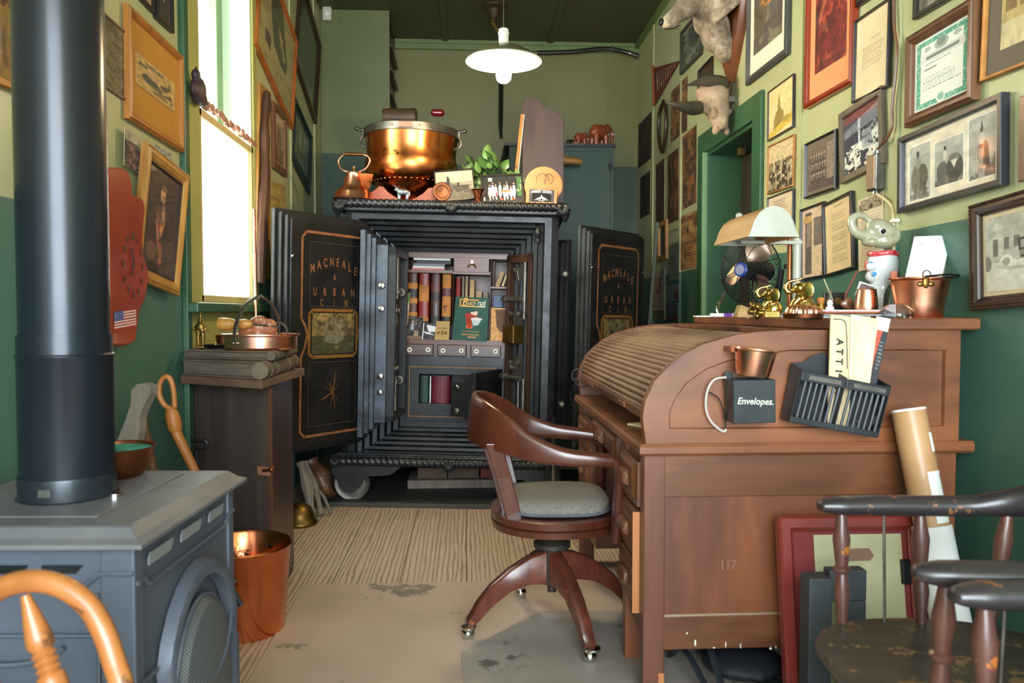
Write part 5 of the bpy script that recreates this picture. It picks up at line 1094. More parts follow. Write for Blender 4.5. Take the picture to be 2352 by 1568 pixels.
for s in (-1, 1):
    poly = [(s*.02, .02), (s*.06, .035), (s*.10, .06), (s*.135, .095), (s*.16, .10), (s*.20, .065), (s*.235, .05), (s*.245, .0), (s*.10, .0), (s*.09, .012), (s*.03, .012)]
    mb = MB(MT((c.x, .12, TOP))); mb.prism(poly, 'y', 0, .03); mb.build('foot_block', wood('cradle_wood', (150, 74, 44), (176, 96, 62), 'x', 5, .5) if 'cradle_wood' not in M else M['cradle_wood'], t, bev=.004)
mb = MB(MT((c.x, .34, TOP))); mb.lathe([(.13, 0), (.13, .015), (.10, .028), (.06, .024), (.06, 0)], (0, 0, 0), 24); mb.build('base_ring', M['cradle_wood'], t)
# copper kettle
c = TS(806, .06); c.x = SL(812, 452, .06).x; t = sthing('copper_kettle', 'small copper kettle with a flared base at the left end of the safe top', 'kettle', c)
k_ = 1.0; mb = MB(MT(c)); mb.lathe([(.001, .002), (.118, .0), (.124, .006), (.115, .014), (.108, .045), (.10, .056), (.08, .068), (.065, .09), (.052, .13), (.044, .158), (.046, .162), (.03, .168), (.012, .172), (.001, .172)], (0, 0, 0), 48); mb.build('kettle_body', M['copper'], t, smooth=True, ang=50)
mb = MB(MT(c)); mb.lathe([(.004, .168), (.006, .18), (.011, .19), (.010, .2), (.001, .202)], (0, 0, 0), 14); mb.build('lid_knob', M['dull_brass'], t, smooth=True)
mb = MB(MT(c)); mb.loft([[(.055, -.03, .06), (.06, .03, .06), (.07, 0, .055)], [(.05, -.035, .10), (.05, .035, .10), (.095, 0, .075)], [(.035, -.04, .155), (.035, .04, .155), (.115, 0, .158)]], cap=False); mb.build('spout', M['bucket_copper'], t, smooth=True)
mb = MB(MT(c)); mb.tube(bez([(.03, 0, .168), (.07, 0, .19), (.092, 0, .235), (.075, 0, .265), (.03, 0, .272), (-.05, 0, .27), (-.085, 0, .245), (-.092, 0, .215), (-.07, 0, .18), (-.03, 0, .168)], 6), .0055, 8); mb.build('handle_loop', M['copper'], t, smooth=True)
mb = MB(MT(c)); mb.tube([(.055, 0, .271), (-.06, 0, .271)], .009, 10); mb.build('handle_grip', M['dark_copper'], t, smooth=True)
# leather roll behind cauldron and red oval on a wire
p0, p1 = hy(893, 270, 5.35), hy(958, 270, 5.35); t = thing('leather_roll', 'rolled brown leather bundle beside the corner cupboard above the cauldron', 'bundle', lerp(p0, p1, .5)-Vector((0, 0, .06)))
MB().tube([p0-Vector((.04, 0, 0)), p0, lerp(p0, p1, .5), p1-Vector((.01, 0, 0)), p1], [.055, .06, .058, .06, .045], 18).build('roll', mat('old_leather', (84, 62, 42), .5, c2=(60, 44, 30), scale=8, bmp=.3), t, smooth=True)
MB().box(-.52, -.24, 5.30, 5.45, p0.z-.075, p0.z-.06).build('carry_board', M['dark_wood'], t)
for x in (-.50, -.26): MB().box(x-.01, x+.01, 5.37, 5.39, 1.74, p0.z-.075).build('upright', M['dark_wood'], t)
c = hy(1005, 259, 5.3); t = thing('red_marker', 'red oval marker on a thin wire behind the cauldron', 'marker', (c.x, 5.3, 1.75)); MB().tube([c+Vector((-.022, 0, 0)), c+Vector((.022, 0, 0))], .0235, 16).ell(c+Vector((-.022, 0, 0)), .0235).ell(c+Vector((.022, 0, 0)), .0235).build('oval', mat('marker_red', (110, 22, 26), .2, coat=.6), t, smooth=True)
MB().tube([c, (c.x, 5.3, 1.74)], .002, 6).build('wire', M['dull_steel'], t)
# framed photographs on the safe
def standing(label, q, dy, fw, d, fm, cv, mc=None, mw=0.0, lean=.06, name='framed_photo', style=0, cat='framed photo'):
    ps = [SF @ (SL(*p, dy+(lean if i < 2 else 0))) for i, p in enumerate(q)]
    c = sum(ps, Vector())/4; U = (ps[1]-ps[0]+ps[2]-ps[3]).normalized(); V = (ps[0]-ps[3]+ps[1]-ps[2]).normalized(); U = (U-V*U.dot(V)).normalized(); n = U.cross(V)
    w = ((ps[1]-ps[0]).length+(ps[2]-ps[3]).length)/2; h = ((ps[0]-ps[3]).length+(ps[1]-ps[2]).length)/2
    return framed(None, None, label, fm, fw, d, cv, mc, mw, style=style, pose=(c, U, V, n, w, h), name=name, cat=cat, off=-d)
cv = Cv(80, 64, (196, 180, 146)).rect(0, 0, 1, .62, (150, 140, 118)).poly([(0, .62), (.3, .66), (.6, .5), (1, .3), (1, 0), (0, 0)], (112, 104, 90)).blotch_in(.05, .0, 1, .5, 6, (64, 58, 52), .5, .8)
cv.oval(.33, .66, .05, .13, (60, 52, 48)).oval(.32, .80, .04, .04, (70, 60, 52)).oval(.3, .4, .16, .12, (96, 88, 78)).oval(.60, .52, .04, .09, (66, 58, 50)).oval(.62, .36, .13, .1, (84, 76, 66)).oval(.82, .42, .03, .07, (70, 62, 54)).oval(.85, .28, .1, .08, (90, 82, 72)).grain(12, .15)
standing('black framed sepia photo of riders, tilted against the cauldron on the safe', [(994, 379), (1088, 397), (1092, 461), (1003, 459)], .04, .009, .015, M['ebony'], cv, M['cream_card'], .004)
cv = Cv(90, 66, (34, 36, 36)).rect(.88, .2, 1, .95, (70, 110, 60)).blotch_in(.85, .2, 1, .95, 9, (150, 170, 130), .5).rect(.14, .82, .24, .95, (200, 210, 205)).rect(0, 0, 1, .12, (66, 62, 56))
for i, (x, y, h) in enumerate(((.17, .18, .58), (.25, .22, .62), (.33, .2, .56), (.44, .2, .64), (.55, .16, .56), (.62, .2, .64), (.72, .16, .5), (.80, .2, .60))):
    cv.oval(x, y+h*.30, .045, h*.32, (206, 212, 222) if i % 3 else (190, 176, 186)).oval(x, y+h*.58, .035, h*.16, (226, 222, 220)).oval(x, y+h*.84, .02, .035, (206, 150, 120)).rect(x-.02, y-.1, x+.02, y+.02, (214, 206, 204)).oval(x, y+h*.9, .02, .015, (110, 70, 44))
cv.oval(.58, .42, .14, .05, (200, 130, 90)).oval(.47, .12, .05, .04, (176, 90, 60)).oval(.77, .1, .05, .04, (170, 86, 56)).oval(.34, .3, .02, .1, (150, 40, 44)).oval(.02, .15, .03, .08, (220, 216, 210))
standing('black framed colour photo of dancers in white dresses, centre right on the safe', [(1102, 395), (1202, 401), (1204, 467), (1108, 464)], .02, .012, .018, M['ebony'], cv)
# copper disc, funnel cup, silver cow
p = SL(1015, 440, -.02); t = sthing('copper_plate', 'small dark copper plate standing on edge by the sepia photo', 'plate', (p.x, -.02, TOP))
RT = Matrix.Rotation(math.radians(96), 3, 'X') @ Matrix.Rotation(math.radians(14), 3, 'Y')
mb = MB(SF); mb.lathe([(.001, 0), (.034, .002), (.038, .006), (.05, .006), (.054, .002), (.05, .0), (.001, -.003)], (p.x, -.02, TOP+.054), 36, RT, cap=False); mb.build('plate_disc', M['dark_copper'], t, smooth=True)
p = SL(1098, 450, -.02); t = sthing('copper_funnel', 'small copper funnel cup between the two framed photos on the safe', 'cup', (p.x, -.02, TOP)); mb = MB(MT((p.x, -.02, TOP))); mb.lathe([(.001, 0), (.015, 0), (.018, .012), (.036, .062), (.045, .066), (.042, .070), (.033, .062), (.014, .014), (.001, .012)], (0, 0, 0), 12, cap=False); mb.build('funnel', M['bucket_copper'], t)
p = SL(925, 452, -.02); s_ = .72; mb = MB(MT((p.x, -.02, TOP)) @ Matrix.Scale(s_, 4))
mb.ell((.0, 0, .065), (.05, .022, .028)); mb.ell((-.045, 0, .085), (.018, .014, .018)); mb.ell((-.06, 0, .078), (.012, .01, .01)); mb.tube([(-.045, 0, .1), (-.07, -.0, .112), (-.09, 0, .125)], [.006, .005, .002], 6); mb.tube([(-.04, .01, .1), (-.03, .02, .11), (-.04, .03, .125)], [.005, .004, .002], 6)
for x in (-.035, -.022, .03, .042): mb.tube([(x, 0, .06), (x, 0, .002)], [.011, .006], 8)
mb.tube([(.048, 0, .075), (.06, 0, .06), (.058, 0, .03)], .004, 6); mb.box(-.05, .05, -.015, .015, 0, .004)
tag(mb.build('bull_figurine', mat('pewter', (150, 152, 156), .4, .8, c2=(84, 86, 92), scale=60), remesh=.0032), 'silver grey longhorn bull figurine in front of the cauldron', 'figurine')
# plant
p = TS(1122, .40); t = sthing('potted_vine', 'leafy green artificial vine on the safe behind the photos', 'plant', p)
mb = MB(MT(p)); mb.lathe([(.001, 0), (.05, 0), (.065, .09), (.068, .1), (.06, .1), (.001, .09)], (0, 0, 0), 20); mb.build('pot', M['black_paint'], t, smooth=True)
mat('leaf_green', (96, 140, 62), .4, c2=(140, 170, 96), scale=7, coat=.2); mat('leaf_dark', (62, 96, 44), .45, c2=(84, 120, 60), scale=8)
r_ = random.Random(11); mbs = MB(SF)
for i in range(95):
    a = r_.uniform(0, 2*PI); rr = r_.uniform(.02, .20); o_ = Vector((p.x+math.cos(a)*rr*1.05, p.y-.06+math.sin(a)*rr*.75, TOP+.11+r_.uniform(0, .23)*(1-.45*rr/.20)-.07*(rr > .16)))
    mbs.tube(bez([Vector((p.x, p.y, TOP+.09)), lerp(Vector((p.x, p.y, TOP+.09)), o_, .5)+Vector((0, 0, .05)), o_], 3), .0015, 4)
    L = r_.uniform(.06, .09); w = L*.38; Rm = Euler((r_.uniform(.6, 1.9), r_.uniform(-.6, .6), r_.uniform(-1.2, 1.2)+a*.3)).to_matrix()
    pts = [(0, 0, 0), (w*.8, L*.3, -.004), (w*.9, L*.55, -.006), (w*.4, L*.85, -.006), (0, L, -.01), (-w*.4, L*.85, -.006), (-w*.9, L*.55, -.006), (-w*.8, L*.3, -.004)]; mid = [(0, L*.3, .004), (0, L*.6, .005)]
    mb = MB(SF); V_ = [mb.V(o_+Rm @ Vector(q)) for q in pts]; m1, m2 = [mb.V(o_+Rm @ Vector(q)) for q in mid]
    for f in ((V_[0], V_[1], m1), (V_[1], V_[2], m2, m1), (V_[2], V_[3], m2), (V_[3], V_[4], m2), (V_[4], V_[5], m2), (V_[5], V_[6], m2), (V_[6], V_[7], m1, m2), (V_[7], V_[0], m1)): mb.F(list(f))
    mb.build('leaf', M['leaf_green'] if i % 3 else M['leaf_dark'], t, smooth=True, recalc=False)
mbs.build('stems', M['leaf_dark'], t)
# tall maroon board, pale board, disc plaque, school plaque, elephants
def outline(name, label, cat, pts, dy, th, m, **k):
    ps = [SL(*q, dy) for q in pts]; mb = MB(SF); mb.loft([[tuple(q) for q in ps], [(q.x, q.y+th, q.z) for q in ps]]); return tag(mb.build(name, m, **k), label, cat)
sh = [(1200, 462), (1200, 262), (1199, 250), (1206, 226), (1214, 222), (1224, 223), (1238, 231), (1248, 247), (1258, 246), (1276, 254), (1290, 266), (1295, 282), (1295, 466)]
o = outline('maroon_board', 'tall maroon board with a stepped round top standing behind the plaques on the safe', 'board', sh, .42, .022, M['maroon_board'], bev=.002)
sh = [(1173, 408), (1178, 340), (1192, 262), (1198, 262), (1190, 330), (1181, 408)]
ps = [SL(*q, .36) for q in sh]; t = sthing('stretched_canvas', 'pale edged stretched canvas leaning beside the tall maroon board', 'canvas', (ps[0].x, .4, TOP))
a0 = Vector((SL(1174, 440, .30).x, .30, TOP+.002)); a1 = SL(1196, 262, .36); mb = MB(SF); mb.loft([[a0, a0+Vector((.018, .0, 0)), a0+Vector((.03, .22, 0)), a0+Vector((.012, .22, 0))], [a1, a1+Vector((.018, 0, 0)), a1+Vector((.03, .22, .0)), a1+Vector((.012, .22, 0))]]); mb.build('frame_side', M['ledger_tan'], t, bev=.002)
mb = MB(SF); mb.loft([[a0+Vector((.018, .004, 0)), a0+Vector((.024, .004, 0)), a0+Vector((.036, .22, 0)), a0+Vector((.03, .22, 0))], [a1+Vector((.018, .004, 0)), a1+Vector((.024, .004, 0)), a1+Vector((.036, .22, 0)), a1+Vector((.03, .22, 0))]]); mb.build('panel', M['page_white'], t)
p = SL(1248, 432, .05); rd = (SL(1292, 432, .05)-p).length; t = sthing('disc_plaque', 'round orange wooden plaque with a brand mark, behind the school plaque', 'plaque', (p.x, .05, TOP)); c = Vector((p.x, .05, TOP+rd+.0015))
RX9 = Matrix.Rotation(PI/2-.12, 3, 'X'); mb = MB(SF); mb.lathe([(.001, -.008), (rd, -.008), (rd*1.0, .006), (rd*.98, .009), (.001, .009)], c, 48, RX9); mb.build('disc', M['disc_wood'], t)
mb = MB(SF)
for pts in ([(-.35, .1), (-.38, .35), (-.2, .58), (.05, .6), (.1, .4), (.02, .2), (.08, .05)], [(.1, .55), (.3, .6), (.5, .4), (.45, .15), (.3, .1)], [(.06, .5), (.2, .56), (.12, .3), (.1, .1)], [(.2, .5), (.28, .3), (.22, .2)]):
    mb.tube(bez([c+RX9 @ Vector((x*rd, y*rd, .0095)) for x, y in pts], 4), .0015, 5)
mb.build('brand_mark', M['black_paint'], t)
ps = [SL(1209, 431, -.005), SL(1281, 434, -.005), SL(1279, 466, -.01), SL(1207, 463, -.01)]; ps[2].z = TOP+.002; ps[3].z = TOP+.002; t = sthing('school_plaque', 'copper framed black plaque reading Harvey School at the right of the safe top', 'plaque', (ps[0].x, 0, TOP))
n = (ps[2]-ps[3]).cross(ps[0]-ps[3]).normalized(); mb = MB(SF); mb.loft([[q+Vector((0, .014, 0)) for q in ps], [tuple(q) for q in ps]]); mb.build('frame', mat('plaque_copper', (180, 116, 70), .45, .5), t, bev=.002)
cc2 = sum(ps, Vector())/4; inn = [cc2+Vector(((q-cc2).x*.80, (q-cc2).y, (q-cc2).z*.82))+n*.0008 for q in ps]; mb = MB(SF); mb.loft([[q-n*.003 for q in inn], inn]); mb.build('face', M['black_paint'], t)
ex = (ps[1]-ps[0]).normalized(); ez = (ps[0]-ps[3]).normalized(); O = lambda u, v: on(inn, n, u, v, .0012); mb = MB(SF)
for i, ch_ in enumerate('HARVEY SCHOOL'):
    a = (i-6)/6; er = (ex*math.cos(-a*.22)+ez*math.sin(-a*.22)); eu = (ez*math.cos(-a*.22)-ex*math.sin(-a*.22)); mb.text(ch_, .021, textM(O(.5+a*.38, .84-.06*a*a), er, eu, .8), bold=.0006)
mb.text('1876', .012, textM(O(.5, .10), ex, ez)) if False else None
mb.build('lettering', M['paper_white'], t, recalc=False)
cv = Cv(64, 36, (22, 22, 22)).poly([(.2, .3), (.5, .62), (.8, .3)], (200, 200, 196)).poly([(.44, .6), (.5, .8), (.56, .6)], (200, 200, 196)).rect(.28, .16, .72, .36, (190, 190, 186)).rect(.34, .2, .4, .3, (30, 30, 30)).rect(.46, .18, .54, .32, (30, 30, 30)).rect(.6, .2, .66, .3, (30, 30, 30)).rect(.1, .13, .9, .16, (180, 180, 176)).poly([(.1, .14), (.24, .3), (.28, .14)], (150, 150, 146)).poly([(.9, .14), (.76, .3), (.72, .14)], (150, 150, 146)).rect(.36, .03, .66, .07, (180, 180, 176))
pic_mesh('emblem', cv, lambda u, v: SF @ O(.12+.76*u, .04+.68*v), PAPER, t)
def elephant(name, label, x, y, z, s, m, flip=1, group=None):
    mb = MB(Matrix.Translation((x, y, z)) @ Matrix.Rotation(.5*flip, 4, 'Z') @ Matrix.Scale(s, 4)); 
    mb.ell((0, 0, .62), (.42, .28, .30)); mb.ell((.42, 0, .80), (.20, .17, .20)); mb.ell((-.2, 0, .60), (.28, .27, .30))
    for a in (-1, 1): mb.ell((.32, a*.20, .76), (.13, .04, .20)); mb.tube([(.24, a*.14, .5), (.25, a*.15, .02)], [.13, .105], 10); mb.tube([(-.26, a*.14, .5), (-.28, a*.15, .02)], [.14, .11], 10)
    mb.tube(bez([(.55, 0, .78), (.66, 0, .6), (.66, 0, .35), (.60, 0, .18)], 4), [.10]*4+[.085]*4+[.06]*4+[.045], 8)
    o = mb.build(name, m, remesh=s*.03); mb = MB(Matrix.Translation((x, y, z)) @ Matrix.Rotation(.5*flip, 4, 'Z') @ Matrix.Scale(s, 4))
    for a in (-1, 1): mb.tube([(.56, a*.08, .62), (.70, a*.10, .56), (.78, a*.1, .60)], [.028, .022, .006], 6)
    e = tag(o, label, 'figurine', group); o2 = mb.build('tusk', M['page_white'], o); return o
wood('elephant_wood', (128, 58, 30), (156, 78, 42), 'z', 5, .3, .4)
for px0, px1, pyt, lb, mm in ((1300, 1318, 308, 'smallest dark elephant figurine on the green cabinet', 'dark_wood'), (1320, 1348, 292, 'middle-sized brown wooden elephant on the green cabinet', 'elephant_wood'), (1358, 1397, 271, 'largest reddish wooden elephant on the green cabinet', 'elephant_wood')):
    c = hy((px0+px1)/2, 325, 6.30); hgt = (325-pyt)/1829*6.3; elephant('elephant_figurine', lb, c.x, 6.32, TOPZ+.002, hgt/.98, M[mm])
a = hy(1296, 368, 6.05); t = thing('wooden_mallet', 'short wooden handle sticking out right of the maroon board', 'tool', a); MB().tube([a-Vector((.08, 0, 0)), a, hy(1330, 371, 6.05), hy(1336, 373, 6.05)], [.03, .032, .024, .018], 12).build('handle', M['gilt_wood'], t, smooth=True); MB().tube([a-Vector((.08, 0, 0)), Vector((a.x-.08, 6.215, a.z))], .01, 8).build('bracket', M['black_metal'], t)
# ------------------------------------------------------------------ roll-top desk
DX0, DX1, Y0, Y1 = .51, 1.437, 2.244, 3.565
desk = thing('roll_top_desk', 'large brown oak roll-top desk against the right wall', 'desk', ((DX0+DX1)/2, (Y0+Y1)/2, 0))
DZm, DXm, DYm = M['desk_wood_z'], M['desk_wood_x'], M['desk_wood_y']
def db(name, boxes, m, parent=desk, **k):
    mb = MB()
    for b in boxes: mb.box(*b)
    return mb.build(name, m, parent, **k)
# end panels (near and far)
curve = [(.513, .757), (.507, .80), (.503, .835), (.510, .878), (.538, .938), (.575, .975), (.62, 1.012), (.675, 1.04), (.773, 1.067), (.847, 1.076), (.95, 1.0805), (DX1, 1.0805), (DX1, .757)]
inner = [(.585, .80), (.585, .845), (.60, .885), (.635, .93), (.69, .968), (.75, .99), (.84, 1.008), (.93, 1.02), (1.39, 1.02), (1.39, .80)]
for ya, yb, nm in ((Y0, Y0+.034, 'near'), (Y1-.034, Y1, 'far')):
    ye = DXm; s = -1 if nm == 'near' else 1; yf = ya if nm == 'near' else yb
    d = MB().prism(curve, 'y', ya+(.004 if nm == 'near' else 0), yb-(0 if nm == 'near' else .004)).build('upper_side', ye, desk, bev=.003)
    # raised border round the sunk panel
    n = 14; mb = MB(); import itertools
    def resample(P_, n):
        P_ = [Vector(p) for p in P_]+[Vector(P_[0])]; L = [0]
        for i in range(len(P_)-1): L.append(L[-1]+(P_[i+1]-P_[i]).length)
        out = []
        for k in range(n):
            t_ = L[-1]*k/n; i = max(j for j in range(len(L)) if L[j] <= t_+1e-9); i = min(i, len(P_)-2); out.append(P_[i].lerp(P_[i+1], (t_-L[i])/(L[i+1]-L[i])))
        return out
    oc = curve; ic = inner
    cen = Vector((.95, .87)); N = 72; ro = []; ri = []
    def hit(P_, a):
        best = None; dx, dz = math.cos(a), math.sin(a)
        for i in range(len(P_)):
            (x0, z0), (x1, z1) = P_[i], P_[(i+1) % len(P_)]; ex_, ez_ = x1-x0, z1-z0; den = dx*ez_-dz*ex_
            if abs(den) < 1e-9: continue
            tt = ((x0-cen.x)*ez_-(z0-cen.y)*ex_)/den; uu = ((x0-cen.x)*dz-(z0-cen.y)*dx)/den
            if tt > 0 and -1e-6 <= uu <= 1+1e-6: best = tt if best is None else max(best, tt)
        return (cen.x+dx*best, cen.y+dz*best)
    angs = sorted([2*PI*k/N for k in range(N)]+[math.atan2(z-cen.y, x-cen.x) % (2*PI) for x, z in oc+ic])
    ro = [hit(oc, a) for a in angs]; ri = [hit(ic, a) for a in angs]
    y_out = yf+s*.008; rings = []
    for (a, b), (c_, e) in zip(ro, ri): rings.append([(a, yf-s*.004, b), (a, y_out, b), (lerp(a, c_, .93), y_out, lerp(b, e, .93)), (c_, yf+s*.001-s*.004, e)])
    mb.loft(rings, cap=False, closed=False, ring_closed=True); mb.build('panel_border', DXm, desk)
    # lower end : posts, rails, panel
    ys = (ya, ya+.05) if nm == 'near' else (yb-.05, yb)
    for x0, x1 in ((DX0, DX0+.062), (DX1-.062, DX1)): db('leg_post', [(x0, x1, ys[0], ys[1], .002, .722)], DZm, bev=.003)
    e = .006*s
    ylo = sorted((yf, yf-s*.03))
    db('end_panel', [(DX0+.06, DX1-.06, ylo[0]+(.010 if s < 0 else 0), ylo[1]-(.010 if s > 0 else 0), .20, .64)], DZm)
    db('rail', [(DX0+.06, DX1-.06, ylo[0], ylo[1], .60, .722)], DXm, bev=.002); db('rail', [(DX0+.06, DX1-.06, ylo[0], ylo[1], .153, .252)], DXm, bev=.003)
# writing surface with moulded edge
mb = MB(); X0, X1 = DX0-.018, DX1+.04
mb.loft([[(X0+e, Y0-.022+e, z), (X1, Y0-.022+e, z), (X1, Y1+.022-e, z), (X0+e, Y1+.022-e, z)] for e, z in ((.008, .722), (.0, .730), (.0, .748), (.006, .757))]); mb.build('writing_surface', DXm, desk)
# flat top
mb = MB(); mb.loft([[(1.04+e, Y0-.024+e, z), (1.485-e, Y0-.024+e, z), (1.485-e, Y1+.024-e, z), (1.04+e, Y1+.024-e, z)] for e, z in ((.004, 1.081), (.0, 1.085), (.0, 1.111), (.004, 1.115))]); mb.build('top_board', DXm, desk)
db('back_panel', [(DX1-.02, DX1-.002, Y0+.03, Y1-.03, .16, 1.08)], DZm)
db('under_top', [(.93, DX1, Y0+.03, Y1-.03, 1.066, 1.0805)], DXm)
# tambour
prof = [(.86, 1.066), (.80, 1.058), (.73, 1.047), (.67, 1.029), (.62, 1.003), (.58, .973), (.548, .94), (.525, .90), (.517, .868), (.519, .845)]
pp = bez([(x, 0, z) for x, z in prof], 12); L = [0]
for i in range(len(pp)-1): L.append(L[-1]+(pp[i+1]-pp[i]).length)
def at(s_):
    s_ = min(max(s_, 0), L[-1]-1e-6); i = max(j for j in range(len(L)) if L[j] <= s_); t_ = (s_-L[i])/(L[i+1]-L[i]); p_ = pp[i].lerp(pp[i+1], t_); d_ = (pp[i+1]-pp[i]).normalized(); return p_, Vector((d_.z, 0, -d_.x))
ns = 24; mb = MB(); sec = []; 
for k in range(ns):
    w_ = L[-1]/ns
    for f, h in ((.04, -.006), (.10, .0), (.3, .0045), (.5, .0055), (.7, .0045), (.90, .0), (.96, -.006)):
        p_, n_ = at((k+f)*w_); q_ = p_+n_*h; sec.append((q_.x, q_.z))
bk = [(at(L[-1]*f)[0]-at(L[-1]*f)[1]*.012) for f in (1, .8, .6, .4, .2, 0)]
rings = []
for y in (Y0+.036, Y1-.036): rings.append([(x, y, z) for x, z in sec]+[(b.x, y, b.z) for b in bk])
mb.loft(rings); tam = mb.build('tambour', M['desk_dusty'], desk)
db('tambour_lip', [(.508, .535, Y0+.036, Y1-.036, .822, .85)], DYm, tam, bev=.004)
for y in (2.55, 3.2): db('lip_pull', [(.500, .509, y-.05, y+.05, .828, .845)], DYm, tam, bev=.004)
# near-black sheet standing in for the shade inside the roll-top gap
db('gap_shade_sheet', [(.62, .65, Y0+.034, Y1-.034, .757, 1.0)], M['ebony'])
# pedestals, centre drawer, drawers
def pedestal(ya, yb):
    p = db('pedestal', [(DX0+.02, DX1-.03, ya+.052, yb, .16, .70)], DYm)
    db('leg_post', [(DX0+.005, DX0+.055, yb-.05, yb, .002, .72)], DZm, bev=.003)
    return p
pn = pedestal(Y0, 2.575); pf = pedestal(3.16, Y1-.052)
db('apron', [(DX0+.015, DX0+.035, Y0+.05, Y1-.05, .63, .722)], DYm)
def drawer(ya, yb, za, zb, nm='drawer', pulls=1, x=DX0-.004, th=.022, parent=desk):
    d = db(nm, [(x-.004, x+th+.01, ya, yb, za, zb)], M['desk_wood_y'], parent, bev=.003)
    mb = MB(); w, h = yb-ya, zb-za
    for k in range(pulls):
        hh = h/pulls; zc = za+hh*(k+.5)
        mb2 = MB(); mb2.loft([[(x-.004, ya+.025, zc-hh*.42), (x-.004, yb-.025, zc-hh*.42), (x-.004, yb-.025, zc+hh*.42), (x-.004, ya+.025, zc+hh*.42)], [(x-.012, ya+.04, zc-hh*.32), (x-.012, yb-.04, zc-hh*.32), (x-.012, yb-.04, zc+hh*.32), (x-.012, ya+.04, zc+hh*.32)]]); mb2.build('raised_field', M['desk_wood_y'], d, bev=.002)
        mb3 = MB(); cy = (ya+yb)/2; mb3.loft([[(x-.012, cy-.07, zc-.02), (x-.012, cy+.07, zc-.02), (x-.012, cy+.05, zc+.028), (x-.012, cy-.05, zc+.028)], [(x-.034, cy-.06, zc-.012), (x-.034, cy+.06, zc-.012), (x-.026, cy+.04, zc+.018), (x-.026, cy-.04, zc+.018)]]); mb3.build('carved_pull', M['desk_wood_y'], d, bev=.008)
    return d
drawer(Y0+.055, 2.57, .557, .692); drawer(Y0+.055, 2.57, .40, .545); drawer(Y0+.055, 2.57, .244, .39)
db('edge_band', [(DX0-.022, DX0+.0, Y0+.05, Y0+.054, .244, .545)], M['raw_oak'], bev=.001)
drawer(2.62, 3.12, .64, .715, 'centre_drawer'); drawer(3.20, Y1-.055, .557, .692); drawer(3.20, Y1-.055, .40, .545); drawer(3.20, Y1-.055, .244, .39)
# worn bare patches on the near front leg
MB().box(DX0+.045, DX0+.0625, Y0-.0015, Y0+.001, .002, .085).build('bare_patch', M['raw_oak'], desk, bev=.001)
SC = M['paper_cream']
mb = MB()
for z in (.2525,): mb.box(DX0+.062, DX1-.06, Y0-.001, Y0+.010, z, z+.003)
mb.build('dust_line', mat('dust', (168, 146, 120), .95), desk)
mb = MB(); mb.text('117', .042, textM(hy(1672, 1298, Y0+.0085), Vector((1, 0, 0)), Vector((0, 0, 1)), .8)); mb.build('chalk_number', mat('faded_chalk', (140, 102, 84), .9), desk, recalc=False)
mb = MB()
for px, py, w_, h_ in ((1597, 1476, .003, .010), (1667, 1480, .002, .009), (1701, 1483, .002, .008), (1770, 1489, .004, .004), (1782, 1486, .002, .004), (1578, 1454, .002, .004), (1640, 1487, .004, .002)): p = hy(px, py, Y0); mb.ell((p.x, Y0, p.z), (w_, .0012, h_), None, 8, 6)
mb.build('paint_drips', M['page_white'], desk); tag(desk.children[-1], kind='stuff')
# cables at the far front corner, slip of paper
t = thing('cable_loop', 'thin black cable looped over the far front corner of the desk', 'cable', (.5, 3.5, .757))
mb = MB(); mb.tube(bez([hy(*p, 3.50) for p in ((1338, 880), (1325, 868), (1315, 872), (1316, 852), (1335, 848), (1345, 870), (1350, 885), (1335, 888), (1322, 878), (1330, 870), (1352, 880))], 5), .0025, 5); mb.tube(bez([hy(*p, 3.50) for p in ((1320, 880), (1311, 905), (1318, 935), (1335, 950))], 5), .002, 5); mb.build('cord', M['black_paint'], t, smooth=True)
a = hz(1370, 902, .7575); tag(MB().box(a.x, a.x+.05, a.y-.05, a.y+.07, .7575, .759).build('paper_slip', M['paper_white']), 'white slip of paper at the far end of the writing surface', 'paper')
a = hz(1462, 978, .7575); tag(MB(Matrix.Translation((a.x+.01, a.y, .7575)) @ Matrix.Rotation(.5, 4, 'Z')).box(-.02, .03, -.04, .04, 0, .006).build('paper_slip', M['paper_cream'], bev=.002), 'crumpled cream slip under the near end of the roll top', 'paper')
# ------------------------------------------------------------------ things hung on the near end of the desk
YE = Y0-.012
def er(px, py, y=None): return hy(px, py, y if y is not None else YE)
t = thing('envelopes_box', 'black tin box lettered Envelopes hung on the desk end', 'box', er(1720, 970))
a = er(1684, 972, YE-.075); b = er(1782, 872, YE-.075)
mat('tin_black', (38, 42, 44), .4, .3, c2=(54, 58, 60), scale=10, worn=((140, 146, 148), 7, .66))
mb = MB(Matrix.Translation(((a.x+b.x)/2, YE, (a.z+b.z)/2)) @ Matrix.Rotation(math.radians(-1.2), 4, 'Y')); w, h = (b.x-a.x)/2, (b.z-a.z)/2
for q in ((-w, w, -.075, -.072, -h, h), (-w, w, -.003, 0, -h, h), (-w, -w+.003, -.075, 0, -h, h), (w-.003, w, -.075, 0, -h, h), (-w, w, -.075, 0, -h, -h+.003)): mb.box(*q)
mb.build('tin_body', M['tin_black'], t, bev=.0015)
mb = MB(); c = er(1735, 922, YE-.0765); mb.text('Envelopes.', .026, textM(c, Vector((1, 0, -.03)).normalized(), Vector((0, 0, 1)), .93), shear=.25, bold=.0004); mb.build('lettering', mat('faded_white', (206, 210, 190), .7), t, recalc=False)
mb = MB(); c = er(1672, 862); mb.tube([(c.x, YE-.002, c.z), (c.x, YE-.006, c.z)], .014, 14).box(c.x-.012, c.x+.012, YE-.003, YE, c.z-.03, c.z); mb.build('hanging_tab', M['tin_black'], t)
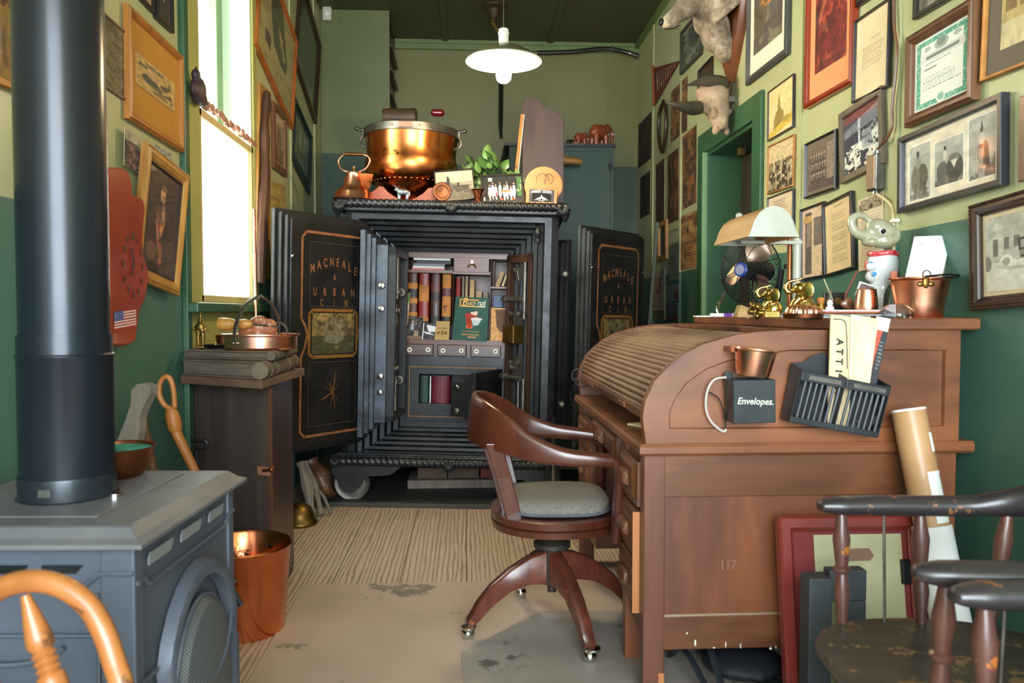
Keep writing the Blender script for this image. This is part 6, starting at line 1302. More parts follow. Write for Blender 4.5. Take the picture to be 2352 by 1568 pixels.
# copper pot on the tin box
c = er(1727, 862, YE-.055); pz = b.z+.003; t = thing('copper_saucepan', 'small bright copper pot sitting tilted on the Envelopes box', 'pot', (c.x, YE-.055, pz))
Rt = Matrix.Rotation(math.radians(7), 3, 'Y'); k = .92
mb = MB(); mb.lathe([(.001, .004), (.042, .0), (.046, .006), (.0565, .07), (.060, .073), (.059, .077), (.054, .073), (.043, .01), (.001, .008)], (c.x, YE-.058, pz+.006), 44, Rt, cap=False); mb.build('pot_body', M['copper'], t, smooth=True)
mb = MB(); mb.box(c.x-.062, c.x-.052, YE-.06, YE, pz+.074, pz+.088); mb.build('pot_bracket', M['dark_copper'], t)
# cord loops left of the box
t = thing('lamp_cord', 'thin clear and black cord loop hanging left of the Envelopes box', 'cord', er(1650, 900)); mb = MB(); mb.tube(bez([er(*p, YE-.006) for p in ((1668, 866), (1640, 872), (1624, 900), (1622, 940), (1635, 970), (1660, 990), (1668, 985))], 6), .0035, 6); mb.build('clear_cord', mat('clear_plastic', (190, 184, 176), .25, coat=.5), t, smooth=True)
mb = MB(); mb.tube(bez([er(*p, YE-.006) for p in ((1628, 900), (1650, 915), (1663, 950), (1668, 988))], 6), .002, 6); mb.build('black_cord', M['black_paint'], t, smooth=True)
# letter rack, tilted
LRc = er(1905, 915, YE); LR = Matrix.Translation(LRc) @ Matrix.Rotation(math.radians(10.5), 4, 'Y') @ Matrix.Rotation(math.radians(0), 4, 'Z')
t = thing('letter_rack', 'black slatted double letter rack hung askew on the desk end', 'letter rack', LRc)
w, h = .128, .082; D = .062
for x0, x1, nm in ((-w, -.002, 'left'), (.002, w, 'right')):
    mb = MB(LR)
    for i in range(7):
        x = lerp(x0+.016, x1-.012, i/6); mb.tube([(x, -D-.014, h-.045), (x, -D, -h+.016)], .0042, 8)
    mb.build('slats', mat('slat_iron', (96, 100, 104), .3, .6) if 'slat_iron' not in M else M['slat_iron'], t, smooth=True)
    mb = MB(LR); mb.box(x0, x1, -D-.018, -D-.012, h-.045, h-.018); mb.build('top_rail', M['tin_black'], t, bev=.0015); mb = MB(LR); mb.box(x0, x1, -D-.004, -D, -h, -h+.016)
    mb.build('bottom_rail', M['tin_black'], t, bev=.0015); mb = MB(LR); mb.box(x0+.02, x1-.012, -D-.0195, -D-.018, h-.038, h-.026); mb.build('label_plate', M['dull_steel'], t)
mb = MB(LR)
mb.loft([[(-w-.003, -D-.016, h-.015), (-w-.003, 0, h), (-w-.003, 0, -h), (-w-.003, -D, -h)], [(-w, -D-.016, h-.015), (-w, 0, h), (-w, 0, -h), (-w, -D, -h)]])
mb.loft([[(w, -D-.016, h-.015), (w, 0, h), (w, 0, -h), (w, -D, -h)], [(w+.003, -D-.016, h-.015), (w+.003, 0, h), (w+.003, 0, -h), (w+.003, -D, -h)]])
mb.loft([[(-.0015, -D-.016, h-.015), (-.0015, 0, h), (-.0015, 0, -h), (-.0015, -D, -h)], [(.0015, -D-.016, h-.015), (.0015, 0, h), (.0015, 0, -h), (.0015, -D, -h)]])
mb.box(-w, w, -D, 0, -h-.002, -h); mb.build('tin_sides', M['tin_black'], t)
mb = MB(LR); pl = [(-w, -h), (w, -h), (w, h), (.06, h+.004), (.045, h+.02), (.02, h+.012), (-.01, h+.03), (-.045, h+.044), (-.075, h+.03), (-.095, h+.008), (-w, h)]; mb.prism(pl, 'y', -.002, 0); mb.build('scroll_back', M['tin_black'], t)
# newspapers in the rack
def paper_roll(name, label, pts, ys, cv, cat='newspaper', m=PAPER, thick=.004):
    ps = [hy(*p, y) for p, y in zip(pts, ys)]; t = thing(name, label, cat, (sum(ps, Vector())/4)); n = (ps[2]-ps[3]).cross(ps[0]-ps[3]).normalized(); 
    if n.y > 0: n = -n
    mb = MB(); mb.loft([[q-n*thick for q in ps], [q-n*.0004 for q in ps]]); mb.build('sheets', M['paper_cream'], t); pic_mesh('front_page', cv, lambda u, v: (ps[3]*(1-u)+ps[2]*u)*(1-v)+(ps[0]*(1-u)+ps[1]*u)*v, m, t); return t, ps, n
cv = Cv(40, 90, (226, 204, 160)).grain(3, .12).rect(.0, 0, .03, 1, (190, 160, 110)).rect(.55, .0, .95, 1, (216, 192, 146), .5).grain(9, .08)
t, ps, n = paper_roll('newspaper', 'yellowed folded newspaper with big sideways letters standing in the letter rack', [(1908, 722), (1962, 728), (1948, 990), (1900, 985)], [YE-.03]*4, cv)
mb = MB(); ev = (ps[3]-ps[0]).normalized()
for i, ch_ in enumerate('ATTICA'): 
    o_ = lerp(lerp(ps[0], ps[1], .42), lerp(ps[3], ps[2], .42), .23+i*.085)+n*.001; mb.text(ch_, .028, textM(o_, ev, (ps[1]-ps[0]).normalized()), bold=.001)
mb.build('headline', M['black_paint'], t, recalc=False)
mb = MB(); q0 = lerp(ps[0], ps[1], .12)+n*.001; q1 = lerp(ps[0], ps[1], .68)+n*.001; mb.tube(bez([q0-Vector((0, 0, .012)), lerp(q0, q1, .8)-Vector((0, 0, .014)), q1-Vector((0, 0, .05)), q1-Vector((-.004, 0, .15))], 5), .0012, 5); mb.build('ink_rule', M['black_paint'], t)
cv = Cv(40, 70, (230, 210, 168)).grain(3, .15).rect(0, 0, .05, 1, (250, 230, 190))
paper_roll('newspaper', 'pale crumpled newspaper in the middle of the letter rack', [(1955, 722), (2018, 732), (1998, 880), (1950, 870)], [YE-.035]*4, cv)
cv = Cv(40, 80, (60, 62, 66)).rect(0, .82, 1, 1, (226, 216, 196)).poly([(0, .82), (.6, .82), (.2, .3), (0, .3)], (190, 84, 70)).lines(.5, .3, .9, .7, 8, (190, 186, 176), .6).grain(6, .2)
paper_roll('magazine', 'dark folded magazine with a red corner leaning right in the letter rack', [(2014, 726), (2046, 732), (2008, 905), (1992, 895)], [YE-.02]*4, cv, 'magazine')
# ------------------------------------------------------------------ swivel chair
CX, CYc = .305, 2.80
oc_ = thing('swivel_armchair', 'brown wooden swivel office armchair with a grey cushion at the desk', 'chair', (CX, CYc, 0))
CW = M['chair_wood']
CF = Matrix.Translation((CX, CYc, 0)) @ Matrix.Rotation(math.radians(-3), 4, 'Z')       # faces +x
Rs = .235
# seat
mb = MB(CF)
def seatring(e, z): 
    return [((.215-e)*math.cos(a)*(1.0)+(.03 if math.cos(a) > 0 else 0)*math.cos(a), (.245-e)*math.copysign(abs(math.sin(a))**.8, math.sin(a)), z) for a in [2*PI*k/40 for k in range(40)]]
mb.loft([seatring(.02, .385), seatring(.0, .39), seatring(-.004, .412), seatring(.006, .414), seatring(.0, .418), seatring(-.004, .442), seatring(.01, .446), seatring(.06, .44)]); mb.build('seat', CW, oc_, smooth=True, ang=40)
mb = MB(CF)
def cush(e, z): return [(.012+(.185-e)*math.copysign(abs(math.cos(a))**.6, math.cos(a)), (.195-e)*math.copysign(abs(math.sin(a))**.6, math.sin(a)), z) for a in [2*PI*k/40 for k in range(40)]]
mb.loft([cush(.03, .444), cush(.005, .450), cush(0, .462), cush(.0, .478), cush(.012, .492), cush(.05, .500), cush(.11, .502)]); cu_ = mb.build('cushion', mat('grey_tweed', (128, 122, 112), .95, c2=(104, 100, 94), scale=90, bmp=.5, bscale=220), oc_, smooth=True)
mb = MB(CF); mb.tube([(p[0], p[1], .458) for p in cush(-.002, 0)], .004, 6, closed=True); mb.build('piping', mat('piping_blue', (84, 92, 104), .8), cu_, smooth=True)
# crest rail and arms : one swept band
path = [(.185, -.262, .672), (.12, -.272, .680), (.02, -.276, .695), (-.08, -.262, .735), (-.16, -.225, .79), (-.225, -.165, .825), (-.262, -.085, .838), (-.275, 0, .842)]
path = path+[(x, -y, z) for x, y, z in path[:-1][::-1]]
hts = [.022, .022, .028, .045, .065, .078, .083, .085]; hts = hts+hts[:-1][::-1]; wid = [.030, .032, .028, .018, .014, .013, .013, .013]; wid = wid+wid[:-1][::-1]
zt_ = [.672+.0]*0
P_ = bez(path, 6); n_ = len(P_)
def ev(arr, i): t_ = i/6; k = min(int(t_), len(arr)-2); return lerp(arr[k], arr[k+1], t_-k)
rings = []
for i, p in enumerate(P_):
    a = P_[min(i+1, n_-1)]-P_[max(i-1, 0)]; a.z = 0; a.normalize(); o_ = Vector((-a.y, a.x, 0)); hh, ww = ev(hts, i), ev(wid, i)
    c_ = p-Vector((0, 0, hh*.9)); lean = Vector((0, 0, 0))
    back = max(0, min(1, (-p.x)/.27)); inw = Vector((.30*back, 0, 0))*hh
    sec_ = [(-1, .7), (-.75, 1), (.75, 1), (1, .7), (1, -.75), (.7, -1), (-.7, -1), (-1, -.75)]
    rings.append([c_+o_*(ww*x)+Vector((0, 0, hh*z))-inw*(z-1)*-.35 for x, z in sec_])
mb = MB(CF); mb.loft(rings); mb.build('crest_and_arms', CW, oc_, smooth=True, ang=70, sub=1)
for s in (-1, 1):
    mb = MB(CF); pts = bez([(.172, s*.262, .655), (.196, s*.266, .64), (.206, s*.262, .60), (.202, s*.255, .50), (.196, s*.25, .40), (.196, s*.25, .385)], 5)
    mb.tube(pts, [.026, .028, .03]+[.03]*(len(pts)-3), 10, flat=.7, up=(1, 0, 0)); mb.build('arm_post', CW, oc_, smooth=True)
for y in (-.165, -.06, .06, .165):
    mb = MB(CF); xb = -.17 if abs(y) < .1 else -.135; xt = -.245 if abs(y) < .1 else -.205
    if abs(y) < .01: xb, xt = -.185, -.258
    Q = (Vector((.026, 0, 0)), Vector((0, .009, 0))) if abs(y) > .1 else (Vector((.009, 0, 0)), Vector((0, .027, 0))); mb.loft([[Vector(q_)-Q[0]-Q[1], Vector(q_)+Q[0]-Q[1], Vector(q_)+Q[0]+Q[1], Vector(q_)-Q[0]+Q[1]] for q_ in ((xb, y, .44), (xb-.036, y*1.1, .58), (xt, y*1.25, .70))]); mb.build('back_slat', CW, oc_, bev=.003)
# iron and base
mb = MB(CF); mb.lathe([(.03, .385), (.035, .375), (.034, .36), (.024, .352), (.022, .33), (.018, .32)], (0, 0, 0), 18); mb.lathe([(.02, .335), (.05, .325), (.066, .312), (.066, .298), (.05, .29), (.02, .29)], (0, 0, 0), 30); mb.tube([(.03, .04, .37), (.06, .08, .39)], .02, 8)
for k in range(12): a = 2*PI*k/12; mb.ell((.058*math.cos(a), .058*math.sin(a), .313), (.009, .009, .006), None, 8, 5)
mb.build('swivel_iron', mat('grimy_iron', (72, 66, 56), .6, .5, c2=(50, 46, 42), scale=20), oc_, smooth=True)
mb = MB(CF); mb.lathe([(.036, .29), (.036, .17), (.034, .165), (.016, .165), (.016, .135), (.001, .135)], (0, 0, 0), 20); mb.build('hub', M['grimy_iron'], oc_, smooth=True)
for k, (tx, ty) in enumerate(((.005, 2.713), (.396, 2.503), (.605, 2.887), (.214, 3.097))):
    d = Vector((tx-CX, ty-CYc, 0)); L_ = d.length; d.normalize(); o_ = Vector((-d.y, d.x, 0)); C0 = Vector((CX, CYc, 0))
    st_ = [(.03, .285, .17, .023), (.09, .27, .175, .022), (.16, .235, .16, .021), (.23, .185, .115, .020), (.28, .13, .068, .020), (.30, .098, .055, .020), (.318, .075, .056, .018)]
    rings = []
    for r, zt, zb, w in st_: c_ = C0+d*r*(L_/.314); rings.append([c_-o_*w+Vector((0, 0, zb)), c_+o_*w+Vector((0, 0, zb)), c_+o_*w+Vector((0, 0, zt-.006)), c_+o_*(w-.006)+Vector((0, 0, zt)), c_-o_*(w-.006)+Vector((0, 0, zt)), c_-o_*w+Vector((0, 0, zt-.006))])
    lg = MB().loft(rings).build('leg', M['mahogany_worn'], oc_, smooth=True, ang=50)
    c_ = C0+d*(L_); mb = MB(); mb.ell((c_.x, c_.y, .0262), (.024, .024, .024)); mb.lathe([(.014, 0), (.016, .006), (.026, .012), (.026, .018), (.01, .022)], (c_.x+o_.x*.01, c_.y+o_.y*.01, .035), 14); mb.tube([(c_.x, c_.y, .045), (c_.x-d.x*.01, c_.y-d.y*.01, .07)], .007, 8); mb.build('caster', M['chrome'], lg, smooth=True)
# ------------------------------------------------------------------ right wall : frames and papers (TL, TR, BR, BL read off the photograph)
BK = M['ebony']
def text_cv(w, h, c, n, ink=(110, 96, 80), x0=.15, x1=.85, y0=.15, y1=.85, head=None, al=.55):
    cv = Cv(w, h, c); cv.lines(x0, y0, x1, y1, n, ink, al, .34)
    if head: cv.rect(*head, ink, .6)
    return cv.grain(3, .05)
def crowd(w, h, sky, mid, dark, seed=1, n=30):
    cv = Cv(w, h, sky); cv.blotch_in(0, 0, 1, .62, 5, mid, .25, 1); r = random.Random(seed)
    for i in range(n):
        x, y = r.random(), r.random()*.55; k = r.uniform(.03, .07); cv.oval(x, y, k, k*1.3, dark if r.random() < .6 else tuple(min(255, q+60) for q in mid), .85); cv.oval(x, y+k*1.5, k*.4, k*.5, tuple(min(255, q+90) for q in mid), .9)
    return cv.grain(14, .2)
cv = Cv(50, 90, (120, 112, 92)).blotch(3, (70, 66, 60), .5).poly([(0, .5), (.5, .45), (.4, .15), (.1, .1)], (96, 84, 64)).blotch_in(.2, .4, 1, 1, 4, (188, 120, 40), .5, .9).oval(.3, .7, .12, .2, (60, 44, 36)).grain(10, .2)
framed('R', [None, None, (1805, 125), (1710, 195)], 'grey framed orange and grey print with a wide white mat, right of the mounted head', M['charcoal_frame'], .05, .04, cv, M['white_card'], (.05, .09, .05, .06), H_=.72, style=1)
cv = Cv(50, 120, (120, 32, 24)).blotch(4, (84, 20, 18), .5).blotch(7, (170, 70, 44), .62, .8).poly([(.1, .35), (.4, .55), (.45, .5), (.15, .3)], (196, 110, 60), .7).oval(.6, .5, .08, .06, (206, 130, 80), .8).oval(.7, .62, .06, .1, (150, 60, 50)).rect(.4, .7, .7, .9, (146, 50, 38), .6).grain(8, .3)
framed('R', [None, None, (1954, 190), (1844, 249)], 'large red framed print with an orange mat and dark red picture', M['red_wood'], .036, .045, cv, mat('apricot_card', (222, 150, 100), .9), (.05, .1, .05, .06), H_=.85, style=1)
framed('R', [(1957, 47), (2037, 2), (2040, 203), (1958, 229)], 'typed letter on cream paper in a slim black and silver frame beside the red print', BK, .010, .03, text_cv(60, 110, (226, 206, 164), 11, y0=.35, y1=.62, x0=.2, head=(.45, .68, .72, .695)), None, 0.0)
cv = Cv(30, 30, (60, 56, 50)).blotch(4, (130, 120, 100), .5)
framed('R', [None, None, (1998, -5), (1968, 12)], 'dark frame corner at the very top above the typed letter', BK, .02, .03, cv, H_=.3)
cv = Cv(50, 40, (96, 90, 80)).blotch(4, (150, 146, 132), .5).grain(9, .3)
framed('R', [None, None, (2180, -3), (2097, 42)], 'dark framed grey photograph cut off at the top above the green certificate', BK, .022, .03, cv, H_=.4)
# certificate
cv = Cv(120, 130, (232, 232, 222)); gr = (84, 158, 132); cv.rect(.03, .03, .97, .97, gr); r_ = np.random.RandomState(5)
cv.a[(vnoise(130, 120, 40) > .55) & (cv.X > .03) & (cv.X < .97) & (cv.Y > .03) & (cv.Y < .97)] = (150, 200, 180)
cv.rect(.12, .1, .88, .9, (238, 238, 228)); cv.oval(.5, .10, .09, .08, (226, 230, 220)); cv.oval(.5, .10, .055, .05, (150, 190, 172)); cv.oval(.5, .84, .13, .08, (170, 176, 168)).oval(.5, .86, .08, .06, (130, 140, 134))
cv.rect(.10, .66, .92, .77, (196, 200, 194)).rect(.12, .67, .9, .76, (218, 220, 212)).rect(.22, .695, .82, .735, (104, 110, 108), .8).oval(.24, .84, .06, .035, (176, 184, 176)).oval(.78, .86, .07, .035, (176, 184, 176)).rect(.18, .55, .42, .565, (90, 94, 92)).lines(.16, .26, .86, .46, 6, (120, 128, 124), .7, .3).lines(.2, .6, .8, .64, 1, (120, 128, 124), .7, .4)
framed('R', [(2075, 84), (2232, -8), (2232, 230), (2072, 292)], 'stock certificate with an ornate green border in a brown moulded frame', M['brown_frame'], .05, .05, cv, None, 0.0, style=1)
cv = Cv(80, 60, (196, 170, 112)).rect(.1, .35, .38, .8, (140, 112, 66)).rect(.45, .35, .75, .8, (146, 118, 70)).rect(0, .82, 1, .86, (150, 124, 76)).rect(0, 0, 1, .25, (214, 196, 150)).grain(6, .2)
framed('R', [None, None, (2430, 122), (2253, 182)], 'sepia shop front photograph with a wide brown mat in a thin gold frame', M['gold_paint'], .012, .03, cv, M['grey_card'], .06, H_=.42)
cv = Cv(44, 80, (226, 204, 146)).poly([(.2, .3), (.3, .5), (.35, .5), (.42, .85), (.5, .5), (.6, .45), (.62, .2), (.2, .12)], (150, 126, 66)).poly([(0, .1), (1, .35), (1, .15), (0, 0)], (210, 176, 70)).oval(.7, .25, .2, .06, (170, 150, 70)).grain(10, .1)
framed('R', [(1761, 211), (1821, 171), (1820, 295), (1763, 320)], 'small yellowed print of a church steeple in a thin dark frame beside the doorway', M['dark_wood'], .007, .02, cv, None, 0.0)
framed('R', [(1763, 338), (1822, 306), (1820, 429), (1760, 445)], 'small sepia photograph of a crowd in a thin gold frame below the steeple print', M['gold_paint'], .008, .02, crowd(44, 80, (206, 184, 140), (116, 100, 70), (52, 44, 34), 2, 60), None, 0.0)
framed('R', [(1761, 453), (1820, 435), (1820, 532), (1761, 542)], 'small black framed note partly behind the desk lamp shade', BK, .008, .02, text_cv(40, 70, (214, 190, 160), 4, y0=.6, y1=.9), None, 0.0)
cv = Cv(56, 80, (110, 92, 82)).rect(.72, .1, 1, .95, (140, 120, 106)).rect(0, 0, 1, .16, (84, 70, 64))
for j, y in enumerate((.18, .40, .60)):
    for i in range(6): x = .12+i*.1+.03*(j % 2); cv.oval(x, y+.06, .045, .09, (62, 52, 50)); cv.oval(x, y+.17, .025, .028, (186, 160, 138)); cv.oval(x, y+.09, .02, .05, (190, 172, 156), .6)
framed('R', [(1846, 331), (1917, 295), (1916, 435), (1845, 455)], 'dark framed brown photograph of rows of schoolchildren', BK, .012, .03, cv.grain(14, .2), M['grey_card'], .016, style=1)
cv = Cv(70, 100, (40, 44, 62)).rect(0, .86, 1, 1, (112, 52, 48)).poly([(0, .75), (.6, .88), (1, .95), (1, .7), (0, .62)], (180, 184, 190), .5).rect(.40, .1, .46, .85, (186, 190, 190)).blotch_in(0, 0, 1, .45, 7, (226, 222, 206), .42, 1).blotch_in(.3, .3, 1, .7, 6, (150, 156, 156), .5, .9).poly([(.75, .5), (1, .6), (1, .2), (.9, .1)], (206, 214, 206)).blotch_in(0, 0, 1, .5, 12, (40, 36, 40), .58, 1).grain(12, .2)
framed('R', [(1921, 256), (2017, 211), (2031, 380), (1931, 413)], 'high contrast street parade photograph in a wide grey-brown frame hung askew', M['grey_brown_frame'], .034, .03, cv, None, 0.0)
# three riders
cv = Cv(150, 90, (224, 212, 186)); 
for (x0, x1, y0, y1) in ((.06, .30, .06, .88), (.35, .65, .16, .80), (.70, .95, .10, .92)): cv.rect(x0-.01, y0-.015, x1+.01, y1+.015, (240, 236, 222)); cv.rect(x0, y0, x1, y1, (170, 166, 156)); cv.blotch_in(x0, y0, x1, y0+(y1-y0)*.35, 9, (96, 92, 84), .45, .9); cv.rect(x0, y0+(y1-y0)*.8, x1, y1, (196, 192, 182), .6)
cv.oval(.20, .38, .075, .20, (92, 84, 70)).oval(.13, .36, .05, .22, (120, 112, 100)).rect(.12, .08, .14, .3, (90, 84, 74)).rect(.22, .1, .245, .3, (76, 70, 60)).oval(.16, .62, .03, .10, (150, 146, 136)).oval(.155, .74, .016, .05, (60, 56, 52))
cv.oval(.43, .34, .06, .16, (96, 92, 88)).oval(.56, .36, .085, .20, (74, 70, 68)).oval(.555, .5, .055, .07, (120, 116, 108)).poly([(.52, .48), (.59, .48), (.555, .36)], (206, 200, 190)).oval(.46, .58, .022, .07, (206, 200, 190)).oval(.46, .68, .012, .035, (70, 66, 62)).rect(.50, .16, .60, .3, (52, 50, 50))
cv.oval(.835, .42, .055, .17, (88, 84, 80)).poly([(.78, .5), (.84, .5), (.83, .18), (.79, .16)], (150, 146, 136)).poly([(.84, .5), (.88, .45), (.90, .2), (.86, .2)], (64, 60, 58)).oval(.82, .62, .03, .08, (190, 184, 172)).oval(.82, .74, .014, .04, (96, 88, 80)).poly([(.81, .76), (.82, .88), (.835, .76)], (90, 86, 80)).grain(16, .12)
framed('R', [(2057, 306), (2293, 230), (2302, 438), (2063, 477)], 'wide black frame holding three old photographs of costumed riders', mat('blue_black', (36, 38, 44), .4), .026, .045, cv, None, 0.0)
# truck
cv = Cv(120, 110, (186, 184, 168)).rect(0, 0, 1, .38, (202, 200, 184)).blotch_in(0, .38, 1, 1, 5, (164, 162, 148), .45, .8)
for x in (.1, .24, .37): cv.rect(x, .46, x+.07, .70, (112, 108, 98))
cv.poly([(.38, .42), (.40, .58), (.55, .66), (.62, .80), (1, .95), (1, .42)], (128, 124, 114)).oval(.85, .66, .28, .2, (168, 164, 152)).rect(.42, .5, .62, .66, (70, 66, 62)).rect(.45, .53, .52, .63, (150, 148, 140)).poly([(.2, .42), (.24, .54), (.42, .56), (.44, .42)], (176, 172, 160)).rect(.44, .40, .9, .44, (70, 66, 62)).oval(.27, .38, .085, .095, (214, 210, 196)).oval(.27, .38, .05, .055, (150, 146, 136)).oval(.03, .38, .05, .1, (120, 116, 108)).oval(.78, .40, .09, .10, (96, 92, 86)).poly([(.12, .34), (.5, .3), (1, .32), (1, .28), (.3, .26)], (150, 146, 134), .6).grain(14, .12)
t, (c, U, V, n, w, h) = framed('R', [(2219, 465), None, None, (2231, 704)], 'big dark carved frame with a photograph of an old truck, far right', M['dark_wood'], .05, .045, cv, M['cream_card'], .012, W_=.42, style=1)
mb = MB()
for sx, sy, L_, ax in ((-1, 0, h, V), (1, 0, h, V), (0, -1, w, U), (0, 1, w, U)):
    k = int(L_/.0105); o_ = c+(U*sx*(w/2-.005) if sx else V*sy*(h/2-.005))+n*.0245
    for i in range(k): mb.ell(o_+ax*((i+.5)/k-.5)*L_, (.0055, .0055, .0055), None, 6, 4)
mb.build('beading', M['dark_wood'], t, smooth=True); tag(t.children[-1], kind='stuff')
framed('R', [(2340, 222), None, None, (2337, 417)], 'brown wooden frame edge at the far right above the truck picture', M['brown_frame'], .035, .03, cv, M['grey_card'], .03, W_=.3)
cv = Cv(30, 90, (206, 180, 150)).rect(.12, .05, .45, .95, (96, 84, 76)).rect(.2, .45, .4, .9, (140, 126, 112)).rect(.55, .45, .95, .85, (116, 104, 96)).rect(.08, .8, .42, .9, (190, 150, 96)).grain(10, .15)
framed('R', [(1835, 479), (1888, 466), (1892, 638), (1838, 641)], 'black framed photograph of a clock tower behind the lamp post', BK, .012, .025, cv, None, 0.0)
cv = Cv(60, 110, (222, 194, 146)).grain(2, .08)
for b in range(5): cv.lines(.24, .12+b*.155, .80, .23+b*.155, 5, (104, 88, 70), .6, .4)
cv.rect(.35, .93, .7, .945, (110, 94, 76), .6)
framed('R', [(1885, 469), (1948, 443), (1962, 620), (1892, 630)], 'black framed poem on tan paper right of the clock tower photograph', BK, .012, .03, cv, None, 0.0)
cv = text_cv(60, 130, (210, 192, 158), 22, y0=.06, y1=.74, x0=.1, x1=.9, al=.45); cv.oval(.35, .985, .03, .01, (240, 240, 230))
t = wall_sheet('proclamation_sheet', 'unframed printed proclamation sheet pinned behind the elephant decanter', 'notice', 'R', [(1970, 459), (2027, 441), (2031, 612), (1973, 622)], cv, d=.004)
c, U, V, n, w, h = wall_quad('R', [(1970, 459), (2027, 441), (2031, 612), (1973, 622)], d=.004)
mb = MB(); o_ = c+V*(h*.36)+n*.0055; 
mb.text('PROCLAMATION', w*.118, Matrix(((U.x, V.x*1.7, n.x, o_.x), (U.y, V.y*1.7, n.y, o_.y), (U.z, V.z*1.7, n.z, o_.z), (0, 0, 0, 1))), bold=.0003); o_ = c+V*(h*.44)+n*.0055; mb.text("WYNKOOP'S", w*.13, Matrix(((U.x, V.x, n.x, o_.x), (U.y, V.y, n.y, o_.y), (U.z, V.z, n.z, o_.z), (0, 0, 0, 1)))); mb.build('heading', mat('sheet_ink', (96, 80, 66), .8), t, recalc=False)
# far part of the right wall
cv = Cv(34, 60, (70, 74, 64)).blotch(3, (130, 134, 120), .5).rect(.3, 0, .36, .6, (120, 124, 110)).grain(9, .2)
framed('R', [(1560, 66), (1609, 28), (1609, 127), (1562, 166)], 'grey framed monochrome photograph left of the mounted head', M['charcoal_frame'], .03, .03, cv, None, 0.0)
cv = Cv(20, 50, (70, 46, 34)).blotch(5, (46, 30, 24), .5)
framed('R', [(1600, 160), (1632, 132), (1632, 205), (1601, 232)], 'small carved dark wooden frame behind the upper horn of the skull', M['dark_wood'], .02, .04, cv, None, 0.0, style=1)
old = (118, 84, 54)
def oldpaper(lb, q, base=old, dk=(60, 44, 30), nm='aged_poster', **k): return wall_sheet(nm, lb, 'poster', 'R', q, Cv(36, 70, base).blotch(3, dk, .48, .85).blotch(8, tuple(min(255, x+30) for x in base), .6, .5).rect(0, .9, 1, .93, tuple(x*.8 for x in base)).grain(12, .25), **k)
oldpaper('brown aged poster behind the lower horn of the bison skull', [(1541, 207), (1578, 180), (1580, 300), (1540, 326)], (128, 88, 54))
oldpaper('very dark old poster highest beside the rear corner', [(1466, 285), (1497, 258), (1496, 362), (1466, 388)], (52, 42, 30), (34, 28, 20))
oldpaper('tall brown handbill with a curled lower corner, left of the doorway casing top', [(1567, 315), (1600, 285), (1600, 465), (1568, 481)], (126, 82, 48))
oldpaper('narrow brown handbill between two others below the horseshoe', [(1533, 357), (1559, 341), (1559, 503), (1534, 515)], (112, 76, 44))
oldpaper('narrow dark handbill directly below the iron ring', [(1506, 378), (1526, 364), (1526, 506), (1507, 515)], (76, 52, 34), (44, 32, 22))
oldpaper('dark square poster by the rear corner below the highest dark one', [(1470, 408), (1494, 392), (1493, 490), (1471, 502)], (50, 44, 32), (36, 32, 24))
t = wall_sheet('wanted_poster', 'ragged tan notice lowest beside the doorway casing', 'poster', 'R', [(1564, 497), (1611, 478), (1610, 612), (1563, 619)], Cv(44, 90, (166, 128, 78)).rect(0, .86, 1, .96, (120, 76, 44)).blotch(3, (130, 96, 58), .5).rect(.1, .45, .9, .5, (70, 56, 40), .4).oval(.75, .8, .15, .08, (96, 72, 48)).oval(.35, .7, .06, .06, (90, 60, 40)).lines(.2, .12, .8, .3, 4, (60, 48, 36), .7, .5).grain(12, .25))
cv = Cv(20, 40, (60, 48, 34)).grain(9, .3)
framed('R', [(1509, 512), (1529, 505), (1529, 593), (1510, 600)], 'small frame with a bright gilt edge just above the faded bills', M['gilt_wood'], .05, .03, cv, None, 0.0)
wall_sheet('faded_bill', 'pale faded bill between the gilt frame and the ragged notice', 'poster', 'R', [(1537, 528), (1559, 524), (1558, 640), (1537, 645)], Cv(24, 70, (126, 132, 104)).rect(.1, .75, .9, .95, (160, 160, 140)).lines(.1, .1, .9, .7, 9, (80, 84, 66), .6).grain(8, .2))
t = wall_sheet('circus_poster', 'cream bill with large red letters US low on the far right wall', 'poster', 'R', [(1500, 624), (1527, 619), (1527, 735), (1500, 735)], Cv(30, 80, (150, 144, 116)).rect(0, 0, 1, .2, (90, 100, 50)).lines(.1, .25, .9, .5, 5, (120, 60, 50), .6).grain(8, .2))
c, U, V, n, w, h = wall_quad('R', [(1500, 624), (1527, 619), (1527, 735), (1500, 735)], d=.003); mb = MB(); o_ = c+V*(h*.18)+n*.0045; mb.text('US', .15, Matrix(((U.x*1.0, V.x, n.x, o_.x), (U.y, V.y, n.y, o_.y), (U.z, V.z*1.2, n.z, o_.z), (0, 0, 0, 1))), bold=.002); mb.build('red_letters', M['book_red'], t, recalc=False)
wall_sheet('small_bill', 'small grey bill, upper of two beside the red lettered bill', 'poster', 'R', [(1531, 656), (1558, 652), (1558, 690), (1531, 691)], Cv(24, 24, (110, 116, 110)).lines(.1, .1, .9, .9, 5, (60, 64, 60), .6).rect(.7, .1, .95, .6, (90, 40, 40)))
wall_sheet('small_bill', 'small dark bill, lower of two beside the red lettered bill', 'poster', 'R', [(1531, 696), (1557, 694), (1557, 738), (1531, 738)], Cv(24, 24, (84, 88, 84)).lines(.1, .1, .9, .9, 5, (46, 50, 46), .6).rect(0, 0, 1, .25, (76, 30, 34)))
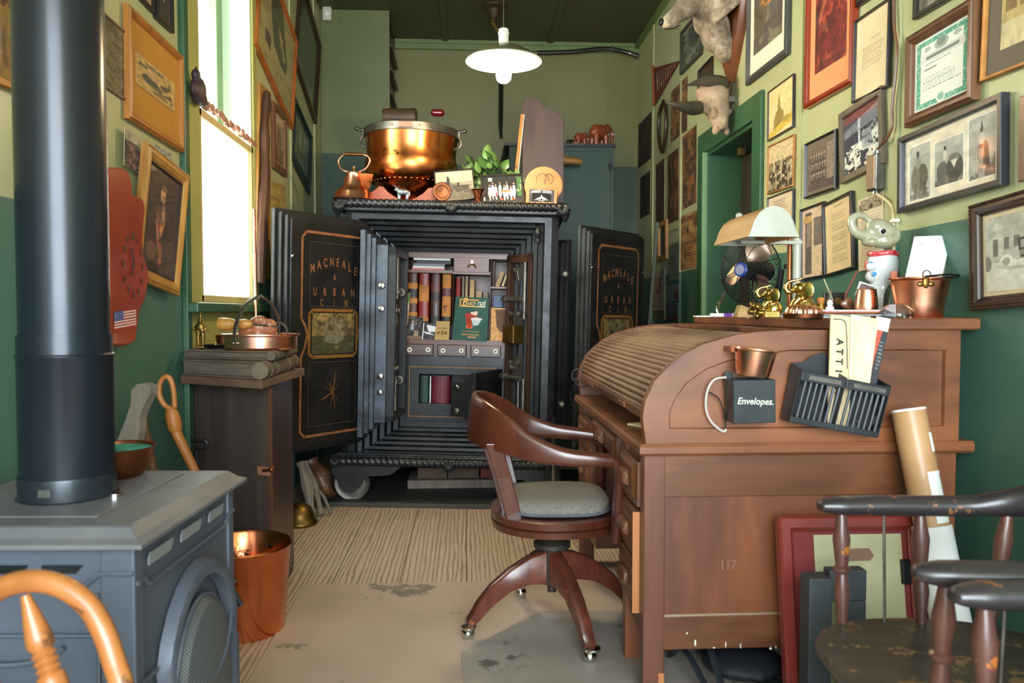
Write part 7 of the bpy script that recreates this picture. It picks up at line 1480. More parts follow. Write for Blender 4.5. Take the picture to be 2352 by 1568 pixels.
# pennant and iron ring
pq = [hx(*p, 1.490) for p in ((1502, 156), (1561, 139), (1505, 240))]; t = thing('pennant', 'dark red triangular felt pennant with white lettering near the rear corner', 'pennant', pq[0])
mb = MB(); mb.loft([[q+Vector((.004, 0, 0)) for q in pq], pq]); mb.build('felt', mat('felt_red', (96, 40, 26), .9), t); mb = MB(); a, b = pq[0], pq[2]; mb.tube([a+Vector((-.004, .02, .02)), b+Vector((-.004, .02, 0))], .012, 8); mb.build('edge_band', mat('felt_orange', (140, 78, 48), .9), t)
mb = MB(); mid = (pq[0]+pq[2])/2; ax = (pq[1]-mid); 
for i, ch_ in enumerate('HILLSBORO'):
    f = .14+i*.085; o_ = mid+ax*f+Vector((-.002, 0, 0)); s_ = .26*(1-f); e1 = ax.normalized(); e2 = (pq[0]-pq[2]).normalized(); mb.text(ch_, s_*.75, Matrix(((e1.x*.42, e2.x*1.25, -1, o_.x), (e1.y*.42, e2.y*1.25, 0, o_.y), (e1.z*.42, e2.z*1.25, 0, o_.z), (0, 0, 0, 1))), bold=.002)
mb.build('lettering', mat('felt_white', (196, 180, 160), .9), t, recalc=False)
rp = [hx(*p, 1.47) for p in ((1524, 232), (1515, 260), (1513, 300), (1516, 335), (1521, 348), (1526, 330), (1530, 290), (1530, 255))]
tag(MB().tube(bez(rp+[rp[0]], 4)[:-1], .014, 8, closed=True).build('iron_ring', M['dark_wood'], smooth=True), 'dark oval hoop hanging on the right wall below the pennant', 'hoop')
# leaning panel in the rear right corner
a = [hy(1470, 560, 5.9), hy(1507, 508, 5.15), hy(1488, 1000, 5.15), hy(1470, 1000, 5.9)]
a[0] = Vector((1.42, 5.95, 1.62)); a[1] = hy(1507, 510, 5.25); a[2] = Vector((a[1].x-.13, 5.25, .002)); a[3] = Vector((1.27, 5.95, .002))
tag(MB().loft([[tuple(q) for q in a], [(q.x+.02, q.y, q.z) for q in a]]).build('olive_board', mat('panel_olive', (62, 68, 46), .5, c2=(50, 56, 38), scale=3)), 'dark olive panel leaning against the wall behind the right safe door', 'board')
# ------------------------------------------------------------------ animal mounts
def fur(name, c1, c2, c3):
    m, nt, b = new_mat(name); v = coords(nt, (1, 1, 1)); n1 = ntex(nt, v, 16, 6, .7); n2 = ntex(nt, v, 5, 3)
    c = ramp(nt, n1, [(.38, lin(c1)), (.52, lin(c2)), (.66, lin(c3))]); c = mixc(nt, ramp(nt, n2, [(.4, (0, 0, 0)), (.65, (.6,)*3)]), c, lin(c1)); nt.links.new(c, b.inputs['Base Color']); b.inputs['Roughness'].default_value = .9
    bump(nt, b, ntex(nt, coords(nt, (1, 1, .4)), 120, 3), .6, .006); return m
t = thing('mounted_head', 'mounted hoofed animal head with mottled fur on a wooden shield, cut by the top edge', 'taxidermy', (1.47, 4.5, 2.5))
def hp(px, py, Y): return hy(px, py, Y)
neck = [hp(1528, 52, 4.22), hp(1548, 38, 4.25), hp(1572, 20, 4.28), hp(1598, -8, 4.33), hp(1622, -20, 4.38), hp(1648, 0, 4.37), hp(1668, 25, 4.38)]
mb = MB(); mb.tube(bez(neck, 3), [.026, .034, .038, .042, .048, .054, .060, .068, .078, .088, .10, .115, .13, .15, .165, .18, .19, .19, .19], 16)
mb.ell(neck[0]+Vector((.005, 0, -.004)), (.03, .03, .032)); mb.ell(hp(1545, 60, 4.25), (.035, .022, .018)); mb.ell(hp(1642, 70, 4.36), (.085, .08, .12)); mb.ell(hp(1664, 108, 4.36), (.06, .05, .09)); mb.ell(hp(1600, -60, 4.33), (.09, .07, .09))
mb.build('fur_body', fur('mottled_fur', (112, 96, 78), (158, 140, 116), (196, 180, 156)), t, remesh=.011)
mb = MB(); mb.ell(neck[0]+Vector((-.022, -.004, .0)), (.014, .02, .018)).build('nose', M['black_metal'], t, smooth=True)
mb = MB(); mb.tube([hp(1526, 66, 4.20), hp(1545, 66, 4.22), hp(1560, 58, 4.24)], .004, 6); mb.build('mouth_line', M['dark_wood'], t)
mb = MB(); mb.tube(bez([hp(1610, -70, 4.30), hp(1600, -110, 4.20), hp(1590, -130, 4.12)], 4), [.03, .045, .05, .045, .04, .03, .02, .012, .005], 8, flat=.4).build('ear', M['mottled_fur'], t, smooth=True)
mb = MB(); mb.ell(hp(1585, -28, 4.25), .014).build('eye', M['black_metal'], t, smooth=True)
sh = [(-.26, .55), (-.28, .30), (-.25, .10), (-.17, -.10), (-.08, -.25), (0, -.36), (.08, -.25), (.17, -.10), (.25, .10), (.28, .30), (.26, .55), (0, .62)]
pc_ = Vector((1.47, 4.40, 2.86)); mb = MB(); rings = []
for e, xx in ((0, .03), (0, -.002), (.02, -.02)): rings.append([(pc_.x+xx, pc_.y+y*(1-e*2), pc_.z+(z-.1)*(1-e)*.98+.1*0) for y, z in sh])
mb.loft(rings); mb.build('shield_plaque', wood('shield_wood', (116, 64, 32), (144, 84, 44), 'z', 4, .35, .3), t, smooth=True, ang=40)
# bison skull
t = thing('bison_skull', 'weathered horned bison skull hanging left of the doorway', 'skull', hp(1660, 300, 4.45))
mb = MB(); K = 4.38
mb.ell(hp(1640, 218, K), (.085, .07, .06)); mb.ell(hp(1618, 215, K), (.05, .05, .045)); mb.tube([hp(1640, 215, K), hp(1646, 250, K), hp(1655, 280, K-.01), hp(1661, 298, K-.02)], [.075, .070, .046, .027], 14)
for q_ in ((1628, 232), (1655, 238), (1640, 262), (1664, 276)): mb.ell(hp(q_[0], q_[1], K-.045), (.016, .02, .022))
mb.tube([hp(1648, 290, K), hp(1642, 306, K), hp(1646, 310, K)], [.028, .018, .006], 8); mb.tube([hp(1662, 290, K), hp(1671, 305, K), hp(1669, 312, K)], [.026, .017, .005], 8)
mb.ell(hp(1612, 250, K), (.035, .03, .025)); mb.ell(hp(1670, 258, K), (.03, .03, .018)); mb.tube([hp(1618, 244, K), hp(1602, 246, K)], [.04, .034], 12); mb.tube([hp(1655, 205, K+.03), hp(1664, 196, K+.05)], [.045, .04], 12)
mb.build('skull_bone', mat('old_bone', (178, 152, 124), .85, c2=(138, 112, 86), scale=9, bmp=.9, bscale=24, worn=((110, 84, 62), 9, .57)), t, remesh=.0075)
HN = mat('horn', (52, 48, 40), .45, c2=(88, 78, 60), scale=8, stretch=(1, 1, 1), coat=.2)
MB().tube(bez([hp(1606, 247, K), hp(1585, 248, K-.05), hp(1560, 243, K-.10), hp(1540, 238, K-.12), hp(1527, 233, K-.12)], 5), [.037, .038, .039, .039, .038, .036, .034, .031, .028, .026, .023, .02, .018, .016, .013, .011, .009, .007, .005, .004, .002], 14).build('horn', HN, t, smooth=True)
MB().tube(bez([hp(1664, 200, K+.04), hp(1650, 192, K+.0), hp(1625, 186, K-.05), hp(1600, 190, K-.1), hp(1578, 196, K-.12)], 5), [.03, .036, .042, .046, .047, .046, .044, .041, .038, .035, .031, .028, .025, .022, .019, .016, .013, .01, .008, .005, .002], 14).build('horn', HN, t, smooth=True)
mb = MB(); 
for i in range(9): mb.ell(hp(1666+random.uniform(-6, 10), lerp(182, 245, i/8), K+.06), (.022, .03, .022))
mb.build('hair_tuft', M['bark'], t, remesh=.009)
MB().box(1.44, 1.499, K+.02, K+.06, 2.30, 2.33).build('hanger', M['dull_steel'], t)
# switch box and wires
Yn, Yf = 2.785, 2.85; a = hy(2055, 435, Yn); b = hy(2055, 352, Yn); t = thing('switch_box', 'grey metal electrical box on the right wall beside the three-rider frame', 'electrical box', (1.485, 2.8, a.z))
MB().box(1.462, 1.498, Yn, Yf, a.z, b.z).build('box_body', M['dull_steel'], t, bev=.004); MB().box(1.458, 1.462, Yn+.004, Yf-.004, a.z+.005, b.z-.005).build('cover_plate', mat('bronze_plate', (150, 128, 104), .45, .5), t, bev=.002)
mb = MB(); mb.lathe([(.010, 0), (.012, .008), (.012, .016)], (1.48, Yn+.03, b.z), 12); mb.lathe([(.012, -.012), (.010, 0)], (1.48, Yn+.03, a.z), 12); mb.build('connector', M['steel'], t)
mb = MB(); pts = [hx(*p, 1.480) for p in ((2046, 350), (2046, 300), (2049, 240), (2057, 170), (2060, 110), (2054, 60), (2052, -30), (2052, -120))]; pts[0] = Vector((1.48, Yn+.03, b.z+.014)); tag(mb.tube(bez(pts, 5), .0055, 8).build('wall_cable', M['brown_frame'], smooth=True), 'brown cable dropping from the ceiling into the switch box', 'cable')
mb = MB(); pts = [Vector((1.48, Yn+.03, a.z-.01))]+[hx(*p, 1.488) for p in ((2046, 470), (2052, 505), (2053, 560), (2054, 640), (2054, 720))]; t = tag(mb.tube(bez(pts, 5), .0055, 8).build('lower_cable', mat('cream_cable', (206, 190, 140), .5), smooth=True), 'cream cable running down the wall from the switch box', 'cable')
a = hx(2050, 507, 1.48); MB().box(1.476, 1.497, a.y-.018, a.y+.012, a.z-.006, a.z+.006).build('clip', M['paper_white'], t, bev=.002)
# ------------------------------------------------------------------ on top of the desk
DT = 1.1152
def dp(px, Y, z=DT): p = hy(px, 715, Y); return Vector((p.x, Y, z))
# desk lamp
t = thing('desk_lamp', 'vintage desk lamp with a long white metal hood on the desk top', 'desk lamp', (.99, 2.45, DT))
sec = [(-.082, 0), (-.078, .006), (-.070, .022), (-.062, .045), (-.046, .068), (-.024, .083), (0, .088), (.024, .083), (.046, .068), (.062, .045), (.070, .022), (.078, .006), (.082, 0)]
sec = [(x*.96, z*1.05) for x, z in sec]; xc, zc, ya, yb = .922, 1.358, 2.35, 2.68
def prism_open(o, s, ys):
    return [[(xc+x*s, y, zc+z*(s if s != 1 else 1)) for x, z in sec] for y in ys]
mat('lamp_white', (176, 178, 166), .45, c2=(158, 158, 138), scale=7, worn=((130, 120, 92), 16, .72), coat=.2)
mb = MB(); R_ = prism_open(0, 1, (ya, yb)); inn = [[(xc+(x*.96), y, zc+z*.96-.001) for x, z in sec] for y in (ya+.004, yb-.004)]
mb.loft(R_, cap=False, closed=False); mb.loft(inn, cap=False, closed=False)
mb.build('hood', mat('hood_tan', (186, 142, 84), .5, c2=(168, 126, 74), scale=5), t, smooth=True, recalc=False)
mb = MB(); 
for y0, y1 in ((ya-.002, ya+.002), (yb-.002, yb+.002)): MB().loft([[(xc+x, y0, zc+z) for x, z in sec], [(xc+x, y1, zc+z) for x, z in sec]]).build('end_cap', M['lamp_white'], t, smooth=True, ang=30)
MB().tube([(xc, ya+.03, zc+.03), (xc, yb-.03, zc+.03)], .012, 12).build('tube_bulb', M['paper_white'], t, smooth=True)
a = hy(1745, 478, yb-.05); MB().ell((xc-.005, yb-.04, zc+.095), (.012, .014, .012)).build('hood_knob', M['lamp_white'], t, smooth=True)
a = dp(1829, 2.62); MB().lathe([(.0125, .0), (.0125, .262)], a, 16).build('post', M['lamp_white'], t, smooth=True); a2 = dp(1812, 2.64); MB().lathe([(.0085, .0), (.0085, .262)], a2, 12).build('inner_post', M['dark_copper'], t, smooth=True)
MB().lathe([(.001, 0), (.07, .0), (.072, .008), (.06, .014), (.001, .016)], (a.x, 2.62, DT), 30).build('base', M['lamp_white'], t, smooth=True)
MB().box(xc-.01, a.x+.012, 2.605, 2.635, zc+.0, zc+.012).build('cross_arm', M['lamp_white'], t, bev=.002)
# fan
fc_ = Vector((1.075, 2.97, 1.29)); t = thing('desk_fan', 'black wire cage fan with bronze blades and a blue hub badge behind the lamp', 'fan', (fc_.x, fc_.y, DT))
dirn = Vector((-.80, -.60, 0)).normalized(); Rf = dirn.to_track_quat('Z', 'Y').to_matrix(); R0 = .128
mb = MB()
for k in range(18):
    f = k/17; r = R0*(.20+.80*f); z = .055*math.cos(f*PI/2)**.8 if f < 1 else 0
    mb.tube([fc_+Rf @ Vector((r*math.cos(2*PI*j/36), r*math.sin(2*PI*j/36), z)) for j in range(36)], .0008, 4, closed=True)
for k in range(8):
    f = k/7; r = R0*(1-.45*f); z = -.07*math.sin(f*PI/2); mb.tube([fc_+Rf @ Vector((r*math.cos(2*PI*j/30), r*math.sin(2*PI*j/30), z)) for j in range(30)], .0008, 4, closed=True)
for k in range(8):
    a = 2*PI*k/8+.3; mb.tube(bez([fc_+Rf @ Vector((r*math.cos(a), r*math.sin(a), z)) for r, z in ((.025, .056), (.07, .048), (.105, .03), (R0, 0), (.105, -.05), (.07, -.07))], 3), .0016, 5)
mb.tube([fc_+Rf @ Vector((R0*math.cos(2*PI*j/40), R0*math.sin(2*PI*j/40), 0)) for j in range(40)], .0028, 6, closed=True)
mb.build('wire_cage', M['black_metal'], t, smooth=True)
BLD = mat('blade_bronze', (176, 146, 126), .35, .7)
for k in range(3):
    a = 2*PI*k/3+1.2; mb = MB(); rg = []
    for j in range(7):
        r = lerp(.018, .112, j/6); w = (.30, .44, .52, .55, .54, .46, .2)[j]; rg.append([fc_+Rf @ Vector((r*math.cos(a+w*s-.0), r*math.sin(a+w*s), -.012+.022*s)) for s in (-1, -.5, 0, .5, 1)]+[fc_+Rf @ Vector((r*math.cos(a+w*s), r*math.sin(a+w*s), -.0135+.022*s)) for s in (1, .5, 0, -.5, -1)])
    mb.loft(rg); mb.build('blade', BLD, t, smooth=True, ang=50)
MB().lathe([(.001, .064), (.023, .064), (.027, .060), (.027, .054), (.02, .05)], fc_, 30, Rf).build('hub_badge', mat('badge_blue', (38, 70, 150), .3), t, smooth=True)
MB().lathe([(.001, .0665), (.019, .0655), (.019, .064)], fc_, 24, Rf).build('badge_face', mat('badge_grey', (140, 140, 170), .3), t, smooth=True)
MB().lathe([(.001, .02), (.03, .015), (.038, -.02), (.045, -.06), (.04, -.11), (.02, -.12), (.001, -.12)], fc_, 24, Rf).build('motor', M['black_metal'], t, smooth=True)
MB().tube(bez([hy(1664, 672, 2.95), hy(1656, 690, 2.93), hy(1648, 705, 2.90), Vector((hy(1651, 715, 2.88).x, 2.88, DT+.012)), Vector((hy(1665, 720, 2.86).x, 2.86, DT+.007)), Vector((1.10, 2.84, DT+.007)), Vector((1.20, 3.02, DT+.007)), Vector((1.14, 3.08, DT+.02)), Vector((1.12, 3.05, 1.29))], 5), .006, 8).build('stand', M['chrome'], t, smooth=True)
MB().ell(hy(1805, 612, 2.97), .009).tube([hy(1795, 620, 3.0), hy(1785, 690, 2.98)], .012, 8).build('pivot_arm', M['black_metal'], t, smooth=True)
# brass elephants, sitting, trunks raised
def brass_elephant(label, c, s, rz=0, parent=None):
    Mx = Matrix.Translation(c) @ Matrix.Rotation(rz, 4, 'Z') @ Matrix.Scale(s, 4); mb = MB(Mx)
    mb.ell((.10, 0, .26), (.26, .24, .26)); mb.ell((.02, 0, .50), (.20, .20, .24)); mb.ell((-.05, -.02, .76), (.17, .17, .16))
    for a in (-1, 1): mb.ell((-.14, a*.20, .14), (.24, .10, .11)); mb.ell((-.34, a*.20, .13), (.08, .09, .11)); mb.tube([(-.06, a*.17, .52), (-.20, a*.18, .36), (-.24, a*.17, .24)], [.09, .08, .07], 10); mb.ell((.12, a*.24, .70), (.17, .035, .24), Matrix.Rotation(a*.45, 3, 'Z')); mb.tube([(-.17, a*.08, .70), (-.30, a*.10, .72), (-.36, a*.1, .78)], [.025, .018, .008], 6)
    mb.tube(bez([(-.17, 0, .74), (-.34, 0, .66), (-.42, 0, .78), (-.34, 0, .92), (-.16, 0, .97), (.02, 0, 1.02)], 4), [.085, .08, .078, .075, .072, .07, .068, .066, .063, .06, .058, .055, .052, .05, .047, .044, .042, .04, .038, .036, .03], 10)
    return tag(mb.build('brass_elephant', M['brass'], remesh=s*.02), label, 'figurine')
brass_elephant('smaller brass elephant sitting with raised trunk, left of the pair on the desk', dp(1770, 2.42), .098, -.35)
brass_elephant('larger brass elephant sitting with raised trunk, right of the pair on the desk', dp(1842, 2.43), .120, -.30)
c = dp(1708, 2.45); mb = MB(Matrix.Translation(c)); mb.box(-.022, .018, -.02, .02, 0, .034, Matrix.Rotation(.35, 3, 'Y')); mb.box(-.028, .03, -.024, .024, 0, .008); tag(mb.build('stone_block', mat('tan_stone', (180, 146, 96), .85, c2=(150, 118, 74), scale=30, bmp=.4), bev=.004), 'tan stone block tilted beside the fan foot', 'stone')
c = dp(1732, 2.42); mb = MB(Matrix.Translation(c)); r_ = random.Random(3)
for i in range(16): mb.ell((r_.uniform(-.02, .02), r_.uniform(-.016, .016), r_.uniform(.004, .042)), r_.uniform(.006, .012), None, 8, 6)
tag(mb.build('pewter_figure', M['dull_brass'], remesh=.0026), 'small lumpy bronze ornament between the stone and the brass elephants', 'figurine')
c = dp(1772, 2.34); tag(MB(Matrix.Translation(c)).box(-.022, .022, -.012, .012, 0, .02).build('brass_block', M['brass'], bev=.002), 'plain brass block in front of the smaller brass elephant', 'block')
c = dp(1845, 2.315); t = thing('copper_dish', 'round ribbed copper mould on a tray in front of the larger elephant', 'dish', c)
MB().lathe([(.001, 0), (.056, 0), (.058, .012), (.055, .013), (.001, .01)], c, 36).build('tray', M['dark_copper'], t, smooth=True)
mb = MB(); rg = []
for r, z in ((.050, .013), (.050, .022), (.044, .032), (.030, .038), (.012, .036), (.001, .035)): rg.append([c+Vector((r*(1+.05*math.sin(16*a))*math.cos(a), r*(1+.05*math.sin(16*a))*math.sin(a), z)) for a in [2*PI*k/96 for k in range(96)]])
mb.loft(rg); mb.build('ribbed_mould', M['copper'], t, smooth=True)
# papers, marker, tray of papers
a = dp(1640, 2.75); tag(MB(Matrix.Translation(a)).prism([(-.075, -.04), (.05, -.05), (.06, .05), (-.06, .05)], 'z', 0, .004).build('paper_stack', M['paper_white']), 'loose white papers at the far left corner of the desk top', 'paper')
a = dp(1665, 2.60); t = thing('marker_pen', 'white marker pen with a purple band lying on the papers at the left', 'pen', a); MB().tube([a+Vector((-.05, 0, .007)), a+Vector((-.005, 0, .007))], .006, 10).build('barrel', M['paper_white'], t, smooth=True); MB().tube([a+Vector((-.005, 0, .007)), a+Vector((.022, 0, .007))], .0062, 10).build('purple_band', mat('purple', (120, 60, 160), .4), t, smooth=True); MB().tube([a+Vector((.022, 0, .007)), a+Vector((.045, 0, .007))], .006, 10).build('cap', mat('pale_pink', (214, 180, 190), .4), t, smooth=True)
z = DT
for i, (x0, x1, y0, y1, h, mm, lb) in enumerate(((1870, 2000, 2.30, 2.55, .005, 'paper_white', 'white envelope at the bottom of the desk paper pile'), (1885, 2060, 2.29, 2.50, .006, 'paper_grey', 'grey folder in the desk paper pile'), (1875, 2040, 2.33, 2.52, .005, 'ledger_ochre', 'ochre envelope in the middle of the desk paper pile'), (1895, 2050, 2.31, 2.54, .004, 'paper_pink', 'salmon pink sheet near the top of the desk paper pile'), (1890, 2030, 2.34, 2.50, .004, 'paper_white', 'white sheet on top of the desk paper pile'))):
    a, b = dp(x0, y0), dp(x1, y0); tag(MB(Matrix.Translation((0, 0, z)) ).box(a.x, b.x, y0, y1, 0, h-.0004).build('paper_pile_sheet', M[mm], bev=.001), lb, 'paper'); z += h
pile = z
# ink stand with bottle and pens, dark box
a = dp(1922, 2.70); t = thing('ink_stand', 'black wooden ink stand behind the paper pile', 'inkstand', a); mb = MB(Matrix.Translation(a)); mb.box(-.04, .045, -.03, .03, 0, .03); mb.box(-.04, .045, .015, .03, .03, .085); mb.build('stand_body', M['ebony'], t, bev=.003)
for x in (-.02, .01): mb = MB(Matrix.Translation(a)); mb.tube([(x, .012, .055), (x, .014, .055)], .013, 14); mb.build('brass_ring', M['dull_brass'], t)
a = dp(1907, 2.62); t = thing('glass_vial', 'small clear glass vial holding a pale pen', 'bottle', a); glass('clear_glass', (245, 250, 248), .02, 1.45); MB().lathe([(.001, 0), (.016, 0), (.018, .01), (.012, .04), (.006, .055), (.006, .085), (.009, .09)], a, 20, cap=False).build('glass', M['clear_glass'], t, smooth=True)
tag(MB().tube([hy(1913, 690, 2.62), hy(1892, 640, 2.62)], .0022, 6).build('quill_pen', M['pale_canvas'], smooth=True), 'pale slim pen leaning left out of the glass vial', 'pen')
tag(MB().tube([hy(1942, 678, 2.66), hy(1969, 622, 2.66)], .003, 6).tube([hy(1942, 678, 2.66), Vector((hy(1940, 700, 2.66).x, 2.66, DT+.002))], .003, 6).build('dip_pen', mat('pen_red', (132, 50, 36), .5), smooth=True), 'dark red dip pen leaning right behind the ink stand', 'pen')
a = dp(1885, 2.60); t = thing('cork_jar', 'small dark jar with a cork stopper left of the glass vial', 'jar', a); MB().lathe([(.001, 0), (.018, 0), (.020, .02), (.014, .045), (.001, .046)], a, 18).build('jar_body', M['dull_brass'], t, smooth=True); MB().lathe([(.011, .045), (.013, .065), (.001, .066)], a, 14).build('cork', M['ledger_tan'], t, smooth=True)
a = dp(1906, 2.50, pile); tag(MB().lathe([(.001, 0), (.012, .0), (.013, .006), (.007, .014), (.010, .022), (.004, .032), (.001, .033)], a, 16).build('white_stopper', M['paper_white'], smooth=True), 'little white knobbed stopper standing on the desk papers', 'stopper')
t = thing('sea_shell', 'brown spiral shell beside the white framed picture', 'shell', dp(1945, 2.58)); a = dp(1945, 2.58, pile); mb = MB()
for k in range(26): q = k/25; an = q*4.2*PI; r = .004+.020*q; mb.ell(a+Vector((r*math.cos(an)*.9-.02+.045*q, .0, .020+r*math.sin(an)*.8)), .005+.009*q, None, 8, 6)
mb.build('whorl', mat('shell_brown', (134, 88, 62), .35, c2=(84, 52, 38), scale=26, coat=.3), t, remesh=.003)
ps = [hy(1978, 650, 2.62), hy(2012, 645, 2.62), hy(2002, 692, 2.56), hy(1958, 694, 2.56)]; cv = Cv(30, 30, (140, 106, 98)).blotch(3, (110, 84, 80), .5)
c = sum(ps, Vector())/4; U = (ps[1]-ps[0]+ps[2]-ps[3]).normalized(); V = (ps[0]-ps[3]+ps[1]-ps[2]).normalized(); U = (U-V*U.dot(V)).normalized()
framed(None, None, 'small white framed pinkish picture leaning back beside the copper mug', M['paper_white'], .006, .006, cv, None, 0.0, pose=(c, U, V, U.cross(V), .056, .072), cat='picture')
# copper mug, bucket, dome
c = dp(2027, 2.40); t = thing('copper_mug', 'rounded shiny copper mug left of the big copper bucket', 'mug', c); c = Vector((c.x, c.y, pile if False else DT)); MB().lathe([(.001, .002), (.028, 0), (.034, .012), (.036, .035), (.032, .07), (.029, .088), (.031, .091), (.027, .088), (.030, .06), (.033, .03), (.001, .006)], c+Vector((0, .1, 0)), 36, cap=False).build('mug_body', M['copper'], t, smooth=True)
c = dp(2112, 2.37); t = thing('brass_rimmed_bucket', 'copper bucket with a black bail holding papers on the desk top', 'bucket', c)
MB().lathe([(.001, .003), (.062, 0), (.066, .006), (.070, .04), (.084, .112), (.091, .117), (.090, .122), (.083, .117), (.066, .03), (.001, .01)], c, 56, cap=False).build('bucket_body', M['copper'], t, smooth=True)
MB().tube(bez([c+Vector((-.035, -.085, .122)), c+Vector((.02, -.097, .127)), c+Vector((.08, -.07, .126)), c+Vector((.10, 0, .124)), c+Vector((.088, .03, .118))], 5), .0032, 6).build('bail', M['black_metal'], t, smooth=True)
MB().tube([c+Vector((-.032+.012*math.cos(a), -.088, .128+.012*math.sin(a))) for a in [2*PI*k/14 for k in range(14)]], .0018, 5, closed=True).build('bail_eye', M['dark_copper'], t, smooth=True)
mb = MB(); mb.ell(c+Vector((-.030, -.083, .105)), (.011, .005, .018)); mb.ell(c+Vector((-.044, -.079, .1)), (.011, .005, .008)); mb.ell(c+Vector((-.014, -.083, .1)), (.011, .005, .008)); mb.build('ear_lug', M['dull_brass'], t, smooth=True)
c = dp(2060, 2.29); MBd = MB().lathe([(.001, .0), (.046, .0), (.048, .006), (.044, .022), (.03, .036), (.015, .041), (.001, .042)], c, 36); tag(MBd.build('glass_dome', M['clear_glass'], smooth=True), 'clear glass dome paperweight at the near edge of the desk top', 'paperweight')
ps = [hy(2100, 543, 2.44), hy(2186, 540, 2.44), hy(2160, 650, 2.37), hy(2076, 650, 2.37)]; t = thing('paper_booklet', 'thick booklet with a printed white front leaning in the copper bucket', 'booklet', ps[3]); n = (ps[2]-ps[3]).cross(ps[0]-ps[3]).normalized(); n = -n if n.y > 0 else n
mb = MB(); dd = Vector((.022, .03, .0)); mb.loft([[q+dd for q in ps], [q-n*.0005 for q in ps]]); mb.build('pages', M['paper_cream'], t, bev=.001)
cv = Cv(60, 90, (236, 240, 242)); cv.rect(.12, .84, .5, .85, (120, 124, 130)).rect(.12, .81, .3, .82, (120, 124, 130)).lines(.12, .2, .9, .7, 9, (150, 154, 160), .5, .12); pic_mesh('front_page', cv, lambda u, v: (ps[3]*(1-u)+ps[2]*u)*(1-v)+(ps[0]*(1-u)+ps[1]*u)*v, PAPER, t)
# elephant decanter
c = dp(2022, 2.62); t = thing('elephant_decanter', 'glazed ceramic elephant decanter, grey head, red collar, white blue-dotted body', 'decanter', c)
q = lambda px, py, Y=2.62: hy(px, py, Y)
mb = MB(); mb.lathe([(.001, 0), (.038, 0), (.045, .02), (.044, .07), (.038, .10), (.042, .13), (.050, .16), (.05, .19), (.042, .215), (.03, .225), (.001, .225)], c+Vector((.006, 0, 0)), 30)
mb.tube([q(2040, 600), q(2020, 615), q(1998, 618)], [.024, .022, .018], 10); mb.ell(q(2004, 634), (.022, .03, .022)); mb.tube([q(2010, 636), q(2020, 650)], [.022, .03], 10); mb.ell(q(2000, 612, 2.58), .016)
mb.build('body', mat('glaze_white', (214, 220, 218), .15, coat=.6), t, remesh=.004)
mb = MB(); cz = c+Vector((.006, 0, .212))
for k in range(22): a = 2*PI*k/22; mb.ell(cz+Vector((.042*math.cos(a), .040*math.sin(a), .002*math.sin(3*a))), (.010, .010, .012), None, 8, 6)
mb.build('red_collar', mat('glaze_red', (190, 34, 44), .2, coat=.5, c2=(222, 120, 120), scale=60), t, remesh=.004)
mb = MB(); mb.ell(q(2028, 535), (.048, .042, .038)); mb.ell(q(2015, 522), (.04, .036, .03)); mb.ell(q(2030, 556), (.044, .04, .022)); mb.tube(bez([q(2005, 535), q(1980, 540), q(1962, 530), q(1955, 510), q(1962, 497), q(1980, 495), q(1995, 505), q(2003, 518)], 4), [.026, .022, .02, .019, .018, .017, .0165, .016, .016, .0155, .015, .015, .0145, .014, .0135, .013, .0125, .012, .012, .0115, .011, .011, .0105, .01, .01, .01, .01, .01, .01], 12); mb.ell(q(2000, 556), (.03, .03, .016)); mb.ell(q(2056, 540, 2.60), (.02, .012, .03))
mb.build('head', mat('glaze_grey', (176, 174, 146), .14, coat=.7, c2=(156, 154, 126), scale=6), t, remesh=.0042)
MB().ell(q(2029, 531, 2.577), .008).build('eye', M['black_metal'], t, smooth=True)
for px, py in ((2001, 606), (2008, 629)): MB().ell(q(px, py, 2.575 if py < 620 else 2.585), (.008, .005, .008)).build('blue_dot', mat('glaze_blue', (70, 150, 210), .2) if 'glaze_blue' not in M else M['glaze_blue'], t, smooth=True)
MB().tube([q(1990, 598, 2.60), q(1988, 612, 2.60), q(1995, 622, 2.59)], .004, 6).build('red_mouth', M['glaze_red'], t, smooth=True)
c = dp(2052, 2.50); t = thing('corked_jug', 'small clear glass jug with a pink cork stopper in front of the elephant decanter', 'jug', c)
MB().lathe([(.001, 0), (.026, 0), (.030, .03), (.030, .07), (.022, .095), (.012, .108), (.012, .125), (.016, .128)], c, 24, cap=False).build('jug_glass', M['clear_glass'], t, smooth=True); MB().lathe([(.009, .112), (.012, .148), (.001, .149)], c, 16).build('cork', mat('pink_cork', (206, 130, 104), .8), t, smooth=True)
MB().tube(bez([c+Vector((.02, 0, .105)), c+Vector((.045, 0, .10)), c+Vector((.047, 0, .06)), c+Vector((.028, 0, .045))], 4), .004, 6).build('handle', M['clear_glass'], t, smooth=True)
# ------------------------------------------------------------------ right foreground
# red frame leaning on the desk end
y1_, y0_ = 2.20, 2.09; xa, xb, ht = .872, 1.287, .556
c = Vector(((xa+xb)/2, (y1_+y0_)/2-.0, ht/2)); V = Vector((0, y1_-y0_-.02, ht)).normalized(); U = Vector((1, 0, 0)); n = U.cross(V)
t = thing('cabinet_door', 'dark red framed cabinet door leaning against the desk end', 'cabinet door', (c.x, y0_, 0)); mb = MB(); w, h = xb-xa, ht/V.z
sweep_frame(mb, c, U, V, n, w, h, [(0, 0), (0, .028), (.006, .034), (.03, .034), (.038, .024), (.042, .022), (.042, 0)]); mb.build('frame', M['oxblood_frame'], t, smooth=True, ang=30)
P = lambda u, v, e: c+U*(u-.5)*w+V*(v-.5)*h+n*e
mb = MB(); mb.loft([[P(.05, .03, .002), P(.95, .03, .002), P(.95, .97, .002), P(.05, .97, .002)], [P(.05, .03, .012), P(.95, .03, .012), P(.95, .97, .012), P(.05, .97, .012)]]); mb.build('red_field', M['oxblood_mat'], t)
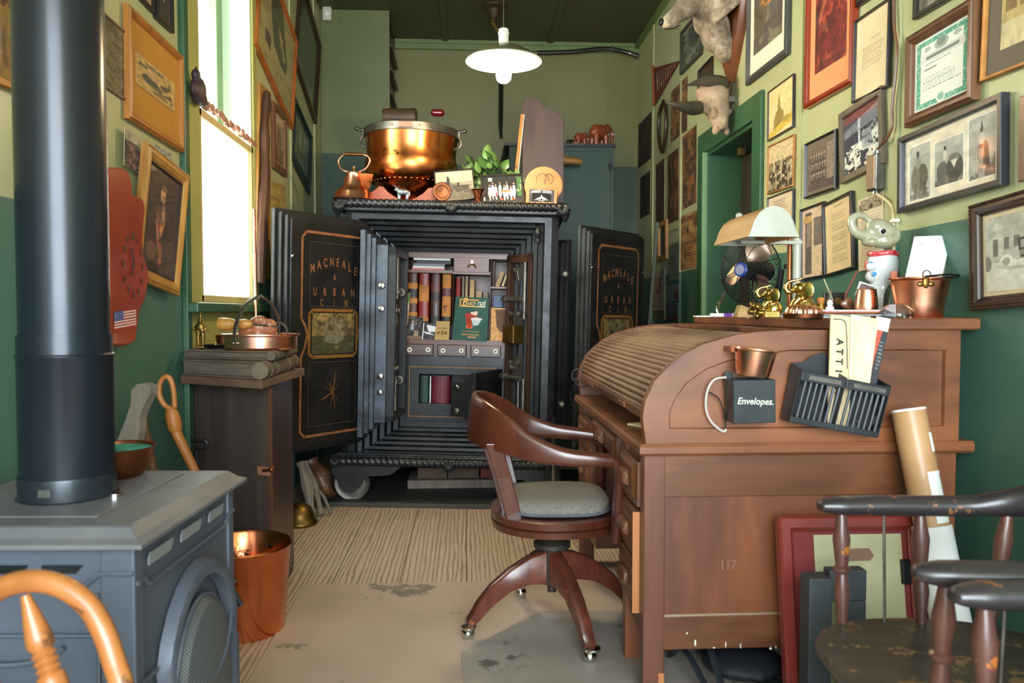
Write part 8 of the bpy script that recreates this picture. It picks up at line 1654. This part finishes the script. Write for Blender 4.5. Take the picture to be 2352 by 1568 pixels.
mb = MB(); mb.loft([[P(.25, .05, .0125), P(.86, .05, .0125), P(.86, .905, .0125), P(.25, .905, .0125)], [P(.25, .05, .015), P(.86, .05, .015), P(.86, .905, .015), P(.25, .905, .015)]]); mb.build('pale_panel', M['pale_canvas'], t)
mb = MB(); pl = [(.42, .80), (.45, .775), (.63, .775), (.66, .80), (.63, .835), (.45, .835)]; mb.loft([[P(u, v, .0152) for u, v in pl], [P(u, v, .017) for u, v in pl]]); mb.build('label_plate', mat('plate_brown', (132, 96, 76), .6), t)
mb = MB(); mb.loft([[P(.84, .66, .013), P(.90, .66, .013), P(.90, .78, .013), P(.84, .78, .013)], [P(.84, .66, .028), P(.90, .66, .028), P(.90, .78, .028), P(.84, .78, .028)]]); mb.build('hinge', M['black_metal'], t, bev=.002)
mat('slate_paint', (62, 68, 72), .5, c2=(48, 52, 56), scale=5)
a = [hy(1848, 1357, 1.99), hy(1905, 1365, 1.99)]; t = thing('slate_crate', 'dark slate coloured boards standing between the red frame and the armchair', 'crate', (a[0].x, 2.0, 0))
MB().box(a[0].x, a[1].x-.005, 1.96, 2.02, .001, .452).build('upright_board', M['slate_paint'], t, bev=.004); MB().box(a[1].x, a[1].x+.10, 1.99, 2.03, .38, .462).build('cross_board', M['slate_paint'], t, bev=.004); MB().box(a[1].x+.04, a[1].x+.10, 1.99, 2.03, .001, .38).build('upright_board', M['slate_paint'], t, bev=.004)
# mailing tube
Tt = Vector((1.243, 2.165, .858)); Bt = Vector((1.335, 1.985, .012)); d = (Bt-Tt); t = thing('mailing_tube', 'long cardboard mailing tube, brown above and white below, leaning on the desk', 'tube', Bt); k_ = .40
Rm = (Tt-Bt).normalized().to_track_quat('Z', 'Y').to_matrix(); L_ = (Tt-Bt).length
kraft = mat('kraft', (190, 146, 100), .55, c2=(172, 128, 86), scale=5, coat=.25)
MB().lathe([(.045, L_*.55), (.045, L_), (.0415, L_), (.0415, L_*.55)], Bt, 36, Rm, cap=False).build('kraft_tube', kraft, t, smooth=True)
MB().lathe([(.0455, L_-.004), (.0455, L_+.002), (.001, L_+.002)], Bt, 36, Rm, cap=False).build('end_cap', M['paper_white'], t)
MB().lathe([(.051, .0), (.051, L_*.63), (.046, L_*.632), (.046, 0)], Bt, 36, Rm, cap=False).build('white_sleeve', M['paper_white'], t, smooth=True)
mb = MB(); rg = []
for zz_ in (L_*.645, L_*.80): rg.append([Bt+Rm @ Vector((.0456*math.cos(a), .0456*math.sin(a), zz_)) for a in [ -1.9+.10*k for k in range(11)]])
# orient label toward the camera side
def lab(a0, a1, z0, z1, r, nm, m):
    mb = MB(); 
    rr = [[Bt+Rm @ Vector((r*math.cos(lerp(a0, a1, k/12)), r*math.sin(lerp(a0, a1, k/12)), zz_)) for k in range(13)] for zz_ in (z0, z1)]; mb.loft(rr, cap=False, closed=False); mb.build(nm, m, t, smooth=True)
va = max(range(360), key=lambda g: -(Rm @ Vector((math.cos(math.radians(g)), math.sin(math.radians(g)), 0))).y); va = math.radians(va); xs = 1 if (Rm @ Vector((math.cos(va+.3), math.sin(va+.3), 0))).x > 0 else -1
lab(va-xs*.15, va+xs*1.0, L_*.64, L_*.80, .0457, 'label', M['paper_white']); lab(va+xs*.75, va+xs*.98, L_*.66, L_*.79, .0459, 'barcode', mat('barcode_grey', (150, 150, 150), .8)); lab(va+xs*.5, va+xs*.95, L_*.86, L_*.92, .0457, 'tape_patch', M['paper_white'])
# windsor armchairs
def windsor(label, loc, rz=0):
    t = thing('windsor_armchair', label, 'chair', loc, (0, 0, rz)); K = dict(world=False)
    def sr(e, z): return [((.27-e)*(math.copysign(abs(math.cos(a))**.75, math.cos(a)))*(1.03 if math.cos(a) < 0 else .92), (.265-e)*math.copysign(abs(math.sin(a))**.7, math.sin(a))*(1-.10*max(0, math.cos(a))), z+(.006*math.cos(2*a) if e < .02 else 0)) for a in [2*PI*k/48 for k in range(48)]]
    mb = MB(); mb.loft([sr(.05, .395), sr(.012, .405), sr(0, .425), sr(.006, .440), sr(.02, .446), sr(.08, .440), sr(.16, .434)]); mb.build('seat', M['windsor_seat'], t, smooth=True, ang=50, **K)
    path = [(-.225, .225, .703), (-.18, .232, .703), (-.08, .238, .703), (.04, .240, .702), (.12, .232, .706), (.19, .20, .722), (.245, .13, .745), (.262, 0, .752)]; path += [(x, -y, z) for x, y, z in path[:-1][::-1]]
    hh = [.010, .019, .021, .021, .021, .032, .046, .05]; hh += hh[:-1][::-1]; ww = [.014, .028, .030, .027, .026, .020, .016, .016]; ww += ww[:-1][::-1]
    Pp = bez(path, 6); N_ = len(Pp); rings = []
    for i, p in enumerate(Pp):
        a = Pp[min(i+1, N_-1)]-Pp[max(i-1, 0)]; a.z = 0; a.normalize(); o = Vector((-a.y, a.x, 0)); t_ = i/6; k = min(int(t_), len(hh)-2); H_ = lerp(hh[k], hh[k+1], t_-k); W_ = lerp(ww[k], ww[k+1], t_-k)
        rings.append([p+o*(W_*x)+Vector((0, 0, H_*z)) for x, z in ((-1, .3), (-.6, .95), (0, 1.05), (.6, .95), (1, .3), (1, -.5), (.6, -.95), (0, -1), (-.6, -.95), (-1, -.5))])
    mb = MB(); mb.loft(rings); mb.build('arm_rail', M['windsor_black'], t, smooth=True, ang=80, **K)
    sp = [(0, .010), (.12, .012), (.30, .017), (.42, .013), (.45, .012), (.47, .019), (.50, .020), (.52, .013), (.58, .015), (.75, .019), (.9, .013), (1, .010)][::1]
    def sp_(p0, p1, m_): d_ = Vector(p1)-Vector(p0); R_ = d_.to_track_quat('Z', 'Y').to_matrix(); return MB().lathe([(r, f*d_.length) for f, r in sp], p0, 14, R_).build('spindle', m_, t, smooth=True, ang=60, **K)
    for s in (-1, 1):
        sp_((-.175, s*.215, .438), (-.175, s*.232, .692), M['windsor_spindle']); MB().tube([(-.08, s*.222, .438), (-.08, s*.236, .692)], .0032, 6).build('iron_rod', M['dull_steel'], t, smooth=True, **K)
        sp_((-.0, s*.222, .438), (.0, s*.238, .692), M['windsor_spindle']); sp_((.13, s*.19, .438), (.175, s*.21, .70), M['windsor_spindle']); sp_((.20, s*.09, .438), (.25, s*.115, .715), M['windsor_spindle'])
    for sx in (-1, 1):
        for sy in (-1, 1):
            p0 = Vector((sx*.16, sy*.15, .405)); p1 = Vector((sx*.225, sy*.205, .001)); d_ = p1-p0; R_ = d_.to_track_quat('Z', 'Y').to_matrix()
            MB().lathe([(r, f*d_.length) for f, r in ((0, .015), (.1, .02), (.25, .026), (.34, .018), (.36, .025), (.39, .018), (.5, .023), (.8, .018), (1, .013))], p0, 14, R_).build('leg', M['windsor_spindle'], t, smooth=True, ang=60, **K)
    for sy in (-1, 1): MB().tube([(-.19, sy*.178, .2), (0, sy*.178, .2), (.19, sy*.178, .2)], [.009, .014, .009], 10).build('stretcher', M['windsor_spindle'], t, smooth=True, **K)
    MB().tube([(0, -.178, .2), (0, 0, .2), (0, .178, .2)], [.009, .014, .009], 10).build('stretcher', M['windsor_spindle'], t, smooth=True, **K)
    return t
wood('windsor_spindle', (84, 52, 44), (106, 66, 54), 'z', 6, .35, .35, dark=(50, 32, 34), worn=((160, 92, 40), 6, .585))
windsor('worn black and oxblood low-back armchair nearest the desk', (.985, 1.465, 0), -.10)
windsor('worn black low-back armchair at the right edge, nearest the viewer', (.938, .905, 0), -.10)
# bag with straps under the desk
t = thing('black_bag', 'black bag with webbing straps lying under the near end of the desk', 'bag', (.80, 2.35, 0))
mb = MB(); mb.ell((.86, 2.40, .045), (.13, .12, .040)); mb.ell((.78, 2.16, .022), (.09, .05, .020)); mb.ell((.93, 2.22, .03), (.10, .07, .026)); mb.build('bag_body', mat('nylon_black', (28, 32, 40), .7, bmp=.3), t, remesh=.01)
for pts in (((.66, 2.52, .01), (.665, 2.36, .10), (.69, 2.20, .05), (.72, 2.12, .02)), ((.76, 2.52, .02), (.735, 2.36, .12), (.73, 2.22, .07), (.725, 2.13, .02))): MB().tube(bez([Vector(p) for p in pts], 6), .011, 8, flat=.25).build('strap', M['nylon_black'], t, smooth=True)
MB().tube([(.715, 2.12, .025), (.715, 2.10, .05), (.745, 2.10, .05), (.745, 2.12, .02)], .003, 6, closed=True).build('buckle', M['chrome'], t, smooth=True)
